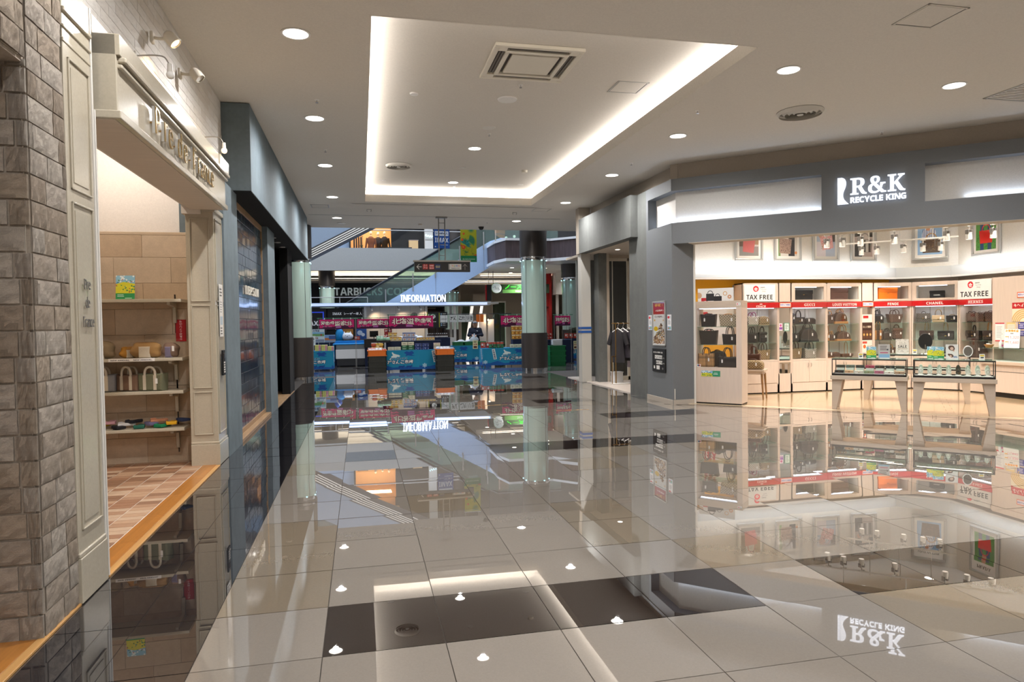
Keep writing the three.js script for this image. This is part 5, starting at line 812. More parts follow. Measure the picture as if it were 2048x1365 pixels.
// ---- freestanding glass showcase beside the post ----
{
  const a = [6.465, -8.58], b = [7.07, -7.96], dx = b[0] - a[0], dz = b[1] - a[1], W = Math.hypot(dx, dz), ry = Math.atan2(-dz, dx), D = 0.42;
  const o = T('glass_showcase', 'pale wood showcase with three shelves of bags beside the grey post', 'showcase', [a[0], 0, a[1]], ry);
  P('base_cabinet', rb(0, W, 0.03, 0.7, -D, 0, 0.004), M.woodPale, o); P('plinth', bx(0.01, W - 0.01, 0, 0.03, -D + 0.01, -0.01), M.black, o);
  P('post', [rb(0, 0.025, 0.7, 1.82, -D, 0, 0.003), rb(W - 0.1, W, 0.7, 1.82, -D, 0, 0.003)], M.woodPale, o); P('header', rb(0, W, 1.82, 1.95, -D, 0, 0.004), M.woodPaleH, o);
  for (const y of [1.12, 1.46]) P('glass_shelf', bx(0.025, W - 0.1, y, y + 0.008, -D + 0.03, -0.03), M.glassShelf, o);
  P('glass_pane', bx(0.025, W - 0.1, 0.7, 1.82, -0.02, -0.015), M.glass, o); P('shelf_led', rb(0.05, W - 0.12, 1.802, 1.818, -0.1, -0.08, 0.004), M.ledCool, o);
  const at = (x, y, z) => { const q = new THREE.Vector3(x, y, z).applyAxisAngle(new THREE.Vector3(0, 1, 0), ry).add(o.position); return [q.x, q.y, q.z]; };
  { const q = at(W / 2 - 0.04, 1.795, -0.09), l = area(q[0], q[1], q[2], q[0], 0, q[2], W - 0.2, 0.02, 0xf4f6ff, 30); l.rotation.order = 'YXZ'; l.rotation.set(-Math.PI / 2, ry, 0); }
  printed('sticker', 0.36, 0.108, leafletWide, M.print, o, 0.29, 0.58, 0.004); 
  const small2 = print(60, 40, (g, w, h) => { box(g, '#f2eeec', 0, 0, w, h); dot(g, '#d2202c', 16, 20, 9); lines(g, '#7a7a7a', 32, 12, 20, 3, 7, 3); }); printed('label', 0.075, 0.05, small2, M.print, o, W - 0.055, 1.885, 0.002);
  const pay = print(40, 30, (g, w, h) => { box(g, '#f2f2f2', 0, 0, w, h); box(g, '#2a6a8a', 4, 6, 16, 18); box(g, '#c0392b', 20, 6, 14, 18); }); printed('card_sticker', 0.07, 0.05, pay, M.print, o, 0.06, 0.73, -0.012);
  const g = 'bags in the freestanding showcase', B = M.leatherBlack, rows = [
    [0.2, 1.468, 'tote', 0.3, 0.24, 0.14, M.leatherBlack, B, 'black leather tote, left on the top shelf of the showcase beside the post', { hh: 0.04, tx: -0.2 }], [0.58, 1.468, 'tote', 0.36, 0.24, 0.14, M.damierLight, tn0(), 'light checked tote on the top shelf of the showcase beside the post', { hh: 0.03, k: 0.8 }],
    [0.2, 1.128, 'tote', 0.34, 0.27, 0.14, patt(0x33302e, monoTex), B, 'black and white patterned wide tote in the showcase beside the post', { hh: 0.06, k: 0.85, tag: false }], [0.6, 1.128, 'tote', 0.28, 0.2, 0.12, B, B, 'plain black tote with long handles on the middle shelf of the showcase', { hh: 0.17 }],
    [0.34, 0.7, 'boston', 0.34, 0.3, 0.1, M.monoDark, M.leatherBrown, 'dark brown patterned bag behind the plaid tote', { hh: 0.08 }], [0.18, 0.702, 'tote', 0.3, 0.26, 0.1, M.plaid, B, 'beige and black plaid tote at the bottom of the showcase', { hh: 0.15, k: 1.02, dz: 0.1 }], [0.58, 0.702, 'tote', 0.34, 0.2, 0.1, B, B, 'wide black tote at the bottom of the showcase', { hh: 0.2, k: 1.05, dz: 0.1, tx: -0.25 }]];
  for (const [x, y, kind, w, h, d, m, hm, label, q] of rows) bag(label, kind, w, h, d, m, hm, at(x, y, -0.2 + (q.dz || (y < 0.71 && kind === 'boston' ? -0.08 : 0))), ry, g, q);
  function tn0() { return M.leatherTan; }
  // picture board standing on the showcase
  const ad = print(260, 94, (g2, w, h) => { box(g2, '#f5f3ef', 0, 0, w, h); dot(g2, '#c9a88a', 8, 50, 22); box(g2, '#c0202a', 26, 68, 50, 24); box(g2, '#26262a', 62, 38, 58, 52); g2.strokeStyle = '#26262a'; g2.lineWidth = 4; g2.beginPath(); g2.arc(92, 36, 18, Math.PI, 0); g2.stroke(); box(g2, '#1b1b1f', 118, 58, 58, 34); g2.beginPath(); g2.arc(146, 58, 16, Math.PI, 0); g2.stroke(); g2.strokeStyle = '#d8a05a'; g2.beginPath(); g2.arc(200, 40, 13, 0, 7); g2.stroke(); dot(g2, '#d89a70', 232, 64, 14); dot(g2, '#f5f3ef', 232, 64, 6); });
  const pb = T('picture_board', 'white board printed with bags and jewellery on the showcase', 'board', at(0.33, 1.952, -0.2), ry); printed('sheet', 0.68, 0.25, ad, M.print, pb, 0, 0.125, 0.008); P('board', bx(-0.34, 0.34, 0, 0.25, -0.006, 0.006), M.white, pb); P('foot', [bx(-0.2, -0.18, 0, 0.01, -0.08, 0.04), bx(0.18, 0.2, 0, 0.01, -0.08, 0.04)], M.white, pb);
  const rp = print(220, 110, (g2, w, h) => { box(g2, '#f5efe9', 0, 0, w, h); jp(g2, '買取', 60, 4, 52, '#c8202a', 0.15); jp(g2, '高価買取', 16, 62, 40, '#c8202a', 0.14); }); const rpo = T('red_lettered_poster', 'white poster with red characters behind the showcase', 'poster', [7.05, 1.1, -9.5], -0.6); printed('sheet', 1.06, 0.72, rp, M.print, rpo, 0, 0.34, 0.006); P('board', bx(-0.53, 0.53, -0.02, 0.7, -0.004, 0.004), M.white, rpo); P('foot', bx(-0.03, 0.03, -1.1, -0.02, -0.01, 0.0), M.steel, rpo);
}
{ // small side table with bags
  const o = T('side_table', 'small pale wood table with splayed legs left of the glass tables', 'table', [7.87, 0, -8.86], -0.75);
  P('top', rb(-0.24, 0.24, 0.56, 0.6, -0.2, 0.2, 0.006), M.woodPaleH, o); P('apron', rb(-0.2, 0.2, 0.5, 0.56, -0.16, 0.16, 0.004), M.woodPaleH, o);
  for (const [a, b] of [[-1, 1], [1, 1], [-1, -1], [1, -1]]) { const g = new THREE.CylinderGeometry(0.024, 0.014, 0.52, 8).translate(0, 0.26, 0); const p = g.attributes.position; for (let i = 0; i < p.count; i++) { const t = 1 - p.getY(i) / 0.52; p.setX(i, p.getX(i) + a * 0.03 * t); p.setZ(i, p.getZ(i) + b * 0.03 * t); } g.computeVertexNormals(); P('leg', g.translate(a * 0.19, 0, b * 0.15), b > 0 && a < 0 ? M.woodPaleH : M.woodLeg, o); }
  bag('tan and brown patterned shoulder bag lying on the side table', 'boston', 0.42, 0.18, 0.2, M.signatureTan, M.leatherBrown, [7.82, 0.602, -8.8], -0.75, 'bags on the side table', { hh: 0.06 });
  bag('brown slouchy bag with tall handle standing on the side table', 'tote', 0.26, 0.3, 0.14, M.leatherBrown, M.leatherBrown, [7.96, 0.602, -8.98], -0.75, 'bags on the side table', { hh: 0.2, tag: false });
}
// ---- glass-topped tables in the middle ----
function caseTable(label, s0, s1, t0, t1, goods) {
  const o = T('glass_case_table', label, 'table', [SP.O.x, 0, SP.O.z], -0.783);
  const c0 = Math.cos(-0.783), s00 = Math.sin(-0.783);
  const y0 = 0.53, y1 = 0.6, y2 = 0.89, m = M.woodPaleH;
  P('table_top', rb(s0, s1, y0, y1, t0, t1, 0.006), m, o);
  for (const [x, sx] of [[s0 + 0.05, 1], [s1 - 0.05, -1]]) for (const [z, sz] of [[t1 - 0.08, 1], [t0 + 0.08, -1]]) P('leg', ext([[0, 0], [sx * 0.07, 0], [sx * 0.17, y0], [0, y0]].map((p) => [x + p[0] - sx * 0.03, p[1]]), 0.05, 0.003, z - 0.025), m, o);
  PS('foot', [[s0 + 0.08, t1 - 0.08], [s1 - 0.08, t1 - 0.08], [s0 + 0.08, t0 + 0.08], [s1 - 0.08, t0 + 0.08]].map(([x, z]) => cy(0.015, 0.015, 0.012, x, 0, z, 10)), M.black, o);
  const e = 0.014, fr = [];
  for (const [y, h] of [[y1, 0.035], [y2 - 0.02, 0.02]]) fr.push(rb(s0 + 0.02, s1 - 0.02, y, y + h, t1 - 0.02 - e, t1 - 0.02, 0.003), rb(s0 + 0.02, s1 - 0.02, y, y + h, t0 + 0.02, t0 + 0.02 + e, 0.003), rb(s0 + 0.02, s0 + 0.02 + e, y, y + h, t0 + 0.02, t1 - 0.02, 0.003), rb(s1 - 0.02 - e, s1 - 0.02, y, y + h, t0 + 0.02, t1 - 0.02, 0.003));
  for (const x of [s0 + 0.02, s1 - 0.02 - e]) for (const z of [t0 + 0.02, t1 - 0.02 - e]) fr.push(rb(x, x + e, y1, y2, z, z + e, 0.003));
  P('case_frame', fr, M.darkMetal, o); P('case_floor', bx(s0 + 0.03, s1 - 0.03, y1 + 0.002, y1 + 0.012, t0 + 0.03, t1 - 0.03), M.white, o);
  P('glass_top', bx(s0 + 0.02, s1 - 0.02, y2, y2 + 0.006, t0 + 0.02, t1 - 0.02), M.glassShelf, o);
  P('glass_side', bx(s0 + 0.034, s1 - 0.034, y1 + 0.035, y2 - 0.02, t1 - 0.03, t1 - 0.026), M.glass, o); P('glass_side', bx(s0 + 0.034, s1 - 0.034, y1 + 0.035, y2 - 0.02, t0 + 0.026, t0 + 0.03), M.glass, o);
  P('case_led', rb(s0 + 0.05, s1 - 0.05, y2 - 0.018, y2 - 0.006, t1 - 0.06, t1 - 0.045, 0.003), M.ledWhite, o);
  const at = (x, y, z) => { const q = new THREE.Vector3(x, y, z).applyAxisAngle(new THREE.Vector3(0, 1, 0), -0.783).add(o.position); return [q.x, q.y, q.z]; };
  { const q = at((s0 + s1) / 2, y2 - 0.024, t1 - 0.055), l = area(q[0], q[1], q[2], q[0], 0, q[2], s1 - s0 - 0.14, 0.02, 0xfff4e6, 22); l.rotation.order = 'YXZ'; l.rotation.set(-Math.PI / 2, -0.783, 0); }
  goods(at, s0, s1, t0, t1, y1 + 0.012); return at;
}
{
  const walletCols = [[0x1c1e20, 'black'], [0x4a4744, 'charcoal'], [0xc9a27e, 'tan'], [0x6a7478, 'slate grey'], [0xd8d2c8, 'cream'], [0x24262c, 'dark navy'], [0x8a9a78, 'sage green'], [0xc2325e, 'bright pink'], [0xa85a78, 'dusky pink'], [0x3a2a24, 'dark brown'], [0xe6e2da, 'white'], [0x2c2c30, 'black grained'], [0xb79a80, 'beige'], [0x5a5652, 'taupe']];
  const atL = caseTable('left glass case table holding wallets', 2.64, 3.81, -1.04, -0.5, (at, s0, s1, t0, t1, y) => {
    walletCols.forEach(([c, n], i) => { const r = i % 2, k = Math.floor(i / 2), x = s0 + 0.13 + k * 0.153, z = t1 - 0.14 - r * 0.2, h = r ? 0.22 : 0.06; const o = T('wallet', `${n} wallet in the ${r ? 'rear' : 'front'} row of the left glass case`, 'wallet', at(x, y, z), -0.783 + (i % 3 - 1) * 0.06, 'wallets in the left glass case'), mm = mat(c, 0.45); P('stand', rb(-0.06, 0.06, 0, h * 0.5, -0.05, 0.05, 0.004), M.white, o); P('lower_leaf', rb(-0.07, 0.07, h * 0.5, h * 0.5 + 0.022, -0.045, 0.055, 0.006), mm, o); P('upper_leaf', rb(-0.07, 0.07, h * 0.5 + 0.024, h * 0.5 + 0.046, -0.045, 0.055, 0.008), mm, o); P('clasp', rb(-0.008, 0.008, h * 0.5 + 0.015, h * 0.5 + 0.032, 0.054, 0.059, 0.002), M.gold, o); });
  });
  const atR = caseTable('right glass case table holding white jewellery stands', 3.865, 5.02, -1.04, -0.5, (at, s0, s1, t0, t1, y) => {
    for (let i = 0; i < 24; i++) { const r = i % 3, k = Math.floor(i / 3), x = s0 + 0.12 + k * 0.132, z = t1 - 0.12 - r * 0.15, tall = 0.03 + r * 0.045; const wd = ['front', 'middle', 'rear'][r], col = ['first', 'second', 'third', 'fourth', 'fifth', 'sixth', 'seventh', 'eighth'][k];
      const o = T('jewellery_stand', `white jewellery stand, ${col} from the left in the ${wd} row of the right glass case`, 'jewellery stand', at(x, y, z), -0.783, 'jewellery stands in the right glass case'); P('base', rb(-0.045, 0.045, 0, 0.014, -0.04, 0.04, 0.004), M.whiteGloss, o);
      if (r === 0) { P('pad', rb(-0.038, 0.038, 0.014, 0.04, -0.03, 0.03, 0.008, 2), M.white, o); for (const q of [-0.02, 0.005, 0.024]) P('ring', new THREE.TorusGeometry(0.009, 0.002, 6, 14).translate(q, 0.046, 0.006), q > 0 ? M.gold : M.chrome, o); }
      else { P('bust', new THREE.LatheGeometry([[0.016, 0.014], [0.022, tall * 0.4], [0.038, tall * 0.8], [0.03, tall + 0.03], [0.012, tall + 0.06], [0.0, tall + 0.064]].map((p) => new THREE.Vector2(...p)), 12).scale(1, 1, 0.5), k === 4 ? M.leatherBlack : M.white, o); P('necklace', new THREE.TorusGeometry(0.022, 0.0016, 5, 18).scale(1, 1.3, 1).translate(0, tall + 0.012, 0.02), M.gold, o); } }
  });
  caseTable('rear glass case table behind the wallet and jewellery tables', 2.98, 4.74, -2.85, -2.25, () => {});
  // signs and mirrors standing on the glass
  const standee = (name, label, cat, p, ry, w, h, r) => { const o = T(name, label, cat, p, ry); const g = page(w, h, r, 0, h / 2, 0.004).rotateX(-0.1); P('sheet', g, M.print, o, true); P('backing', bx(-w / 2, w / 2, 0, h, -0.002, 0.002).rotateX(-0.1), M.whiteGloss, o); P('foot', bx(-w * 0.4, w * 0.4, 0, 0.006, -0.08, 0.03), M.whiteGloss, o); return o; };
  const yt = 0.897, rr2 = -0.55;
  const shop = print(90, 115, (g, w, h) => { box(g, '#b9b2ae', 0, 0, w, h); lines(g, '#5a5450', 14, 14, 60, 3, 14, 6); lines(g, '#b03060', 14, 66, 60, 1, 8, 7); box(g, '#7fa8c8', 4, 82, 82, 28); box(g, '#3a3a40', 66, 38, 12, 12); });
  const sale = print(90, 115, (g, w, h) => { box(g, '#c9c5bd', 0, 0, w, h); for (let i = 0; i < 24; i++) { g.save(); g.translate(R() * w, R() < 0.5 ? R() * 30 : 80 + R() * 35); g.rotate(R() * 3); box(g, '#a8a49c', -5, -3, 10, 6); g.restore(); } txt(g, 'Diamond', 45, 42, 11, '#6a6660', 'italic', 'center', 'serif'); txt(g, 'SALE', 45, 68, 28, '#2c2a2a'); box(g, '#8a7a5a', 10, 74, 70, 4); });
  const portrait = print(96, 120, (g, w, h) => { box(g, '#e6e2de', 0, 0, w, h); g.fillStyle = '#5a4034'; for (const [x, y, a, b] of [[44, 30, 26, 20], [52, 20, 14, 10], [40, 92, 18, 14], [24, 84, 10, 8]]) { g.beginPath(); g.ellipse(x, y, a, b, 0.5, 0, 7); g.fill(); } dot(g, '#d9b7a4', 46, 34, 13); dot(g, '#c99a88', 60, 52, 6); dot(g, '#d9b7a4', 36, 96, 9); lines(g, '#4a6a9a', 56, 96, 34, 2, 8, 5); });
  const priceCard = print(50, 60, (g, w, h) => { box(g, '#f1efea', 0, 0, w, h); box(g, '#d8b62a', 6, 8, 38, 16); box(g, '#3a3a3a', 10, 30, 30, 14); lines(g, '#7a7a7a', 8, 50, 34, 1, 5, 3); });
  standee('leaflet_stand', 'meadow leaflet standing on the left glass case', 'leaflet', atL(3.26, yt, -0.71), rr2, 0.15, 0.2, leaflet);
  standee('counter_sign', 'grey sign with blue foot on the left glass case', 'sign', atL(3.45, yt, -0.77), rr2, 0.18, 0.24, shop);
  standee('counter_sign', 'sale sign with grey pattern on the rear glass case', 'sign', atL(3.65, yt, -2.42), rr2, 0.22, 0.28, sale);
  standee('price_card', 'small price card beside the meadow leaflet on the left case', 'card', atL(3.1, yt, -0.68), rr2, 0.075, 0.09, priceCard);
  standee('price_card', 'small price card left of the dark oval mirror', 'card', atL(3.85, yt, -2.46), rr2, 0.075, 0.09, priceCard);
  standee('leaflet_stand', 'front one of two meadow leaflets on the right glass case', 'leaflet', atR(4.24, yt, -0.76), rr2, 0.16, 0.2, leaflet);
  standee('leaflet_stand', 'rear one of two meadow leaflets on the right glass case', 'leaflet', atR(4.15, yt, -0.93), rr2, 0.15, 0.2, leaflet);
  standee('counter_sign', 'sign with face and jewellery photograph on the right glass case', 'sign', atR(4.43, yt, -0.8), rr2, 0.18, 0.24, portrait);
  standee('price_card', 'small price card right of the round mirror', 'card', atR(4.83, yt, -0.72), rr2, 0.075, 0.09, priceCard);
  for (const [p, m, label, s] of [[atR(4.02, yt, -2.5), M.black, 'dark oval table mirror seen from behind', 1.75], [atR(4.64, yt, -0.67), M.mirror, 'round white rimmed table mirror on the right glass case', 1]]) { const o = T('table_mirror', label, 'mirror', p, rr2); P('base', cy(0.06 * s, 0.055 * s, 0.012, 0, 0, 0, 24), M.chrome, o); P('stem', rod([0, 0.01, 0], [0, 0.1 * s, 0], 0.006), M.chrome, o); P('rim', new THREE.TorusGeometry(0.075 * s, 0.008, 8, 28).scale(0.85, 1.1, 1).translate(0, 0.135 * s, 0), m === M.black ? M.black : M.white, o); P('glass', new THREE.CylinderGeometry(0.075 * s, 0.075 * s, 0.006, 28).rotateX(Math.PI / 2).scale(0.85, 1.1, 1).translate(0, 0.135 * s, 0), m, o); }
}
// ---- counter and wall papers on the right ----
{
  const o = T('glass_counter', 'pale wood counter with glass top case at the right edge', 'counter', [12.36, 0, -6.0], -Math.PI / 2);
  P('body', rb(-1.9, 1.9, 0.1, 0.64, -0.55, 0, 0.004), M.woodPale, o); P('ledge', rb(-1.9, 1.9, 0.64, 0.7, -0.55, 0.04, 0.004), M.woodPaleH, o); P('plinth', bx(-1.88, 1.88, 0, 0.1, -0.5, -0.04), M.black, o); P('drawer_line', bx(-1.9, 1.9, 0.5, 0.51, 0, 0.002), M.leatherGrey, o);
  P('glass_front', bx(-1.9, 1.9, 0.7, 0.95, -0.03, -0.024), M.glass, o); P('glass_top', bx(-1.9, 1.9, 0.95, 0.958, -0.55, 0), M.glassShelf, o); P('case_back', bx(-1.9, 1.9, 0.7, 0.95, -0.55, -0.54), M.wallWhite, o); P('case_floor', bx(-1.9, 1.9, 0.7, 0.706, -0.54, -0.03), M.white, o);
  const wp = S('wall_right_panel'); for (let i = 0; i < 4; i++) P('panel', rb(12.6, 12.62, 0.965, 2.36, -7.88 + i * 0.9, -6.985 + i * 0.9, 0.004), M.woodPale, wp);
  P('panel_back', bx(12.62, 12.95, 0.965, 2.36, -7.88, -4), M.woodPale, wp);
  const ry = -Math.PI / 2;
  const gold = print(200, 130, (g, w, h) => { box(g, '#f2e4c8', 0, 0, w, h); box(g, '#b5161b', 0, 0, w, 42); jp(g, 'キヘイ大特価!!', 10, 6, 26, '#fff6ea', 0.13); g.strokeStyle = '#d8b070'; g.lineWidth = 9; for (let i = 0; i < 5; i++) { g.beginPath(); g.arc(90, 140, 40 + i * 13, Math.PI, 0); g.stroke(); } dot(g, '#b5161b', 162, 88, 32); jp(g, '地金', 142, 62, 20, '#f4d020', 0.13); jp(g, '最高価', 133, 86, 19, '#f4d020', 0.13); });
  const paper = print(70, 115, (g, w, h) => { box(g, '#f4f1ee', 0, 0, w, h); box(g, '#c8323c', 0, 0, w, 7); box(g, '#c8323c', 0, h - 7, w, 7); lines(g, '#9a9a9a', 10, 24, 50, 8, 9, 2); });
  const cal = print(70, 56, (g, w, h) => { box(g, '#e9c98a', 0, 0, w, h); box(g, '#f6efe0', 6, 14, w - 12, h - 20); for (let i = 0; i < 15; i++) box(g, '#b9a070', 10 + (i % 5) * 11, 20 + Math.floor(i / 5) * 9, 6, 4); });
  const blueC = print(64, 46, (g, w, h) => { box(g, '#3a3a90', 0, 0, w, h); lines(g, '#e6e0f0', 8, 10, 46, 3, 11, 5); dot(g, '#e8c020', 10, 8, 5); });
  const price = print(90, 120, (g, w, h) => { box(g, '#f8f5ef', 0, 0, w, h); jp(g, 'お買得地金', 6, 4, 15, '#e08a1a', 0.16); lines(g, '#4a4a4a', 34, 26, 24, 1, 5, 4); txt(g, '11,320', 52, 60, 22, '#e0788a', ''); txt(g, '11,440', 52, 92, 22, '#e0788a', ''); lines(g, '#d8a030', 6, 46, 22, 1, 4, 5); lines(g, '#d8a030', 6, 78, 22, 1, 4, 5); });
  const put = (label, name, r, w, h, y, z) => { const q = T(name, label, 'poster', [12.598, y, z], ry); printed('sheet', w, h, r, M.print, q, 0, 0, 0.003); P('backing', bx(-w / 2, w / 2, -h / 2, h / 2, -0.002, 0.002), M.white, q); };
  put('poster with red heading and gold chains on the right wall', 'paper_poster', gold, 0.56, 0.37, 1.66, -7.17); put('orange edged camera sticker on the right wall panel', 'camera_sticker', camStick, 0.26, 0.11, 1.99, -7.22); put('white paper with red bars on the right wall', 'paper_notice', paper, 0.2, 0.37, 1.27, -7.71); put('small calendar on the right wall', 'calendar', cal, 0.19, 0.17, 1.38, -7.47); put('upper blue card on the right wall', 'blue_card', blueC, 0.17, 0.13, 1.4, -7.24); put('lower blue card on the right wall', 'blue_card', blueC, 0.17, 0.1, 1.25, -7.24);
  { const q = T('counter_sign', 'white price sign with orange heading on the right counter', 'sign', [12.45, 0.96, -7.33], ry + 0.2); const g = page(0.28, 0.37, price, 0, 0.19, 0.004).rotateX(-0.08); P('sheet', g, M.print, q, true); P('backing', bx(-0.14, 0.14, 0, 0.375, -0.003, 0.002).rotateX(-0.08), M.blackGloss, q); P('foot', bx(-0.1, 0.1, 0, 0.006, -0.1, 0.02), M.blackGloss, q); }
  { const q = T('pump_bottle', 'white pump bottle on the right counter', 'bottle', [12.5, 0.958, -7.6]); P('bottle', new THREE.LatheGeometry([[0, 0], [0.035, 0], [0.036, 0.1], [0.022, 0.13], [0.014, 0.135], [0.014, 0.15], [0, 0.15]].map((p) => new THREE.Vector2(...p)), 18), M.whiteGloss, q); P('pump', [cy(0.006, 0.006, 0.04, 0, 0.15, 0, 8), rb(-0.035, 0.012, 0.185, 0.197, -0.007, 0.007, 0.003)], M.white, q); P('label', bx(-0.02, 0.02, 0.03, 0.07, 0.034, 0.0375), mat(0xd86aa0, 0.5), q); }
  { const q = T('small_basket', 'small woven basket on the right counter', 'basket', [12.46, 0.958, -7.82]); P('bowl', new THREE.LatheGeometry([[0, 0], [0.05, 0], [0.085, 0.06], [0.09, 0.065], [0.082, 0.065], [0.048, 0.01], [0, 0.008]].map((p) => new THREE.Vector2(...p)), 18), M.leatherTan, q); for (let i = 0; i < 6; i++) P('card', rb(-0.03, 0.03, 0.05, 0.058, -0.02, 0.02, 0.003).rotateY(i).translate(0.03 * Math.cos(i), i * 0.006, 0.03 * Math.sin(i)), M.offWhite, q); }
}
// ---- posters on the post ----
{
  const post = print(100, 320, (g, w, h) => { box(g, '#d9dbd8', 0, 0, w, h); box(g, '#a3322c', 0, 0, w, 90); jp(g, '特報!!', 14, 8, 26, '#e9b23a', 0.14); jp(g, '驚の金相場!', 4, 54, 15, '#f2e8e0', 0.14); jp(g, '今の相場ニ', 10, 100, 16, '#4a4640', 0.1); jp(g, '売るチャンス', 4, 128, 15, '#c98a1e', 0.15); dot(g, '#e0b81e', 22, 200, 18); for (let i = 0; i < 260; i++) { const x = R() * 92 + 4, y = 310 - R() * (40 + 110 * Math.exp(-(((x - 64) / 34) ** 2))); dot(g, pick(['#6a4c38', '#8a6a50', '#a98a6c', '#5a4030', '#9a7a4e', '#c4a884']), x, y, 3 + R() * 3); } });
  const o = T('snap_frame_poster', 'silver framed gold price poster on the grey post', 'poster', [5.948, 1.1, -9.06], -Math.PI / 2); const w = 0.58, h = 0.88;
  P('frame', [rb(-w / 2, w / 2, 0, 0.025, 0, 0.025, 0.006), rb(-w / 2, w / 2, h - 0.025, h, 0, 0.025, 0.006), rb(-w / 2, -w / 2 + 0.025, 0, h, 0, 0.025, 0.006), rb(w / 2 - 0.025, w / 2, 0, h, 0, 0.025, 0.006)], M.silver, o); P('backing', bx(-w / 2 + 0.01, w / 2 - 0.01, 0.01, h - 0.01, 0, 0.008), M.white, o); printed('picture', w - 0.05, h - 0.05, post, M.printGloss, o, 0, h / 2, 0.01);
  const board = print(110, 170, (g, w2, h2) => { box(g, '#131314', 0, 0, w2, h2); jp(g, '本日の買取', 8, 18, 13, '#e4e2de', 0.14); jp(g, '価格', 76, 18, 13, '#e4e2de', 0.14); box(g, '#e8e6e0', 22, 46, 64, 28); txt(g, '12180', 54, 69, 22, '#161616', 'bold', 'center', 'monospace'); box(g, '#e8e6e0', 34, 86, 52, 28); txt(g, '4870', 60, 108, 22, '#161616', 'bold', 'center', 'monospace'); box(g, '#e8e6e0', 36, 124, 28, 30); box(g, '#e8e6e0', 12, 128, 12, 22); jp(g, '円', 90, 60, 14, '#cfcdc8', 0.1); jp(g, '円', 90, 100, 14, '#cfcdc8', 0.1); jp(g, '日', 82, 138, 14, '#cfcdc8', 0.1); });
  const b = T('price_board', 'black price board with white number plates on the grey post', 'board', [5.948, 0.585, -9.07], -Math.PI / 2); P('board', rb(-0.3, 0.3, 0, 0.46, 0, 0.02, 0.004), M.black, b); printed('face', 0.58, 0.44, board, M.print, b, 0, 0.23, 0.0215);
  const st = print(44, 130, (g, w2, h2) => { box(g, '#e9e9ea', 0, 0, w2, h2); dot(g, '#d2202c', 14, 22, 11); lines(g, '#7a7a7c', 26, 12, 14, 3, 7, 3); lines(g, '#5a5a5c', 8, 48, 28, 4, 9, 3); box(g, '#7fb0d8', 4, 98, 36, 26); dot(g, '#e88a4a', 14, 112, 7); dot(g, '#8ac06a', 30, 110, 7); });
  for (const [z, n] of [[-9.49, 'left'], [-8.62, 'right']]) { const q = T('tax_sticker', `white information sticker ${n} of the framed poster on the post`, 'sticker', [5.948, 1.56, z], -Math.PI / 2); printed('sheet', 0.17, 0.3, st, M.print, q, 0, 0, 0.003); P('backing', bx(-0.085, 0.085, -0.15, 0.15, -0.001, 0.002), M.white, q); }
}
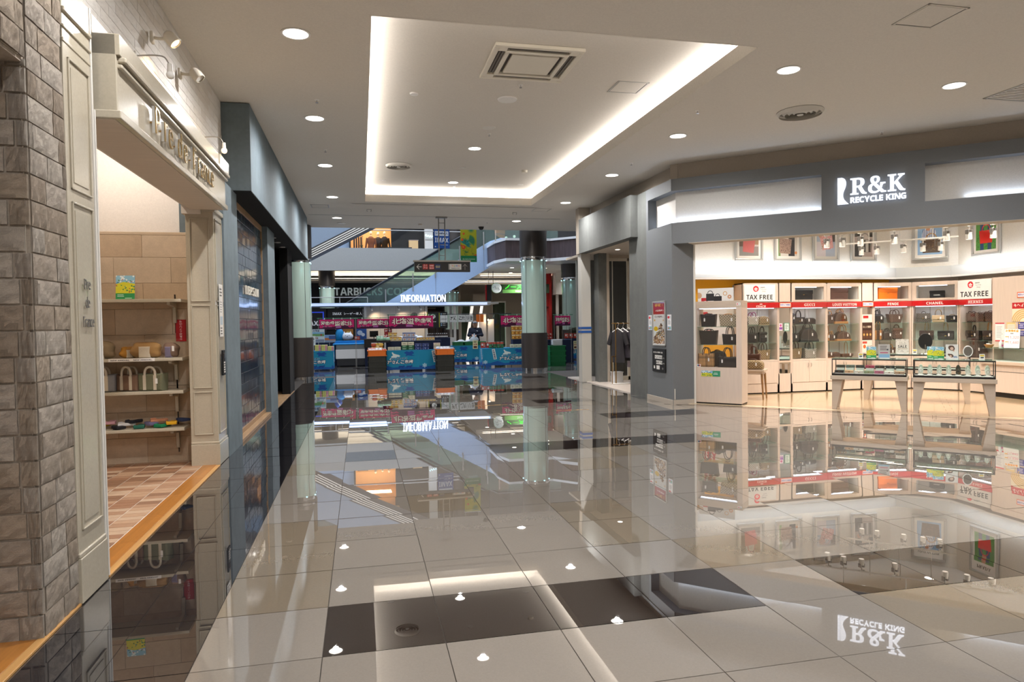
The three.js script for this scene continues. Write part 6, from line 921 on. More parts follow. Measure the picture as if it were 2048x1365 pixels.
// ================= RIGHT: CLOTHES SHOP =================
{
  const w = S('wall_right_clothes');
  P('bulkhead', bx(5.8, 6.3, 3.37, 4.25, -10.12, -13.6), M.plasterGrey, w);
  P('near_pier', bx(5.96, 6.3, 0, 4.25, -9.66, -10.6), M.plasterGrey, w);
  P('far_pier', bx(6.24, 6.46, 0, 3.37, -13.35, -13.7), M.plasterGrey, w);
  P('pier_edge', rb(6.46, 6.53, 0, 3.37, -13.33, -13.5, 0.004), M.facadeBand, w);
  P('return_wall', [bx(6.3, 6.5, 0, H, -9.66, -10.3), bx(9.2, 9.35, 0, 3.4, -10.1, -15.4)], M.plasterGrey, w);
  P('back_wall', bx(6.3, 9.3, 0, 3.4, -15.3, -15.45), M.plasterGrey, w);
  SM('ceiling_clothes', bx(6.0, 9.3, 3.36, 3.42, -10.1, -15.4), M.beigeWall);
  SM('floor_clothes', bx(5.98, 9.3, -0.004, 0.02, -10.6, -15.3), texMat(0xd9cfc6, 0.25, fineN, 0.03, 1));
  const pl = S('trim_8'); P('white_pillar', rb(5.86, 6.12, 0, 3.37, -13.62, -13.9, 0.006), mat(0xb9b6ae, 0.6), pl); P('pillar_head', rb(5.82, 6.12, 3.37, H, -13.62, -13.9, 0.006), M.beigeWall, pl);
  for (const y of [1.33, 1.43]) P('blue_stripe', rb(5.852, 6.128, y - 0.03, y + 0.03, -13.612, -13.908, 0.002), mat(0x1d4f96, 0.4), pl);
  const win = S('window_1');                                        // glass front inside the shop
  P('pane', bx(6.66, 7.2, 0.12, 3.2, -13.8, -13.795), M.glass, win);
  P('window_frame', [rb(6.6, 7.28, 3.2, 3.28, -13.83, -13.77, 0.006), rb(7.2, 7.28, 0, 3.28, -13.83, -13.77, 0.006), rb(6.6, 6.66, 0, 3.28, -13.83, -13.77, 0.006), rb(6.6, 7.28, 0, 0.12, -13.83, -13.77, 0.006), rb(6.78, 6.8, 0.12, 3.2, -13.81, -13.78, 0.004)], M.ivory, win);
  const w2 = S('window_2'); P('pane', bx(6.12, 6.24, 0.05, 3.3, -13.75, -13.745), M.glass, w2);
  P('far_screen', bx(7.28, 9.2, 0, 3.36, -13.83, -13.78), M.plasterGrey, w); P('over_panel', bx(6.46, 7.28, 3.28, 3.36, -13.83, -13.78), M.creamMatt, w);
  const r = T('clothes_rail', 'brass clothes rail with square frame inside the clothes shop', 'clothes rail', [6.44, 0.02, -12.7]);
  PS('post', [rod([0, 0, 0], [0, 1.52, 0], 0.016, 8), rod([1.1, 0, 0], [1.1, 1.52, 0], 0.016, 8)], M.brass, r); P('bar', rod([-0.1, 1.52, 0], [1.2, 1.52, 0], 0.012, 8), M.brass, r); P('side_frame', [rod([-0.14, 0.02, 0.1], [-0.14, 0.7, 0.1], 0.012, 8), rod([-0.14, 0.7, 0.1], [0, 0.7, 0], 0.012, 8)], M.brass, r); P('foot', rb(-0.12, 1.16, 0.0, 0.02, -0.14, 0.14, 0.006), M.white, r);
  const dress = (label, x, c, len, ww) => {
    const o = T('hanging_garment', label, 'garment', [6.44 + x, 0.02, -12.7], -1.05, 'garments on the brass rail');
    const g = new THREE.PlaneGeometry(1, 1, 12, 10), p = g.attributes.position; const shell = [];
    const s = new THREE.LatheGeometry([[0.05, 1.36], [0.1, 1.34], [0.19, 1.28], [0.18, 1.1], [0.17, 0.95], [0.2, 1.36 - len * 0.8], [0.22, 1.36 - len]].map((q) => new THREE.Vector2(...q)), 24), q = s.attributes.position;
    for (let i = 0; i < q.count; i++) { const a = Math.atan2(q.getZ(i), q.getX(i)), k = 1 + 0.1 * Math.sin(a * 7 + x * 9) * Math.max(0, Math.min(1, (1.2 - q.getY(i)) * 2)); q.setX(i, q.getX(i) * k * ww); q.setZ(i, q.getZ(i) * k * 0.3); } s.computeVertexNormals();
    P('body', s, mat(c, 0.9, { side: THREE.DoubleSide }), o);
    for (const d of [-1, 1]) P('sleeve', new THREE.CylinderGeometry(0.075, 0.06, 0.34, 12, 1, true).scale(1, 1, 0.6).rotateZ(d * 0.38).translate(d * 0.235 * ww, 1.14, 0), mat(c, 0.9, { side: THREE.DoubleSide }), o);
    P('hanger', [tube([[-0.17, 1.3, 0], [-0.03, 1.38, 0], [0, 1.4, 0], [0.03, 1.38, 0], [0.17, 1.3, 0]], 0.014, 10, 6), tube([[0, 1.4, 0], [0.0, 1.46, 0], [0.03, 1.5, 0], [0.0, 1.545, 0], [-0.025, 1.52, 0]], 0.004, 10, 5)], M.whiteGloss, o);
  };
  dress('charcoal dress on white hanger, first on the brass rail', 0.06, 0x2a282c, 0.82, 1); dress('dark purple grey blouse, second on the brass rail', 0.2, 0x37333c, 0.7, 1); dress('black dress on white hanger, third on the brass rail', 0.35, 0x121114, 0.78, 1.05); dress('pale mauve garment mostly behind the grey pier', 0.5, 0x9a8f96, 0.95, 1);
  const t = T('low_plinth', 'low white display plinth under the clothes rail', 'plinth', [6.62, 0.02, -13.1]); P('body', rb(-0.12, 0.12, 0, 0.26, -0.12, 0.12, 0.006), M.white, t); P('top', rb(-0.13, 0.13, 0.26, 0.28, -0.13, 0.13, 0.004), M.whiteGloss, t);
  for (const [x, z] of [[6.5, -11.0], [6.4, -12.4]]) { const o = T('clothes_downlight', z > -12 ? 'nearer small downlight in the clothes shop soffit' : 'farther small downlight in the clothes shop soffit', 'downlight', [x, 3.36, z]); P('ring', ring(0.06, 0.08, 0.008, 20).translate(0, -0.008, 0), M.white, o); P('lens', disc(0.06, 0, -0.004, 0, 16), M.lampGlow, o); spot(x, 3.34, z, x + 0.1, 0, z, 0xffead4, 26, 55, 0.9, 3); }
  // spot on the bulkhead, as the bright patch in the plaster shows
}
// ================= ATRIUM BEYOND THE CEILING =================
function glassColumn(label, x, z, lit, scale = 1, topY = 4.55, glass1 = 3.68, full = true) {
  const o = T('glass_column', label, 'column', [x, 0, z]), r = 0.43 * scale;
  P('base_ring', cy(r * 1.01, r * 1.01, 0.09, 0, 0, 0, 40), M.chrome, o);
  P('base_sleeve', cy(r * 1.02, r * 1.02, 1.16, 0, 0.09, 0, 48), M.columnCap, o);
  P('glass_sleeve', cy(r * 0.97, r * 0.97, glass1 - 1.25, 0, 1.25, 0, 48), M.columnGlass, o);
  PS('glass_joint', [0, 1, 2, 3].map((k) => rod([r * 0.975 * Math.cos(k * 1.571 + 0.9), 1.25, r * 0.975 * Math.sin(k * 1.571 + 0.9)], [r * 0.975 * Math.cos(k * 1.571 + 0.9), glass1, r * 0.975 * Math.sin(k * 1.571 + 0.9)], 0.006, 6)), M.darkMetal, o);
  P('glass_rim', ring(r * 0.96, r * 0.995, 0.12, 48).translate(0, glass1 - 0.04, 0), M.chrome, o);
  P('cap_sleeve', cy(r * 1.05, r * 1.05, topY - glass1 - 0.08, 0, glass1 + 0.08, 0, 48), M.columnCap, o);
  for (let k = 0; k < 8; k++) { const a = k * Math.PI / 4 + 0.35, px = r * 1.0 * Math.cos(a), pz = r * 1.0 * Math.sin(a); P('led', cy(0.026, 0.026, 0.03, px, glass1 - 0.06, pz, 10), M.ledAqua, o); if (lit && pz > -0.1) spot(x + px * 1.07, glass1 - 0.1, z + pz * 1.07, x + px * 1.02, 0, z + pz * 1.02, 0xb9f0ff, lit, 24, 0.9, 1); }
}
glassColumn('glass clad column with dark base in front of the pink stall banners', 5.86, -18.62, 1.6, 1, 5.6);
glassColumn('glass clad column half hidden by the grey plaster shop on the left', -1.62, -17.72, 1.2, 1, 4.56, 3.5);
glassColumn('glass clad column behind the white pillar on the right', 9.28, -25.3, 1.2, 1, 4.3, 3.45);
glassColumn('far glass clad column in front of the coffee shop sign', -1.52, -34.4, 1.2, 0.95, 4.7, 3.62);
glassColumn('far glass clad column behind the escalator', 5.3, -35.5, 1.2, 0.95, 4.6, 3.4);
{ // upper floor edges and walls
  const s = S('floor_upper');
  const arc = (x) => -30 - 0.014 * (x - 1) * (x - 1);
  const pts = []; for (let i = 0; i <= 24; i++) { const x = -9 + i * 0.62; pts.push([x, arc(x)]); }
  P('fascia', plan([...pts, ...pts.map(([x, z]) => [x, z - 0.3]).reverse()], 4.2, 5.27), M.greyFascia, s);
  P('slab', plan([...pts.map(([x, z]) => [x, z - 0.3]), [5.9, -40], [-9, -40]], 4.67, 5.2), M.greyFascia, s);
  P('handrail', pts.slice(1).map((p, i) => rod([pts[i][0], 6.14, pts[i][1] - 0.1], [p[0], 6.14, p[1] - 0.1], 0.025)), M.steel, s);
  P('glass_balustrade', pts.slice(1).map((p, i) => { const a = pts[i], dx = p[0] - a[0], dz = p[1] - a[1]; return new THREE.PlaneGeometry(Math.hypot(dx, dz), 0.86).rotateY(Math.atan2(-dz, dx)).translate((a[0] + p[0]) / 2, 5.7, (a[1] + p[1]) / 2 - 0.1); }), M.glass, s);
  SM('wall_back', [bx(-14, 16, 0, 17.2, -46.2, -46)], M.beigeWall);
  SM('ceiling_atrium', [bx(-14, 16, 17.2, 17.4, -13.4, -46.2)], M.beigeWall);
  SM('wall_front_atrium', bx(-2.2, 9.4, 5.7, 17.2, -17.9, -18.05), M.beigeWall);
  SM('wall_left_atrium', [bx(-14.2, -14, 0, 17.2, -18, -46.2), bx(-14, -2.2, 0, 17.2, -18.2, -18.05)], M.beigeWall);
  SM('wall_right_atrium', [bx(16, 16.2, 0, 17.2, -13.6, -46.2), bx(9.35, 16, 0, 17.2, -13.4, -13.6)], M.beigeWall);
  SM('ceiling_upper', [bx(-14, 16, 9.2, 9.4, -31, -46)], M.ceil);
  // ground-floor ceiling under the upper floor with a lit cove
  const c = S('ceiling_far'); P('cove_back', bx(-9, 5.9, 4.3, 4.66, -35.2, -35.1), M.ceil, c); P('lower_ceiling', bx(-9, 5.9, 4.02, 4.1, -35.2, -46), M.ceil, c);
  const cl = T('far_cove_lamp', 'long white lamp band under the upper floor edge on the left', 'lamp'); P('tube', rb(-8.5, 5.5, 4.12, 4.16, -35.0, -34.9, 0.01), M.ledWhite, cl); P('tray', bx(-8.6, 5.6, 4.08, 4.12, -35.08, -34.82), M.ceil, cl); { const l = area(-1.5, 4.2, -34.9, -1.5, 9, -34.9, 14, 0.1, 0xfff3df, 60); l.rotation.set(Math.PI / 2, 0, 0); }
  for (const x of [-5, -1, 3]) { const o = T('under_floor_downlight', `round downlight under the upper floor edge, ${x < -4 ? 'left' : x < 0 ? 'middle' : 'right'} one`, 'downlight', [x, 4.67, -32.4]); P('ring', ring(0.1, 0.13, 0.01, 20).translate(0, -0.01, 0), M.white, o); P('lens', disc(0.1, 0, -0.004, 0, 16), M.lampGlow, o); spot(x, 4.63, -32.4, x, 0, -33, NEUTRAL, 120, 72, 1, 6); }
  // blue-white wall up on the left
  SM('wall_left_upper_hall', bx(-9, -0.3, 5.27, 9.2, -33.6, -33.5), M.blueAtrium);
}
{ // shops on the upper floor
  const u = S('wall_back_upper'); P('dark_front', [bx(1.9, 6.4, 5.2, 9.2, -34.1, -34), bx(-0.3, -0.22, 5.2, 9.2, -34, -33)], M.black, u);
  const shop = S('wall_back_shop'); P('lining', [bx(-0.3, 2.1, 5.2, 8.2, -38.7, -38.6), bx(-0.35, -0.3, 5.2, 8.2, -38.6, -33.6), bx(2.06, 2.1, 5.2, 8.2, -38.6, -34.1), bx(-0.3, 2.1, 8.2, 8.25, -38.6, -33.6)], mat(0xe9c99a, 0.8), shop);
  area(0.85, 8.1, -36.6, 0.85, 5, -37, 1.8, 1.6, 0xffdfb4, 34);
  const rail = T('garment_rack', 'row of dark coats hanging in the lit upper shop', 'clothes rail', [-0.05, 5.2, -36.9]); P('bar', rod([-0.1, 1.5, 0], [0.5, 1.5, 0], 0.015), M.darkMetal, rail); for (let i = 0; i < 4; i++) P('coat', rb(-0.06 + i * 0.13, 0.03 + i * 0.13, 0.5, 1.45, -0.2, 0.2, 0.04, 2), mat([0x2a2a2e, 0x3a3632, 0x4a3a30, 0x25282e][i], 0.9), rail); PS('foot', [rod([-0.05, 0, 0], [-0.05, 1.5, 0], 0.015), rod([0.45, 0, 0], [0.45, 1.5, 0], 0.015)], M.darkMetal, rail);
  const ct = T('upper_counter', 'long low wooden counter in the lit upper shop', 'counter', [0.9, 5.2, -38.0]); P('body', rb(-0.9, 0.9, 0, 0.75, -0.3, 0.3, 0.01), M.leatherBrown, ct); P('top', rb(-0.95, 0.95, 0.75, 0.8, -0.34, 0.34, 0.008), M.woodLeg, ct);
  const pl = T('potted_plant', 'small green pot plant on the upper shop counter', 'plant', [0.35, 6.0, -38.0]); P('pot', cy(0.05, 0.07, 0.1, 0, 0, 0, 12), M.white, pl); for (let i = 0; i < 12; i++) P('leaf', new THREE.SphereGeometry(0.06, 6, 4).scale(0.5, 1.4, 0.25).rotateZ(rr(-0.9, 0.9)).rotateY(i).translate(rr(-0.06, 0.06), 0.18 + rr(0, 0.08), rr(-0.06, 0.06)), mat(0x5a7a2a, 0.7), pl);
  for (const [x, z, c, label, arms] of [[0.88, -36.9, 0x6a4a34, 'mannequin in a brown coat in the lit upper shop', 1], [1.3, -37.2, 0x2a2624, 'mannequin in dark dress right of the brown coat', 1], [1.66, -36.9, 0x191919, 'mannequin in black coat at the end of the lit upper shop', 1]]) {
    const o = T('mannequin', label, 'mannequin', [x, 5.2, z]);
    P('head', new THREE.SphereGeometry(0.095, 14, 10).scale(0.85, 1.2, 1).translate(0, 1.68, 0), M.white, o); P('neck', cy(0.045, 0.04, 0.14, 0, 1.46, 0, 10), M.white, o);
    const g = new THREE.LatheGeometry([[0.06, 1.5], [0.15, 1.44], [0.21, 1.36], [0.2, 1.1], [0.17, 1.0], [0.24, 0.6], [0.27, 0.42]].map((p) => new THREE.Vector2(...p)), 18).scale(1, 1, 0.6); P('coat', g, mat(c, 0.9, { side: THREE.DoubleSide }), o);
    for (const s of [-1, 1]) { P('sleeve', new THREE.CylinderGeometry(0.06, 0.05, 0.6, 10).rotateZ(s * 0.14).translate(s * 0.26, 1.1, 0), mat(c, 0.9), o); P('leg', cy(0.035, 0.06, 0.46, s * 0.09, 0.02, 0, 10), M.white, o); } P('stand', cy(0.16, 0.16, 0.02, 0, 0, 0, 20), M.steel, o);
  }
  const nw = print(150, 44, (g, w, h) => { box(g, '#0c1418', 0, 0, w, h); g.save(); g.translate(w, 0); g.scale(-1, 1); txt(g, 'CINEMA', w / 2, 34, 34, '#6fb4d8', '', 'center'); g.restore(); });
  const ns = T('cinema_lettering', 'blue mirrored lettering behind the upper glass', 'sign', [2.3, 5.5, -33.2]); printed('face', 1.3, 0.35, nw, M.printLit, ns); P('plate', bx(-0.65, 0.65, -0.175, 0.175, -0.02, -0.003), M.black, ns);
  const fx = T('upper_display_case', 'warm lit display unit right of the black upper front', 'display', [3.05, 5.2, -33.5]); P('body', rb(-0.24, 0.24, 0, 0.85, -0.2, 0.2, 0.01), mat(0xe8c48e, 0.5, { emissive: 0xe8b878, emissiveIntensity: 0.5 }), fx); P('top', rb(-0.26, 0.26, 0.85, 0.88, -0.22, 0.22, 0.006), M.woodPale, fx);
  const wp = S('trim_9'); P('white_pillar', bx(3.62, 4.05, 5.2, 9.2, -33.3, -33.0), M.wallWhite, wp); P('dark_pillar', cy(0.4, 0.4, 4, 5.25, 5.2, -33, 24), M.columnCap, wp);
  const ds = T('neon_script_sign', 'small white neon script sign on the white upper pillar', 'sign', [3.84, 6.2, -32.97]); P('script', tube([[-0.2, 0.05, 0], [-0.16, 0.14, 0.02], [-0.1, 0.0, 0.02], [-0.04, 0.1, 0.02], [0.02, -0.02, 0.02], [0.08, 0.08, 0.02], [0.14, -0.02, 0.02], [0.2, 0.06, 0]], 0.016, 40, 6), glow(0xbfeaf0, 3), ds); P('backing', bx(-0.2, 0.2, -0.14, -0.1, -0.01, 0.01), M.silver, ds);
}
{ // rising escalator seen from the side
  const z = -27, ang = Math.atan2(5.48 - 2.35, 6.5 - 1.0);
  const o = T('escalator', 'escalator with pale blue side rising to the upper right', 'escalator');
  const m = 0.585, yb = (x) => 2.86 + (x - 3.82) * m;
  P('side_panel', ext([[-1.5, yb(-1.5)], [6.0, yb(6.0)], [6.6, yb(6.2)], [9.2, yb(6.2)], [9.2, 5.45], [6.5, 5.45], [6.0, 5.3], [-1.5, 5.3 - 7.5 * m]], 0.06, 0, z - 0.06), M.blueAtrium, o);
  PS('panel_joint', [1.3, 3.5, 5.7].map((x) => bx(x, x + 0.012, yb(x) + 0.02, yb(x) + 1.35, z, z + 0.003)), M.greyMetal, o);
  P('glass_balustrade', ext([[-1.5, 5.3 - 7.5 * m], [6.0, 5.3], [6.5, 5.45], [9.2, 5.45], [9.2, 6.3], [6.2, 6.3], [5.6, 6.0], [-1.5, 6.0 - 7.1 * m]], 0.012, 0, z - 0.03), mat(0xc4d8cf, 0.04, { transmission: 0.9, thickness: 0 }), o);
  PS('handrail', [rod([-1.5, 6.02 - 7.1 * m, z], [5.6, 6.02, z], 0.05, 8), rod([5.6, 6.02, z], [6.2, 6.32, z], 0.05, 8), rod([6.2, 6.32, z], [9.2, 6.32, z], 0.05, 8), rod([-1.5, 6.02 - 7.1 * m, z - 1.1], [5.6, 6.02, z - 1.1], 0.05, 8)], M.black, o);
  P('far_side', ext([[-1.5, yb(-1.5)], [6.0, yb(6.0)], [6.6, yb(6.2)], [9.2, yb(6.2)], [9.2, 5.45], [6.5, 5.45], [6.0, 5.3], [-1.5, 5.3 - 7.5 * m]], 0.06, 0, z - 1.2), M.blueAtrium, o);
  P('steps', ext([[-1.5, 5.1 - 7.5 * m], [6.0, 5.1], [9, 5.2], [9, 5.1], [6, 5.0], [-1.5, 5.0 - 7.5 * m]], 1.0, 0, z - 1.12), M.darkMetal, o);
  for (const x of [0.2, 1.3, 2.5, 3.5, 4.6, 5.7, 6.25]) P('clamp', bx(x - 0.025, x + 0.025, yb(x) + 0.95, yb(x) + 1.75, z + 0.01, z + 0.035), M.steel, o);
}
{ // upper escalator with light lines on its side
  const o = T('striped_escalator', 'upper escalator with four white light lines along its dark side', 'escalator');
  const z = -24, m = 0.525, y0 = (x) => 4.2 + (x + 1.61) * m;
  P('side', ext([[-7, y0(-7)], [5, y0(5)], [5, y0(5) + 0.38], [-7, y0(-7) + 0.38]], 0.9, 0, z - 0.9), mat(0x5a5a5c, 0.5), o);
  P('upper_panel', ext([[-7, y0(-7) + 0.38], [5, y0(5) + 0.38], [5, y0(5) + 1.7], [-7, y0(-7) + 1.7]], 0.06, 0, z - 0.08), M.blueAtrium, o);
  for (let k = 0; k < 4; k++) P('light_line', ext([[-7, y0(-7) + 0.02 + k * 0.088], [5, y0(5) + 0.02 + k * 0.088], [5, y0(5) + 0.05 + k * 0.088], [-7, y0(-7) + 0.05 + k * 0.088]], 0.01, 0, z), glow(0xfff6e8, 1.4), o);
  P('glass_balustrade', ext([[-7, y0(-7) + 1.7], [5, y0(5) + 1.7], [5, y0(5) + 2.4], [-7, y0(-7) + 2.4]], 0.012, 0, z - 0.1), mat(0xb9ccd0, 0.05, { transmission: 0.7, thickness: 0 }), o);
  P('handrail', rod([-7, y0(-7) + 2.44, z - 0.1], [5, y0(5) + 2.44, z - 0.1], 0.05, 8), M.black, o);
}
{ // wood-clad balcony on the right
  const b = S('wall_right_balcony');
  const pts = [[5.87, -25.2], [6.07, -24], [8.0, -24], [8.9, -23], [12.5, -19.4]], off = (d) => { const q = pts.map(([x, z]) => [x + (x < 7.9 ? (x < 6 ? -d : 0) : -d * 0.6), z + d]); return q; };
  const band = (d, y0, y1, m, n) => P(n, plan([...off(d), [13, -20], [13, -30], [5.87, -30]], y0, y1), m, b);
  band(0, 4.24, 4.97, M.balconyWood, 'cladding'); band(0.06, 4.97, 5.06, M.whiteGloss, 'top_band'); band(0.08, 4.12, 4.24, M.whiteGloss, 'bottom_band');
  P('glass_balustrade', pts.slice(1).map((p, i) => { const a = pts[i], dx = p[0] - a[0], dz = p[1] - a[1]; return new THREE.PlaneGeometry(Math.hypot(dx, dz), 0.95).rotateY(Math.atan2(-dz, dx)).translate((a[0] + p[0]) / 2, 5.53, (a[1] + p[1]) / 2 - 0.08); }), M.glass, b);
  P('upper_shop_wall', bx(6.5, 15, 5.06, 9, -31, -30.9), M.black, b);
  for (let i = 0; i < 5; i++) { const x = 6.7 + i * 0.5, o = T('upper_shop_bulb', `warm globe lamp ${['one', 'two', 'three', 'four', 'five'][i]} in the upper shop behind the wood balcony`, 'lamp', [x, 5.6 + (i % 3) * 0.12, -29.5 + (i % 2) * 0.4], 0, 'globe lamps in the upper shop'); o.userData.label = 'warm globe lamp in the upper shop behind the wood balcony'; P('globe', new THREE.SphereGeometry(0.07, 12, 8), glow(0xffdca0, 2.5), o); P('cord', rod([0, 0.07, 0], [0, 2.5, 0], 0.008), M.black, o); }
}
{ // hall to the north: low ceiling, lights, walls
  const c = S('ceiling_north'); P('board', bx(5.9, 16, 4.1, 4.18, -25.4, -46), M.ceil, c); P('beam', [bx(5.9, 16, 3.92, 4.1, -31.2, -31.6), bx(5.9, 16, 3.9, 4.1, -36.8, -37.2)], M.ceil, c);
  const pts = [[7, -27], [8.6, -27.2], [7.6, -30], [9.2, -30.2], [6.8, -33], [8.4, -33.2], [10, -33], [7.4, -37], [9.2, -37.4], [11.5, -28]];
  pts.forEach(([x, z]) => { const o = T('far_downlight', 'small round downlight in the low ceiling of the far hall', 'downlight', [x, 4.1, z], 0, 'downlights of the far hall'); P('ring', ring(0.1, 0.13, 0.01, 20).translate(0, -0.01, 0), M.white, o); P('lens', disc(0.1, 0, -0.004, 0, 16), M.lampGlow, o); });
  for (const [x, z] of [[8, -28.5], [8.5, -34], [11, -30], [7.5, -40]]) spot(x, 4.05, z, x, 0, z, NEUTRAL, 260, 70, 1, 8);
  for (const [x0, x1, z, n] of [[6.2, 12, -30.9, 'nearer'], [6.2, 12, -36.4, 'farther']]) { const o = T('far_cove_lamp', `${n} lit band across the ceiling of the far hall`, 'lamp'); P('tube', rb(x0, x1, 3.99, 4.03, z, z + 0.1, 0.01), M.ledWhite, o); P('tray', bx(x0, x1, 3.96, 3.99, z - 0.05, z + 0.15), M.ceil, o); const l = area((x0 + x1) / 2, 4.035, z + 0.05, (x0 + x1) / 2, 9, z + 0.05, x1 - x0, 0.1, 0xfff3df, 20); l.rotation.set(Math.PI / 2, 0, 0); }
  SM('wall_back_hall', [bx(5.6, 6.2, 0, 4.1, -38.3, -38), bx(6.2, 9.2, 2.9, 4.1, -39.2, -39), bx(7.0, 8.2, 0, 3.4, -38.4, -38.2), bx(9.2, 11.5, 0, 4.1, -39.2, -39)], M.beigeWall);
  const fr = S('window_3'); for (const [x0, x1] of [[6.25, 6.9], [8.25, 9.15]]) { P('pane', bx(x0, x1, 0.1, 2.9, -38.6, -38.58), M.glassGreen, fr); P('window_frame', [rb(x0, x1, 2.85, 2.95, -38.64, -38.54, 0.01), rb(x0, x0 + 0.06, 0, 2.9, -38.64, -38.54, 0.01), rb(x1 - 0.06, x1, 0, 2.9, -38.64, -38.54, 0.01)], M.offWhite, fr); }
  for (const [x, k] of [[5.95, 0.12], [6.5, 0.12]]) { const o = T('leaning_light_bar', k && x < 6.2 ? 'left slanted light bar in the far shop' : 'right slanted light bar in the far shop', 'lamp', [x, 0, -34.6]); P('tube', rb(-0.08, 0.08, 0, 2.75, -0.03, 0.03, 0.01).rotateZ(-0.16), glow(0xfff2e0, 2), o); P('foot', rb(-0.14, 0.14, 0, 0.05, -0.12, 0.12, 0.01), M.white, o); }
  SM('wall_right_red', [bx(9.3, 9.75, 2.4, 4.1, -31.4, -30.6), bx(9.72, 9.86, 0, 4.1, -31.2, -30.5)], M.redWall);
  SM('wall_right_white', [bx(9.95, 10.9, 3.0, 4.1, -31, -30), bx(10.1, 10.2, 0, 3, -30.6, -30.4), bx(10.5, 16, 0, 3, -30.6, -30.4)], M.wallWhite);
  const kid = [[9.4, 0.9, 0xd85aa0], [9.62, 1.2, 0xf0c040], [9.5, 1.55, 0x6a7ad8], [9.35, 1.9, 0xe9e9f0]]; kid.forEach(([x, y, col], i) => { const o = T('shop_display_block', ['pink', 'yellow', 'blue', 'white'][i] + ' boxed goods in the red fronted shop', 'goods', [x, y, -33]); P('block', rb(-0.15, 0.15, 0, 0.3, -0.15, 0.15, 0.03, 2), mat(col, 0.6), o); P('shelf', rb(-0.2, 0.2, -0.03, 0, -0.2, 0.2, 0.005), M.white, o); });
  // green lit hall sign
  const sg = print(230, 70, (g, w, h) => { box(g, '#1c3a14', 0, 0, w, h); box(g, '#4c7a3a', 0, 42, w, 28); jp(g, 'ノースモール', 8, 2, 36, '#2cff2c', 0.15); txt(g, 'North Mall', 120, 62, 20, '#dfeadb', ''); });
  const o = T('north_hall_sign', 'dark hanging sign with green glowing characters', 'sign', [0, 0, -29]); P('case', rb(6.75, 9.3, 3.02, 3.46, -0.06, 0.06, 0.01), mat(0x26331f, 0.5), o); printed('face', 2.0, 0.42, sg, M.printLit, o, 7.95, 3.24, 0.065); for (const x of [6.3, 8.05]) P('hanger_pole', rod([x + 0.2, 3.4, 0], [x + 0.2, 4.12, 0], 0.02), M.steel, o);
  const lg = T('round_emblem_sign', 'round green and white emblem left of the green characters', 'sign', [6.64, 3.27, -28.9]); P('disc', new THREE.CylinderGeometry(0.23, 0.23, 0.05, 32).rotateX(Math.PI / 2), glow(0xbfd8d0, 0.7), lg); P('rim', new THREE.TorusGeometry(0.23, 0.02, 8, 32), glow(0x4fae3a, 0.8), lg); P('wave', tube([[-0.16, 0.02, 0.03], [-0.06, 0.1, 0.03], [0.0, -0.04, 0.03], [0.08, 0.04, 0.03], [0.17, -0.08, 0.03]], 0.02, 20, 6), mat(0xf2f7f2, 0.4), lg);
  const bp = T('hanging_screen', 'black upright hanging panel left of the green sign', 'sign', [6.24, 2.65, -28.8]); P('case', rb(-0.1, 0.13, 0, 0.78, -0.06, 0.06, 0.01), M.black, bp); P('side_strip', rb(-0.16, -0.1, 0.02, 0.76, -0.05, 0.05, 0.006), M.redBand, bp); P('pole', rod([0, 0.78, 0], [0, 1.46, 0], 0.015), M.steel, bp);
}
{ // coffee shop front far left
  const w = S('wall_back_coffee'); P('dark_fascia', bx(-9, 5.2, 2.55, 4.02, -37.2, -37), M.black, w); P('interior', [bx(-9, 5.2, 0, 2.55, -41.2, -41)], mat(0x6a4a30, 0.8), w); P('post', [bx(-3, -2.8, 0, 2.55, -37.2, -37), bx(5.0, 5.2, 0, 4.02, -41, -37)], M.black, w); P('counter', bx(-2.5, 3, 0, 1.1, -39.2, -38.6), M.woodLeg, w); P('floor_edge', bx(4.2, 5.6, 0, 2.4, -37.6, -37.4), mat(0x3a2c22, 0.8), w);
  spot(0, 3.6, -39, 0, 0, -39.5, 0xffd9a6, 60, 65, 1, 4);
  const o = T('coffee_shop_lettering', 'large white lettering on the dark far shop front', 'sign', [0, 0, -36.98]); letters('STARBUCKS', 'b', 0.44, 0.04, M.signGrey, o, { x: -1.52, y: 3.3, z: 0, w: 3.0 }); letters('COFFEE', 'b', 0.42, 0.04, M.signGrey, o, { x: 1.72, y: 3.3, z: 0, w: 2.1 });
  const f = [0x9a7a4a, 0xb08a50]; for (let i = 0; i < 2; i++) { const q = T('menu_board', i ? 'right wooden menu panel in the coffee shop' : 'left wooden menu panel in the coffee shop', 'panel', [-0.9 + i * 1.6, 1.7, -38.4]); P('board', rb(-0.6, 0.6, 0, 0.8, -0.03, 0.03, 0.01), mat(f[i], 0.6), q); P('rail', [bx(-0.6, 0.6, 0.25, 0.27, 0.03, 0.04), bx(-0.6, 0.6, 0.5, 0.52, 0.03, 0.04)], M.darkMetal, q); }
}
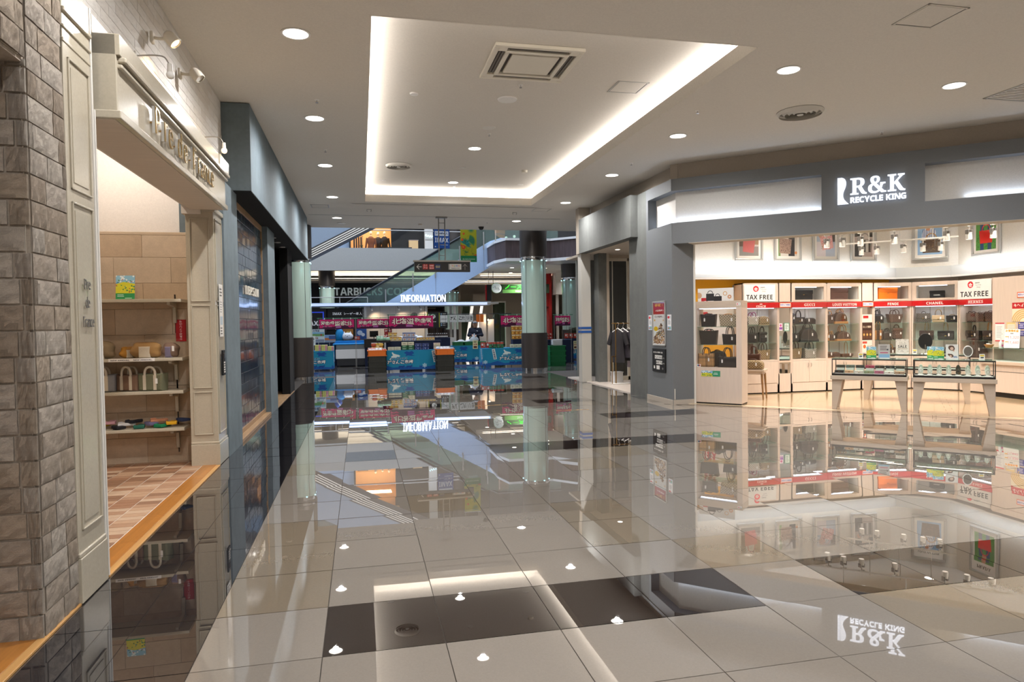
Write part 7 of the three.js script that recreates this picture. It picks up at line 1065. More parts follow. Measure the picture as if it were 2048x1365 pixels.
{ // hanging advertising banners
  const im = print(120, 170, (g, w, h) => { box(g, '#1d4f9e', 0, 0, w, h); jp(g, '21北海', 8, 6, 27, '#e4eaf2', 0.14); box(g, '#dfe6f0', 8, 48, w - 16, 34); jp(g, 'レーザー入', 12, 54, 19, '#1d4f9e', 0.15); txt(g, 'IMAX', w / 2, 128, 46, '#eef2f8', 'bold', 'center', 'sans-serif', 104); lines(g, '#9fb8dc', 50, 142, 60, 1, 6, 6); dot(g, '#eef2f8', 12, 158, 4); });
  const o = T('blue_hanging_banner', 'blue banner with white lettering hanging in the atrium', 'banner', [3.57, 5.25, -25], 0.15); printed('cloth', 0.68, 1.0, im, M.printCloth, o, 0, -0.02, 0.003); P('backing', bx(-0.34, 0.34, -0.52, 0.48, -0.004, 0), mat(0x1d4f9e, 0.8), o); P('rod', rod([-0.38, 0.48, 0], [0.38, 0.48, 0], 0.014), M.steel, o); for (const x of [-0.3, 0.3]) P('wire', rod([x, 0.48, 0], [x, 11.95, 0], 0.004, 4), M.steel, o);
  const yg = print(150, 310, (g, w, h) => { box(g, '#a9a81e', 0, 0, w, h); const leaf = (x, y, a, l, c) => { g.save(); g.translate(x, y); g.rotate(a); g.fillStyle = c; g.beginPath(); g.ellipse(l / 2, 0, l / 2, l * 0.07, 0, 0, 7); g.fill(); g.restore(); }; for (let i = 0; i < 16; i++) leaf(45, 150, -2.6 + i * 0.22, 44 + R() * 24, pick(['#1d7a72', '#2a8a8a', '#1a6a58'])); for (let i = 0; i < 14; i++) leaf(80, 120, -1.4 + i * 0.16, 60, pick(['#2a7a4a', '#1f6a5a'])); for (let i = 0; i < 9; i++) leaf(100, 16, i * 0.4, 34, '#1f7a5a'); for (const [x, y, q] of [[16, 108, 12], [28, 176, 18], [30, 54, 10], [140, 260, 20], [6, 160, 9]]) { dot(g, '#c9461e', x, y, q); dot(g, '#e0702a', x - 3, y - 3, q * 0.5); } for (let i = 0; i < 26; i++) leaf(40 + R() * 90, 60 + R() * 200, R() * 3, 12 + R() * 10, pick(['#4a4a1a', '#7a6a2a', '#2a5a2a'])); for (let i = 0; i < 12; i++) leaf(12 + R() * 40, 210 + R() * 40, -1.2 + R() * 2, 26, '#2a6a3a'); box(g, '#1f7a4a', 0, 252, w, 58); txt(g, 'My Early Summer', w / 2, 288, 15, '#e6efe0', 'italic'); });
  const b = T('floral_banner', 'yellow green flower banner with dark green foot hanging in the atrium', 'banner', [3.83, 4.25, -19.5]); printed('cloth', 0.55, 1.16, yg, M.printCloth, b, 0, 0, 0.003); P('backing', bx(-0.275, 0.275, -0.58, 0.58, -0.004, 0), mat(0xa9a81e, 0.8), b); P('rod', rod([-0.3, 0.58, 0], [0.3, 0.58, 0], 0.012), M.steel, b); for (const x of [-0.25, 0.25]) P('wire', rod([x, 0.58, 0], [x, 12.95, 0], 0.004, 4), M.steel, b);
}
// ================= INFORMATION KIOSK =================
{
  const o = T('information_kiosk', 'long information kiosk with glowing blue edge beam', 'kiosk', [0, 0, -25]);
  P('beam', rb(-4, 5.6, 2.36, 2.49, -1.7, 0, 0.01), M.blueAtrium, o); P('beam_light', rb(-4, 5.45, 2.37, 2.47, 0.0, 0.03, 0.008), M.ledBlue, o); P('beam_end', rb(5.45, 5.95, 2.4, 2.47, -1, 0.02, 0.01), M.silver, o);
  area(0.8, 2.42, -24.9, 0.8, 2.3, -20, 9.4, 0.1, 0xa9c6ff, 5);
  PS('post', [[-3.6, -0.2], [0.4, -0.3], [2.9, -0.3], [4.1, -0.3], [-3.6, -1.6], [4.1, -1.6]].map(([x, z]) => bx(x - 0.05, x + 0.05, 0, 2.36, z - 0.05, z + 0.05)), M.offWhite, o);
  P('white_wall', bx(0.4, 2.85, 0, 2.36, -0.62, -0.56), M.wallWhite, o); PS('wall_joint', [1.0, 1.65, 2.25].map((x) => bx(x, x + 0.012, 0, 2.36, -0.56, -0.555)), M.silver, o);
  P('black_wall', bx(-4, 0.36, 0, 2.3, -0.62, -0.56), M.black, o); P('counter', rb(-3.6, 4.1, 0, 1.0, -0.5, -0.2, 0.01), M.offWhite, o);
  PS('roof_rail', [rod([-1.9, 2.5, -0.05], [-1.9, 2.72, -0.05], 0.015), rod([-1.9, 2.72, -0.05], [0.5, 2.72, -0.05], 0.015), rod([0.5, 2.5, -0.05], [0.5, 2.72, -0.05], 0.015), rod([-0.6, 2.5, -0.05], [-0.6, 2.72, -0.05], 0.015), rod([-0.85, 2.5, -0.05], [-0.85, 2.72, -0.05], 0.015)], M.offWhite, o);
  const s = T('information_lettering', 'glowing white word on top of the kiosk beam', 'sign', [0, 0, -24.98]); letters('INFORMATION', 'b', 0.29, 0.05, M.signWhite, s, { x: 1.83, y: 2.515, z: 0, w: 1.86, gap: 0.1 }); P('base_rail', bx(1.8, 3.72, 2.49, 2.512, -0.02, 0.06), M.silver, s);
  const ib = print(300, 90, (g, w, h) => { box(g, '#08090c', 0, 0, w, h); txt(g, 'IMAX', 74, 46, 30, '#f2f5fa', 'bold', 'center', 'sans-serif', 110); jp(g, 'レーザー導入', 128, 22, 27, '#f2f5fa', 0.13); for (let i = 0; i < 18; i++) box(g, '#c9ccd2', 40 + i * 12, 74, 7, 7); });
  const b = T('cinema_board', 'black board with white cinema lettering in the kiosk', 'board', [0, 0, -25.5]); P('board', rb(-1.12, 0.34, 1.4, 2.3, -0.04, 0, 0.006), M.black, b); printed('face', 1.4, 0.42, ib, M.printLit, b, -0.38, 2.02, 0.002); P('dotted_edge', [...Array(14)].map((_, i) => bx(0.3, 0.325, 1.42 + i * 0.062, 1.45 + i * 0.062, 0.001, 0.004)), M.white, b);
  const ob = print(110, 130, (g, w, h) => { box(g, '#05060c', 0, 0, w, h); g.strokeStyle = '#3a5aff'; g.lineWidth = 6; g.strokeRect(-20, 22, w + 8, h + 10); jp(g, '大画面', 14, 40, 16, '#c9ccd8', 0.12); txt(g, 'AX.', 56, 92, 34, '#e6e9f4'); }); const ox = T('blue_edged_board', 'black board with blue glowing edge left in the kiosk', 'board', [0, 0, -25.3]); P('board', rb(-2.3, -1.16, 1.3, 2.3, -0.04, 0, 0.006), M.black, ox); printed('face', 0.9, 1.0, ob, M.printLit, ox, -1.62, 1.8, 0.002);
  const c = T('round_clock', 'round grey wall clock on the white kiosk wall', 'clock', [2.42, 1.92, -25.54]); P('dial', new THREE.CylinderGeometry(0.165, 0.165, 0.03, 32).rotateX(Math.PI / 2), M.greyMetal, c); P('hub', new THREE.CylinderGeometry(0.03, 0.03, 0.02, 12).rotateX(Math.PI / 2).translate(0, 0, 0.02), M.black, c); PS('hand', [bx(-0.008, 0.008, 0, 0.12, 0.016, 0.02), bx(-0.09, 0, -0.0, 0.016, 0.02, 0.024)], M.black, c);
  const mb = print(120, 96, (g, w, h) => { box(g, '#16181a', 0, 0, w, h); box(g, '#9aa02a', 0, 0, 4, h); dot(g, '#e6e6e2', 34, 26, 15); txt(g, '?', 34, 36, 26, '#16181a'); lines(g, '#cfcfc8', 14, 56, 40, 1, 6, 4); box(g, '#9aa02a', 70, 4, 4, h - 8); for (let i = 0; i < 8; i++) { box(g, '#7fa0b8', 80, 8 + i * 10, 8, 6); box(g, '#b9b9b4', 92, 9 + i * 10, 20, 3); } });
  const m = T('guide_board', 'dark guide board with question mark in the kiosk', 'board', [3.35, 1.75, -25.2]); printed('face', 0.85, 0.66, mb, M.printLit, m, 0, 0, 0.004); P('board', bx(-0.43, 0.43, -0.34, 0.34, -0.02, 0), M.black, m); P('post', bx(-0.03, 0.03, -1.75, -0.34, -0.02, 0), M.darkMetal, m);
  [[0.62, 'left'], [1.72, 'middle'], [2.62, 'right']].forEach(([x, n]) => { const q = T('kiosk_spot', `warm ${n} spot lamp under the kiosk beam`, 'lamp', [x, 2.36, -25.15]); P('arm', tube([[0, 0, 0], [-0.02, -0.05, 0.02], [0.04, -0.1, 0.0]], 0.01, 8, 5), M.darkMetal, q); P('head', cy(0.035, 0.02, 0.08, 0.05, -0.18, 0, 12), M.white, q); P('bulb', disc(0.034, 0.05, -0.181, 0, 12), M.lampWarm, q); spot(x + 0.05, 2.16, -25.15, x + 0.3, 1.6, -25.56, 0xffe0b8, 5, 50, 0.9, 1.5); });
  spot(2, 9, -16.8, 1.5, 0.6, -21, 0xf0f5ff, 460, 34, 0.9, 10); spot(5.5, 9, -17.2, 5.5, 0.6, -22, 0xf0f5ff, 420, 34, 0.9, 10); spot(-1, 9, -17, -0.6, 0.6, -22, 0xf0f5ff, 340, 34, 0.9, 10);
}
// ================= FOOD FAIR STALLS =================
const island = [[0.28, 0.1], [0.36, 0.24], [0.52, 0.32], [0.66, 0.36], [0.78, 0.46], [0.7, 0.56], [0.58, 0.54], [0.46, 0.66], [0.34, 0.6], [0.24, 0.7], [0.12, 0.82], [0.06, 0.78], [0.14, 0.66], [0.2, 0.58], [0.18, 0.5], [0.3, 0.42], [0.26, 0.28], [0.22, 0.16]];
const clothUnit = print(380, 150, (g, w, h) => {
  box(g, '#1583a6', 0, 0, w, h); poly(g, '#12549a', [[0, h], [0, h * 0.8], [w * 0.2, h * 0.86], [w * 0.36, h * 0.74], [w * 0.5, h * 0.88], [w * 0.75, h * 0.84], [w, h * 0.9], [w, h]]);
  poly(g, '#d9e2dc', island.map(([x, y]) => [w * 0.42 + x * 110, 4 + y * 84])); poly(g, '#124a92', [[270, 20], [290, 8], [310, 14], [330, 6], [346, 24], [326, 34], [350, 44], [322, 44], [300, 40], [282, 46], [288, 30]]);
  jp(g, '北の大地の売り', 178, 54, 17, '#16365a', 0.12, '#9cc4d4'); jp(g, 'どさんこ市場', 150, 74, 31, '#e9e6dc', 0.15, '#16365a');
  g.save(); g.translate(92, 8); g.rotate(-0.16); box(g, '#e4e2da', 0, 0, 24, 92); jp(g, '北海道直送', 3, 4, 17, '#27405e', 0.13, null, true); g.restore();
  for (const [x, y] of [[250, 128], [306, 128]]) { poly(g, '#123f86', [[x - 18, y - 8], [x + 14, y - 8], [x + 22, y - 14], [x + 26, y - 4], [x + 16, y + 2], [x + 14, y + 12], [x + 8, y + 12], [x + 6, y + 4], [x - 10, y + 4], [x - 12, y + 12], [x - 18, y + 12]]); }
  for (let i = 0; i < 6; i++) { g.save(); g.translate(40, 120); g.rotate(i * 1.047); box(g, '#b9d4de', -2, 0, 4, 18); box(g, '#b9d4de', -6, 10, 12, 3); g.restore(); }
});
const pinkBanner = print(330, 100, (g, w, h) => {
  box(g, '#d6266e', 0, 0, w, h); poly(g, '#4a1438', [[0, h], [0, h * 0.84], [20, h * 0.76], [40, h * 0.86], [70, h * 0.62], [120, h * 0.62], [124, h * 0.8], [160, h * 0.84], [180, h * 0.72], [230, h * 0.78], [250, h * 0.66], [270, h * 0.8], [290, h * 0.5], [298, h * 0.84], [w, h * 0.88], [w, h]]);
  g.fillStyle = '#b86aa8'; g.beginPath(); g.arc(150, 86, 26, Math.PI, 0); g.fill();
  jp(g, '北海道', 18, 14, 56, '#f6efd8', 0.13, '#8a1a4a'); jp(g, '物産展', 190, 16, 42, '#f6efd8', 0.12, '#8a1a4a'); jp(g, 'どさんこ市場', 214, 66, 14, '#f0b8cc', 0.1);
});
function clothTable(label, x0, x1, z1, z0, h, shift = 0) {
  const o = T('cloth_table', label, 'table', [0, 0, 0]), w = x1 - x0, u = 1.78, top = h;
  P('table_top', rb(x0 + 0.02, x1 - 0.02, h - 0.04, h - 0.006, z0 + 0.02, z1 - 0.02, 0.006), M.white, o);
  PS('leg', [[x0 + 0.08, z1 - 0.08], [x1 - 0.08, z1 - 0.08], [x0 + 0.08, z0 + 0.08], [x1 - 0.08, z0 + 0.08]].map(([x, z]) => cy(0.018, 0.018, h - 0.04, x, 0, z, 8)), M.steel, o);
  const sheetGeo = (len, place) => { const gs = []; let a = 0, s = shift; while (a < len - 0.01) { const b = Math.min(len, a + u - s), n = Math.max(2, Math.round((b - a) * 8)), r = clothUnit, f0 = s / u, f1 = (s + b - a) / u; const rect = [r[0] + (r[2] - r[0]) * f0, r[1], r[0] + (r[2] - r[0]) * f1, r[3]]; const g = page(b - a, h - 0.05, rect, (a + b) / 2, h / 2 + 0.028, 0, n, 3); const p = g.attributes.position; for (let i = 0; i < p.count; i++) { const t = 1 - (p.getY(i) - 0.05) / (h - 0.05); p.setZ(i, 0.016 * t * Math.sin(p.getX(i) * 11) + 0.004 * t); } g.computeVertexNormals(); gs.push(place(g)); a = b; s = 0; } return gs; };
  P('cloth_front', sheetGeo(w, (g) => g.translate(x0, 0, z1)), M.printCloth, o, true);
  P('cloth_side', sheetGeo(z1 - z0, (g) => g.rotateY(-Math.PI / 2).translate(x0, 0, z0)), M.printCloth, o, true);
  P('cloth_side', sheetGeo(z1 - z0, (g) => g.rotateY(Math.PI / 2).translate(x1, 0, z1)), M.printCloth, o, true);
  P('cloth_top', rb(x0 - 0.003, x1 + 0.003, h - 0.006, h + 0.004, z0, z1 + 0.003, 0.003), mat(0x13709a, 0.85), o);
}
clothTable('blue cloth table at the left half behind the glass column', -2.3, -0.76, -21.35, -22.1, 0.69, 0.3);
clothTable('blue cloth table in the middle between the two crate stacks', 0.9, 3.0, -19.95, -20.75, 0.71, 0.55);
clothTable('blue cloth table far behind, in front of the man', 3.75, 5.3, -23.5, -24.1, 0.7, 1.0);
clothTable('blue cloth table with green tins left of the main column', 4.5, 7.0, -20.85, -21.6, 0.67, 0.1);
clothTable('blue cloth table behind the green crates on the right', 8.6, 10.6, -23.9, -24.6, 0.66, 0.2);
function crate(label, x, y, z, w, h, d, m, group) {                       // ribbed plastic crate, open at the top
  const o = T('plastic_crate', label, 'crate', [x, y, z], 0, group), t = 0.02;
  P('wall', [bx(-w / 2, w / 2, 0, h, d / 2 - t, d / 2), bx(-w / 2, w / 2, 0, h, -d / 2, -d / 2 + t), bx(-w / 2, -w / 2 + t, 0, h, -d / 2, d / 2), bx(w / 2 - t, w / 2, 0, h, -d / 2, d / 2)], m, o); P('bottom', bx(-w / 2, w / 2, 0, 0.015, -d / 2, d / 2), m, o);
  P('rim', [rb(-w / 2 - 0.012, w / 2 + 0.012, h - 0.03, h, d / 2 - 0.005, d / 2 + 0.012, 0.004), rb(-w / 2 - 0.012, w / 2 + 0.012, 0.0, 0.025, d / 2 - 0.005, d / 2 + 0.01, 0.004), rb(w / 2 - 0.005, w / 2 + 0.012, h - 0.03, h, -d / 2, d / 2, 0.004), rb(-w / 2 - 0.012, -w / 2 + 0.005, h - 0.03, h, -d / 2, d / 2, 0.004)], m, o);
  PS('rib', [...Array(7)].map((_, i) => rb(-w / 2 + 0.03 + i * (w - 0.07) / 6, -w / 2 + 0.04 + i * (w - 0.07) / 6, 0.02, h - 0.02, d / 2, d / 2 + 0.008, 0.002)), m, o);
  return o;
}
const ordw = ['bottom', 'second', 'third', 'fourth', 'top'];
for (const [x, z, n] of [[0.72, -19.6, 'left'], [2.97, -19.45, 'right']]) { for (let k = 0; k < 3; k++) crate(`dark olive crate, ${ordw[k]} in the ${n} crate stack before the blue table`, x, k * 0.183, z - 0.21, 0.6, 0.183, 0.4, M.crateOlive, 'olive crates'); crate(`orange crate full of snack bags on the ${n} stack`, x, 0.549, z - 0.21, 0.62, 0.2, 0.42, M.crateOrange, 'orange crates'); }
for (let k = 0; k < 4; k++) crate(`green crate, ${ordw[k]} in the stack right of the column`, 7.15, k * 0.185, -20.45, 0.58, 0.185, 0.42, M.crateGreen, 'green crates');
for (const [x, n] of [[4.0, 'left'], [4.45, 'middle'], [4.9, 'right']]) { crate(`low green crate of packs, ${n} one on the far blue table`, x, 0.705, -23.75, 0.42, 0.15, 0.36, M.crateGreen, 'low green crates'); }
// snack bags in the orange crates
function snack(label, x, y, z, c, ry, group) { const o = T('snack_bag', label, 'snack bag', [x, y, z], ry, group); const g = new THREE.SphereGeometry(0.09, 10, 8).scale(1, 0.75, 0.35), p = g.attributes.position; P('pack', g.translate(0, 0.06, 0), mat(c, 0.25, { clearcoat: 0.6 }), o); P('seal', [rb(-0.08, 0.08, 0.115, 0.135, -0.006, 0.006, 0.003)], M.offWhite, o); }
for (const [x, z, n] of [[0.72, -19.6, 'left'], [2.97, -19.45, 'right']]) for (let i = 0; i < 9; i++) snack(`shiny snack bag in the ${n} orange crate`, x - 0.22 + (i % 5) * 0.11, 0.66 + (i > 4 ? 0.03 : 0), z - 0.1 - Math.floor(i / 5) * 0.14, n === 'left' ? pick([0xe9e6e2, 0xd8412a, 0xe9e9ea]) : pick([0xdfe9f2, 0x7fb0d8, 0xeef2f4]), rr(-0.5, 0.5), n === 'left' ? 'snack bags in the left orange crate' : 'snack bags in the right orange crate');
for (let i = 0; i < 6; i++) snack('golden snack bag heaped behind the left crate stack', 0.62 + (i % 3) * 0.12, 0.75 + Math.floor(i / 3) * 0.1, -20.1 + (i % 2) * 0.04, pick([0xc98a1e, 0xb0502a, 0xd8b24a]), rr(-0.6, 0.6), 'golden snack bags');
// risers and boxed goods
function riser(label, x0, x1, y, h, z1, z0, m = M.cloth) { const o = T('display_riser', label, 'riser'); P('body', rb(x0, x1, y, y + h, z0, z1, 0.008), m, o); P('top_cloth', rb(x0 - 0.006, x1 + 0.006, y + h - 0.004, y + h + 0.004, z0 - 0.004, z1 + 0.006, 0.003), m, o); }
riser('dark blue cloth riser on the middle table', 1.05, 2.95, 0.715, 0.3, -20.35, -20.72); riser('dark blue cloth riser on the column table', 5.7, 6.95, 0.675, 0.3, -21.2, -21.58); riser('dark navy cloth counter behind the middle table, right', 2.62, 3.55, 0, 1.05, -22.6, -23.2); riser('dark navy cloth counter behind the freezer', -1.6, 1.0, 0, 0.98, -24.4, -24.9); riser('dark cloth riser on the far right table', 8.7, 10.4, 0.665, 0.22, -24.25, -24.58);
const jarFace = print(64, 64, (g, w, h) => { box(g, '#d8c9a8', 0, 0, w, h); box(g, '#b9802a', 0, 4, w, 18); dot(g, '#e9c860', 32, 34, 16); box(g, '#5a3a1e', 8, 44, w - 16, 10); }), greyFace = print(64, 64, (g, w, h) => { box(g, '#b9bccb', 0, 0, w, h); box(g, '#5a5e8a', 0, 6, w, 14); dot(g, '#c98a5a', 34, 40, 12); lines(g, '#3a3a4a', 8, 54, 40, 1, 5, 4); }), yellowFace = print(64, 40, (g, w, h) => { box(g, '#e6df7a', 0, 0, w, h); box(g, '#d88aa0', 40, 0, 24, h); lines(g, '#7a7440', 6, 8, 30, 3, 11, 3); }), creamFace = print(64, 40, (g, w, h) => { box(g, '#d9cfae', 0, 0, w, h); lines(g, '#6a604a', 12, 16, 36, 1, 8, 6); }), blueFace = print(110, 60, (g, w, h) => { box(g, '#1c2a5a', 0, 0, w, h); for (let i = 0; i < 26; i++) dot(g, pick(['#8aa0e0', '#e0e6f4', '#5a70c0']), R() * w, R() * h, 2 + R() * 3); }), redFace = print(64, 48, (g, w, h) => { box(g, '#b8321e', 0, 0, w, h); box(g, '#e6ddd0', 6, 8, 24, 20); lines(g, '#f0c9b0', 34, 10, 24, 3, 11, 4); }), greenFace = print(64, 40, (g, w, h) => { box(g, '#2a6a3a', 0, 0, w, h); lines(g, '#d0dcc0', 8, 8, 44, 2, 14, 5); }), amberFace = print(64, 64, (g, w, h) => { box(g, '#c98a2a', 0, 0, w, h); dot(g, '#e9b85a', 22, 40, 14); dot(g, '#a8561e', 46, 40, 12); box(g, '#eadcc0', 0, 0, w, 12); });
function carton(label, x, y, z, w, h, d, face, base, group, ry = 0) { const o = T('boxed_goods', label, 'box', [x, y, z], ry, group); P('box_body', rb(-w / 2, w / 2, 0, h, -d / 2, d / 2, 0.004), mat(base, 0.6), o); printed('front_print', w * 0.96, h * 0.94, face, M.print, o, 0, h / 2, d / 2 + 0.001); }
for (let i = 0; i < 5; i++) carton('yellow brown jar pack on the middle table riser', 1.2 + (i % 3) * 0.155, 1.02 + Math.floor(i / 3) * 0.15, -20.42, 0.145, 0.145, 0.13, jarFace, 0xc9a050, 'jar packs on the middle table');
for (let i = 0; i < 6; i++) carton('lilac grey pack on the middle table riser', 1.68 + (i % 3) * 0.15, 1.02 + Math.floor(i / 3) * 0.15, -20.43, 0.14, 0.145, 0.13, greyFace, 0xa9adc0, 'lilac packs on the middle table');
for (let i = 0; i < 6; i++) carton('low brown pack at the right of the middle riser', 2.14 + i * 0.105, 1.02, -20.42, 0.1, 0.11, 0.12, jarFace, 0x8a6a3a, 'brown packs on the middle table');
for (let i = 0; i < 4; i++) carton('cream carton stacked on the middle table', 1.2 + (i % 2) * 0.22, 0.716 + Math.floor(i / 2) * 0.055, -20.16, 0.21, 0.052, 0.2, creamFace, 0xd6cba8, 'cream cartons on the middle table');
for (let i = 0; i < 6; i++) carton(i < 4 ? 'dark green carton stacked on the middle table' : 'cream topped carton on the green cartons', 1.66 + (i % 2) * 0.215, 0.716 + Math.floor(i / 2) * 0.08, -20.16, 0.2, 0.077 + (i > 3 ? 0.03 : 0), 0.16, i < 4 ? greenFace : creamFace, i < 4 ? 0x24452a : 0xd6cba8, i < 4 ? 'green cartons on the middle table' : 'cream topped cartons');
for (let i = 0; i < 4; i++) carton('starry blue carton on the middle table', 2.12 + (i % 2) * 0.25, 0.716 + Math.floor(i / 2) * 0.11, -20.16, 0.24, 0.105, 0.16, blueFace, 0x1a2448, 'starry blue cartons');
for (let i = 0; i < 4; i++) carton('upright cream pack right of the starry cartons', 2.68 + i * 0.055, 0.716, -20.15, 0.05, 0.22, 0.16, creamFace, 0xd8b0a0, 'upright cream packs');
for (let i = 0; i < 3; i++) for (let k = 0; k < 4 - (i > 1 ? 1 : 0); k++) carton(`flat yellow pink carton, ${ORD[k]} from the bottom of the ${['left', 'middle', 'right'][i]} pile on the left table`, -1.28 + i * 0.22, 0.696 + k * 0.053, -21.6, 0.2, 0.05, 0.24, yellowFace, 0xddd68a, 'yellow cartons on the left table');
for (let i = 0; i < 24; i++) carton(`amber food pack, ${ORD[i % 8]} from the left in the ${['front', 'middle', 'rear'][Math.floor(i / 8)]} row on the column table`, 5.75 + (i % 8) * 0.15, 0.98 + Math.floor(i / 8) * 0.17, -21.3 - Math.floor(i / 8) * 0.05, 0.14, 0.16, 0.05, amberFace, 0xb98a3a, 'amber packs on the column table');
for (let i = 0; i < 5; i++) carton('pale fruit pack in front on the column table', 5.62 + i * 0.16, 0.676, -21.02 + 0.02, 0.15, 0.12, 0.12, creamFace, 0xd6d6a8, 'pale packs on the column table', rr(-0.1, 0.1));
for (let i = 0; i < 12; i++) { const x = 4.82 + (i % 4) * 0.14, k = Math.floor(i / 4); const o = T('tin', k < 2 ? 'green tin stacked on the column table' : 'red tin on top of the green tins', 'tin', [x, 0.676 + k * 0.075, -21.0], 0, k < 2 ? 'green tins' : 'red tins'); P('can', cy(0.062, 0.062, 0.07, 0, 0, 0, 16), k < 2 ? mat(0x1f6a38, 0.4) : mat(0xb8432a, 0.4), o); P('lid', ring(0.05, 0.064, 0.008, 16).translate(0, 0.066, 0), M.steel, o); }
for (let i = 0; i < 4; i++) carton('red boxed goods behind the green tins', 4.6 + i * 0.2, 0.676, -21.35, 0.17, 0.2, 0.1, redFace, 0xa83a24, 'red cartons behind the tins');
for (let i = 0; i < 8; i++) carton('red pack on the far right table', 8.72 + (i % 8) * 0.2, 0.89, -24.3, 0.16, 0.22, 0.08, redFace, 0x8a2a1c, 'red packs on the far right table');
for (let i = 0; i < 6; i++) carton('bright red box beside the column on the right', 7.2 + (i % 3) * 0.13, 0.92 + Math.floor(i / 3) * 0.13, -22.3, 0.12, 0.12, 0.12, redFace, 0xc0301c, 'red boxes beside the column');
riser('navy cloth counter right of the column behind the crates', 7.0, 8.3, 0, 0.9, -22.0, -22.6);
for (let i = 0; i < 5; i++) { const o = T('food_tray', 'white plastic tray nested on the green crates', 'tray', [7.15, 0.742 + i * 0.045, -20.4], 0, 'trays on the green crates'); P('rim', rb(-0.19, 0.19, 0.03, 0.04, -0.12, 0.12, 0.004), M.whiteGloss, o); P('basin', ext([[-0.16, 0], [0.16, 0], [0.185, 0.034], [-0.185, 0.034]], 0.22, 0.004, -0.11), M.whiteGloss, o); }
{ const o = T('dried_kelp_pile', 'heap of dark dried kelp on the far right table', 'kelp', [9.1, 0.89, -24.4]); for (let i = 0; i < 26; i++) P('kelp_strip', rb(-0.22, 0.22, 0, 0.012, -0.025, 0.025, 0.004).rotateZ(rr(-0.25, 0.25)).rotateY(rr(-0.7, 0.7)).translate(rr(-0.15, 0.2), 0.22 + i * 0.011 * 0.8, rr(-0.05, 0.08)), mat(0x4a4a34, 0.7), o); }
for (let i = 0; i < 20; i++) { const o = T('small_bottle', `small dark bottle, ${ORD[i % 10]} from the left in the ${i < 10 ? 'front' : 'rear'} row on the navy counter`, 'bottle', [2.72 + (i % 10) * 0.08, 1.054, -22.75 - Math.floor(i / 10) * 0.14], 0, 'bottles on the navy counter'); P('glass_body', new THREE.LatheGeometry([[0, 0], [0.035, 0], [0.036, 0.09], [0.015, 0.13], [0.014, 0.16], [0, 0.16]].map((p) => new THREE.Vector2(...p)), 12), mat(0x2a1c18, 0.2), o); P('label', new THREE.CylinderGeometry(0.0365, 0.0365, 0.05, 12, 1, true).translate(0, 0.05, 0), M.offWhite, o); P('cap', cy(0.016, 0.016, 0.02, 0, 0.155, 0, 10), M.white, o); }
{ // low open basket with green packs
  const o = T('black_basket', 'black basket with green snack packs above the left crate stack', 'basket', [0.95, 0.98, -20.2]); P('bowl', ext([[-0.2, 0], [0.2, 0], [0.24, 0.08], [-0.24, 0.08]], 0.3, 0.004, -0.15), M.black, o); P('stand', rod([0, -0.27, 0], [0, 0, 0], 0.02), M.black, o);
  for (let i = 0; i < 7; i++) snack('pale green pack in the black basket', 0.8 + (i % 4) * 0.1, 1.03 + (i > 3 ? 0.05 : 0), -20.15 - Math.floor(i / 4) * 0.1, pick([0x7fb08a, 0x9ac4a4, 0xb0502a]), rr(-0.6, 0.6), 'green packs in the black basket');
}
{ // white chest freezer
  const o = T('chest_freezer', 'white chest freezer with blue cloth between the tables', 'freezer', [-0.15, 0, -23.5]);
  P('lower_body', rb(-0.56, 0.6, 0.03, 0.3, -0.7, -0.02, 0.01), mat(0x2e3034, 0.4), o); P('upper_body', rb(-0.6, 0.62, 0.3, 0.66, -0.72, 0, 0.015), M.whiteGloss, o); P('glass_front', rb(-0.58, 0.6, 0.66, 0.84, -0.68, -0.02, 0.006), mat(0x8a9498, 0.1), o); P('blue_cloth', [rb(-0.66, 0.68, 0.84, 0.88, -0.74, 0.03, 0.01), rb(-0.66, 0.68, 0.82, 0.98, -0.76, -0.7, 0.01), rb(-0.7, -0.64, 0.2, 0.88, -0.74, 0.02, 0.01)], mat(0x1e86c4, 0.8), o); PS('caster', [[-0.45, -0.1], [0.5, -0.1], [-0.45, -0.6], [0.5, -0.6]].map(([x, z]) => cy(0.03, 0.03, 0.03, x, 0, z, 10)), M.black, o);
}
// banners on poles: the near one reads forwards, the others are seen from behind
function poleBanner(label, x0, x1, y0, y1, z, mirror, ry = 0) {
  const o = T('pink_banner', label, 'banner', [0, 0, z], 0), w = x1 - x0, r = mirror ? [pinkBanner[2], pinkBanner[1], pinkBanner[0], pinkBanner[3]] : pinkBanner;
  printed('cloth', w, y1 - y0, r, M.printCloth, o, (x0 + x1) / 2, (y0 + y1) / 2, 0.004, { sx: 16, sy: 2, bend: (g) => { const p = g.attributes.position; for (let i = 0; i < p.count; i++) p.setZ(i, p.getZ(i) + 0.012 * Math.sin(p.getX(i) * 9)); g.computeVertexNormals(); } });
  P('crossbar', rod([x0 - 0.08, y1 + 0.04, 0], [x1 + 0.1, y1 + 0.04, 0], 0.012), M.crateGreen, o); PS('pole', [rod([x0 - 0.04, 0, 0], [x0 - 0.04, y1 + 0.06, 0], mirror ? 0.008 : 0.013), rod([x1 + 0.04, 0, -0.02], [x1 + 0.04, y1 + 0.04, -0.02], mirror ? 0.008 : 0.011)], mirror ? M.steel : M.black, o);
  PS('loop', [0.15, 0.4, 0.65, 0.9].map((k) => bx(x0 + w * k - 0.015, x0 + w * k + 0.015, y1 - 0.01, y1 + 0.055, -0.014, 0.014)), M.offWhite, o); PS('pole_foot', [cy(0.12, 0.12, 0.02, x0 - 0.04, 0, 0, 16), cy(0.12, 0.12, 0.02, x1 + 0.04, 0, -0.02, 16)], M.darkMetal, o);
}
poleBanner('pink banner with large white characters over the middle table', 1.2, 2.74, 1.44, 1.89, -21.0, false);
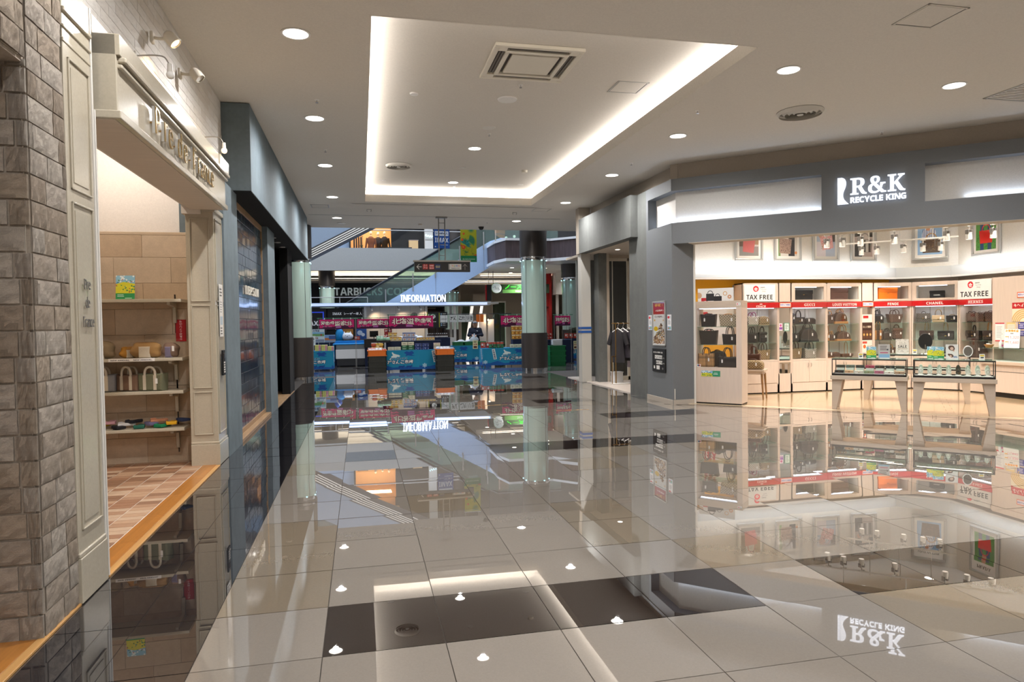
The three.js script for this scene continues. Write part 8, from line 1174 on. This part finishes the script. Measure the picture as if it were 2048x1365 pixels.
poleBanner('leftmost pink banner, seen from behind with mirrored characters', -1.26, -0.03, 1.45, 1.81, -21.0 - 1.3, true);
poleBanner('second pink banner from the left, partly behind the middle banner', 0.08, 1.3, 1.45, 1.81, -22.35, true);
poleBanner('pink banner behind the main glass column', 5.36, 6.9, 1.44, 1.86, -21.7, false);
poleBanner('small pink banner pair right of the column, seen edge on', 7.45, 8.05, 1.45, 1.83, -21.6, true);
{ // register sign, leaflets and poster stands
  const rg = print(70, 110, (g, w, h) => { box(g, '#9a1a1e', 0, 0, w, h); jp(g, 'お買', 6, 6, 28, '#f0e6e0', 0.14); jp(g, 'レジ', 8, 54, 28, '#f6f0ea', 0.15); }); const o = T('register_sign', 'red upright register sign with white characters', 'sign', [1.15, 0, -21.2]); printed('face', 0.26, 0.36, rg, M.print, o, 0, 1.26, 0.012); P('board', bx(-0.13, 0.13, 1.08, 1.44, -0.008, 0.01), M.redBand, o); P('pole', rod([0, 0, 0], [0, 1.5, 0], 0.012), M.black, o); P('foot', cy(0.12, 0.12, 0.02, 0, 0, 0, 16), M.black, o);
  const tours = print(110, 120, (g, w, h) => { box(g, '#c9d4dc', 0, 0, w, h); jp(g, '北海道', 6, 4, 20, '#2a3a5a', 0.12); box(g, '#6a9a5a', 4, 40, w - 8, 24); box(g, '#7fb0d0', 4, 26, w - 8, 16); dot(g, '#b03a2a', 80, 52, 8); jp(g, '北海道', 6, 72, 16, '#8a3a2a', 0.12); box(g, '#8a90a0', 4, 92, w - 8, 24); }), pic = print(110, 74, (g, w, h) => { box(g, '#7fa8d8', 0, 0, w, h); box(g, '#c9783a', 0, 30, w, 22); box(g, '#3a5a9a', 50, 10, 60, 34); box(g, '#8a9ab0', 0, 52, w, 22); }), tall = print(60, 120, (g, w, h) => { box(g, '#e6e6e0', 0, 0, w, h); dot(g, '#8a8a8a', 30, 40, 18); lines(g, '#5a5a5a', 8, 70, 44, 5, 9, 4); }), sunset = print(80, 90, (g, w, h) => { box(g, '#b87a2e', 0, 0, w, h); box(g, '#5a3a20', 0, 56, w, 34); dot(g, '#e6c060', 40, 34, 16); }), sea = print(80, 90, (g, w, h) => { box(g, '#2a5aa0', 0, 0, w, h); dot(g, '#c9dcf0', 30, 34, 20); dot(g, '#e6eef8', 54, 50, 14); });
  const sign = (label, x, y, z, w, h, r) => { const q = T('poster_stand', label, 'poster', [x, 0, z]); printed('sheet', w, h, r, M.print, q, 0, y, 0.008); P('board', bx(-w / 2, w / 2, y - h / 2, y + h / 2, -0.006, 0.006), M.white, q); P('pole', rod([0, 0, -0.01], [0, y - h / 2 + 0.05, -0.01], 0.01), M.steel, q); P('foot', cy(0.1, 0.1, 0.015, 0, 0, -0.01, 16), M.steel, q); };
  sign('tour poster with landscape at the far left stall', -1.3, 1.22, -22.25, 0.44, 0.48, tours); sign('wide sunset poster card left of the freezer', -0.92, 1.11, -22.4, 0.42, 0.28, pic); sign('tall white notice before the tour poster', -1.5, 1.05, -22.2, 0.2, 0.34, tall); sign('orange sunset poster behind the white plush animal', -0.3, 1.22, -24.98, 0.42, 0.44, sunset); sign('blue sea poster behind the brown box', 0.22, 1.22, -24.98, 0.42, 0.44, sea);
  const tag2 = print(50, 90, (g, w, h) => { box(g, '#e6dfa8', 0, 0, w, h); lines(g, '#4a4a3a', 8, 8, 34, 2, 12, 6); jp(g, '北海', 6, 34, 19, '#8a2a3a', 0.15); box(g, '#5a2a24', 8, 60, 34, 22); });
  for (const [x, y, z, label] of [[4.66, 0.74, -23.46, 'yellow price sheet hanging on the far blue table'], [8.98, 0.62, -23.86, 'price sheet hanging on the far right table']]) { const q = T('price_sheet', label, 'price sheet', [x, y, z]); printed('sheet', 0.2, 0.34, tag2, M.print, q); P('backing', bx(-0.1, 0.1, -0.17, 0.17, -0.003, -0.001), M.white, q); }
  { const q = T('inflatable_bottle', 'blue inflatable bottle on the navy counter beside the tour posters', 'inflatable', [-0.62, 0.984, -24.65]); P('body', new THREE.LatheGeometry([[0, 0], [0.15, 0], [0.16, 0.3], [0.12, 0.42], [0.07, 0.46], [0, 0.47]].map((p) => new THREE.Vector2(...p)), 20), mat(0x1f9ad8, 0.35), q); P('cap', cy(0.1, 0.12, 0.26, 0, 0, 0, 16).rotateZ(0.9).translate(-0.0, 0.46, 0), mat(0x1a5ab8, 0.4), q); P('band', cy(0.115, 0.115, 0.04, 0, 0.1, 0, 16).rotateZ(0.9).translate(-0.0, 0.46, 0), M.white, q); }
  { const q = T('plush_animal', 'white round plush animal on the navy counter', 'plush toy', [-0.32, 0.984, -24.62]); P('body', new THREE.SphereGeometry(0.2, 20, 14).scale(1.15, 0.8, 0.8).translate(0, 0.15, 0), M.white, q); for (const s of [-1, 1]) { P('ear', new THREE.ConeGeometry(0.05, 0.1, 10).translate(s * 0.12, 0.32, 0), M.white, q); P('eye', new THREE.SphereGeometry(0.014, 8, 6).translate(s * 0.07, 0.2, 0.15), M.black, q); } P('nose', new THREE.SphereGeometry(0.018, 8, 6).translate(0, 0.17, 0.165), M.black, q); }
  carton('brown cardboard box beside the plush animal', 0.06, 0.984, -24.62, 0.22, 0.16, 0.2, redFace, 0x9a4a22);
  { const q = T('till_monitor', 'black till monitor behind the freezer', 'monitor', [0.72, 0.984, -24.62]); P('screen', rb(-0.17, 0.17, 0.12, 0.36, -0.02, 0.02, 0.008), M.blackGloss, q); P('stand', rod([0, 0, 0], [0, 0.14, 0], 0.02), M.black, q); P('base', rb(-0.1, 0.1, 0, 0.015, -0.08, 0.08, 0.005), M.black, q); }
  { const q = T('dark_crate_row', 'row of dark brown cartons under the till monitor', 'carton', [0.72, 0, -23.3]); P('carton', rb(-0.4, 0.36, 0.72, 1.05, -0.3, 0, 0.01), mat(0x2c241c, 0.7), q); P('trestle', rb(-0.38, 0.34, 0, 0.72, -0.28, -0.04, 0.01), M.cloth, q); for (let i = 0; i < 6; i++) P('divider', bx(-0.36 + i * 0.12, -0.35 + i * 0.12, 0.74, 1.03, 0, 0.006), M.black, q); }
  for (const [x, z, c, label] of [[1.95, -21.4, 0xdfe6ec, 'heap of white wrapped bags behind the middle table'], [4.35, -24.3, 0xdedede, 'heap of white plastic bags left of the man']]) { const q = T('plastic_bag_heap', label, 'bags', [x, x < 3 ? 1.0 : 0.71, z]); for (let i = 0; i < 5; i++) P('wrapped_pack', new THREE.SphereGeometry(0.16, 10, 8).scale(1, 0.5, 0.6).rotateZ(rr(-0.3, 0.3)).translate(-0.3 + i * 0.15, 0.08 + (i % 2) * 0.06, rr(-0.05, 0.05)), mat(c, 0.35), q); if (x < 3) P('support', bx(-0.4, 0.4, -0.98, 0, -0.15, 0.15), M.cloth, q); }
  { const q = T('noren_cloth', 'white hanging cloths with black brush characters above the man', 'banner', [0, 0, -24.6]); P('crossbar', rod([3.6, 1.98, 0], [6.4, 1.98, 0], 0.015), M.black, q); PS('pole', [rod([3.62, 0, 0], [3.62, 1.98, 0], 0.015), rod([6.38, 0, 0], [6.38, 1.98, 0], 0.015)], M.black, q); const br = (s) => print(90, 70, (g, w, h) => { box(g, '#d4d2cc', 0, 0, w, h); jp(g, s, 6, 12, 40, '#1c1a18', 0.12); }); [['どん', 3.95], ['こた', 4.3], ['りさ', 4.62]].forEach(([s, x]) => printed('cloth', 0.31, 0.3, br(s), M.printCloth, q, x, 1.8, 0.01)); for (const x of [4.98, 5.14]) P('orange_cloth', bx(x - 0.075, x + 0.075, 1.64, 1.96, 0, 0.008), M.orange, q); const logo = print(70, 60, (g, w, h) => { box(g, '#e2e2de', 0, 0, w, h); txt(g, 'rokkatei', w / 2, 36, 15, '#3a2a22', 'italic', 'center', 'serif'); }); printed('logo_cloth', 0.3, 0.3, logo, M.printCloth, q, 3.55, 1.79, 0.012); }
  { const q = T('white_stall_screen', 'warm lit white screen panel behind the stalls', 'screen', [5.35, 0, -24.9]); P('panel', rb(-0.28, 0.02, 0, 2.0, -0.02, 0.02, 0.006), M.wallWhite, q); P('panel', rb(0.1, 0.36, 0, 1.75, -0.02, 0.02, 0.006), M.wallWhite, q); P('lamp', new THREE.SphereGeometry(0.04, 10, 8).translate(0.1, 1.72, 0.1), M.lampWarm, q); P('lamp_arm', rod([0.1, 1.76, 0.1], [0.1, 2.0, 0], 0.008), M.black, q); const l = new THREE.PointLight(0xffdcb0, 1.2, 0, 2); l.position.set(5.45, 1.72, -24.72); l.castShadow = true; scene.add(l); }
}
// ================= MAN BEHIND THE STALL =================
{
  const o = T('person', 'man in grey cap and dark navy jacket packing a clear bag', 'person', [4.84, 0, -24.5], -0.25);
  function blob(bones, n, size, c, sm) {                                   // tapered capsules joined smoothly, meshed
    const mc = new MarchingCubes(n, new THREE.MeshBasicMaterial(), false, false, 400000); mc.isolation = 0; const f = mc.field;
    for (let k = 0; k < n; k++) for (let j = 0; j < n; j++) for (let i = 0; i < n; i++) { const x = c[0] + ((i - n / 2) / (n / 2)) * size, y = c[1] + ((j - n / 2) / (n / 2)) * size, z = c[2] + ((k - n / 2) / (n / 2)) * size; let d = 1e3; for (const [a, b, ra, rb2] of bones) { const vx = b[0] - a[0], vy = b[1] - a[1], vz = b[2] - a[2], t = Math.max(0, Math.min(1, ((x - a[0]) * vx + (y - a[1]) * vy + (z - a[2]) * vz) / (vx * vx + vy * vy + vz * vz + 1e-9))); const q = Math.hypot(x - a[0] - vx * t, y - a[1] - vy * t, z - a[2] - vz * t) - (ra + (rb2 - ra) * t); const h = Math.max(0, Math.min(1, 0.5 + 0.5 * (d - q) / sm)); d = d * (1 - h) + q * h - sm * h * (1 - h); } f[i + j * n + k * n * n] = -d; }
    mc.update(); const g = new THREE.BufferGeometry(), cnt = mc.count; const p = mc.positionArray.slice(0, cnt * 3), nn = mc.normalArray.slice(0, cnt * 3); for (let i = 0; i < cnt; i++) for (let q = 0; q < 3; q++) p[3 * i + q] = p[3 * i + q] * size + c[q];
    g.setAttribute('position', new THREE.BufferAttribute(p, 3)); g.setAttribute('normal', new THREE.BufferAttribute(nn, 3)); g.setAttribute('uv', new THREE.BufferAttribute(new Float32Array(cnt * 2), 2)); return g;
  }
  const fingers = (s, w) => { const b = [[w, [w[0] - s * 0.02, w[1] - 0.03, w[2] + 0.06], 0.026, 0.03]]; for (let i = 0; i < 4; i++) { const k = [w[0] - s * (0.045 - i * 0.018), w[1] - 0.03, w[2] + 0.075]; b.push([k, [k[0] - s * 0.012, k[1] - 0.02, k[2] + 0.035 + (i % 3) * 0.004], 0.009, 0.008], [[k[0] - s * 0.012, k[1] - 0.02, k[2] + 0.035], [k[0] - s * 0.016, k[1] - 0.05, k[2] + 0.04], 0.008, 0.007]); } b.push([[w[0] - s * 0.015, w[1] - 0.01, w[2] + 0.03], [w[0] - s * 0.055, w[1] - 0.015, w[2] + 0.07], 0.011, 0.009]); return b; };
  const wl = [-0.1, 1.12, 0.27], wr = [0.06, 1.1, 0.28];
  const skinB = blob([[[0, 1.38, 0.02], [0, 1.5, 0.05], 0.06, 0.055], [[0, 1.53, 0.06], [0, 1.6, 0.05], 0.085, 0.092], [[0, 1.5, 0.1], [0, 1.47, 0.11], 0.045, 0.04], [[0, 1.555, 0.145], [0, 1.53, 0.165], 0.012, 0.017], [[-0.085, 1.55, 0.05], [-0.095, 1.53, 0.05], 0.02, 0.018], [[0.085, 1.55, 0.05], [0.095, 1.53, 0.05], 0.02, 0.018], ...fingers(-1, wl), ...fingers(1, wr)], 84, 0.42, [0, 1.38, 0.15], 0.015);
  P('body', skinB, M.skin, o, true);
  const jacket = blob([[[0, 0.98, 0], [0, 1.2, 0], 0.16, 0.165], [[-0.08, 1.22, 0], [0.08, 1.22, 0], 0.15, 0.15], [[-0.17, 1.33, 0], [0.17, 1.33, 0], 0.075, 0.075], [[-0.2, 1.33, 0.0], [-0.27, 1.1, 0.06], 0.07, 0.055], [[-0.27, 1.1, 0.06], [-0.12, 1.12, 0.26], 0.055, 0.042], [[0.2, 1.33, 0.0], [0.28, 1.1, 0.05], 0.07, 0.055], [[0.28, 1.1, 0.05], [0.08, 1.1, 0.27], 0.055, 0.042], [[0, 0.86, 0], [0, 0.98, 0], 0.17, 0.165]], 72, 0.5, [0, 1.1, 0.05], 0.05); P('jacket', jacket, M.navy, o, true);
  const trousers = blob([[[-0.09, 0.9, 0], [-0.11, 0.5, 0.02], 0.1, 0.075], [[-0.11, 0.5, 0.02], [-0.12, 0.1, 0], 0.075, 0.055], [[0.09, 0.9, 0], [0.11, 0.5, 0.02], 0.1, 0.075], [[0.11, 0.5, 0.02], [0.12, 0.1, 0], 0.075, 0.055]], 60, 0.5, [0, 0.52, 0], 0.04); P('trousers', trousers, mat(0x1a1c22, 0.9), o, true);
  for (const s of [-1, 1]) P('shoe', new THREE.SphereGeometry(0.06, 12, 8).scale(0.9, 0.7, 2).translate(s * 0.12, 0.045, 0.05), M.black, o);
  P('hair', new THREE.SphereGeometry(0.1, 18, 12, 0, 6.284, 0.4, 1.5).scale(0.96, 1.05, 1.04).translate(0, 1.57, 0.035), M.hair, o);
  for (const s of [-1, 1]) { P('eye', new THREE.SphereGeometry(0.01, 8, 6).translate(s * 0.034, 1.575, 0.135), M.black, o); P('eyebrow', rb(s * 0.034 - 0.018, s * 0.034 + 0.018, 1.595, 1.601, 0.13, 0.142, 0.002), M.hair, o); } P('mouth', rb(-0.022, 0.022, 1.492, 1.498, 0.142, 0.152, 0.002), mat(0x8a4a40, 0.6), o);
  const cap = P('cap', new THREE.SphereGeometry(0.108, 20, 10, 0, 6.284, 0, 1.45).scale(1, 0.85, 1.1).translate(0, 1.595, 0.04), M.greyCap, o); P('brim', new THREE.CylinderGeometry(0.1, 0.105, 0.012, 20, 1, false, -1.2, 2.4).scale(1, 1, 1.2).translate(0, 1.605, 0.085), M.greyCap, cap);
  P('chest_logo', rb(0.06, 0.11, 1.24, 1.29, 0.135, 0.15, 0.004), M.white, o); P('collar', ring(0.06, 0.075, 0.04, 16).translate(0, 1.37, 0.02), M.navy, o);
  const b = T('clear_bag', 'clear plastic bag in the hands of the man', 'plastic bag', [4.74, 0.72, -24.18]); const g = new THREE.SphereGeometry(0.19, 16, 12).scale(1, 1.15, 0.7), p = g.attributes.position; for (let i = 0; i < p.count; i++) { const y = p.getY(i); const k = y > 0 ? 1 - 0.55 * y / 0.22 : 1; p.setX(i, p.getX(i) * k * (1 + 0.08 * Math.sin(y * 40))); p.setZ(i, p.getZ(i) * k); } g.computeVertexNormals(); P('film', g.translate(0, 0.2, 0), M.plasticBag, b); P('contents', new THREE.SphereGeometry(0.13, 12, 8).scale(1, 0.7, 0.6).translate(0, 0.12, 0), M.offWhite, b); P('knot', new THREE.SphereGeometry(0.04, 8, 6).scale(1, 0.7, 0.8).translate(-0.0, 0.42, 0.02), M.plasticBag, b);
}
sheetTex.needsUpdate = true;
scene.traverse((o) => { if (o.isMesh) o.castShadow = o.receiveShadow = true; });
renderer.render(scene, camera);
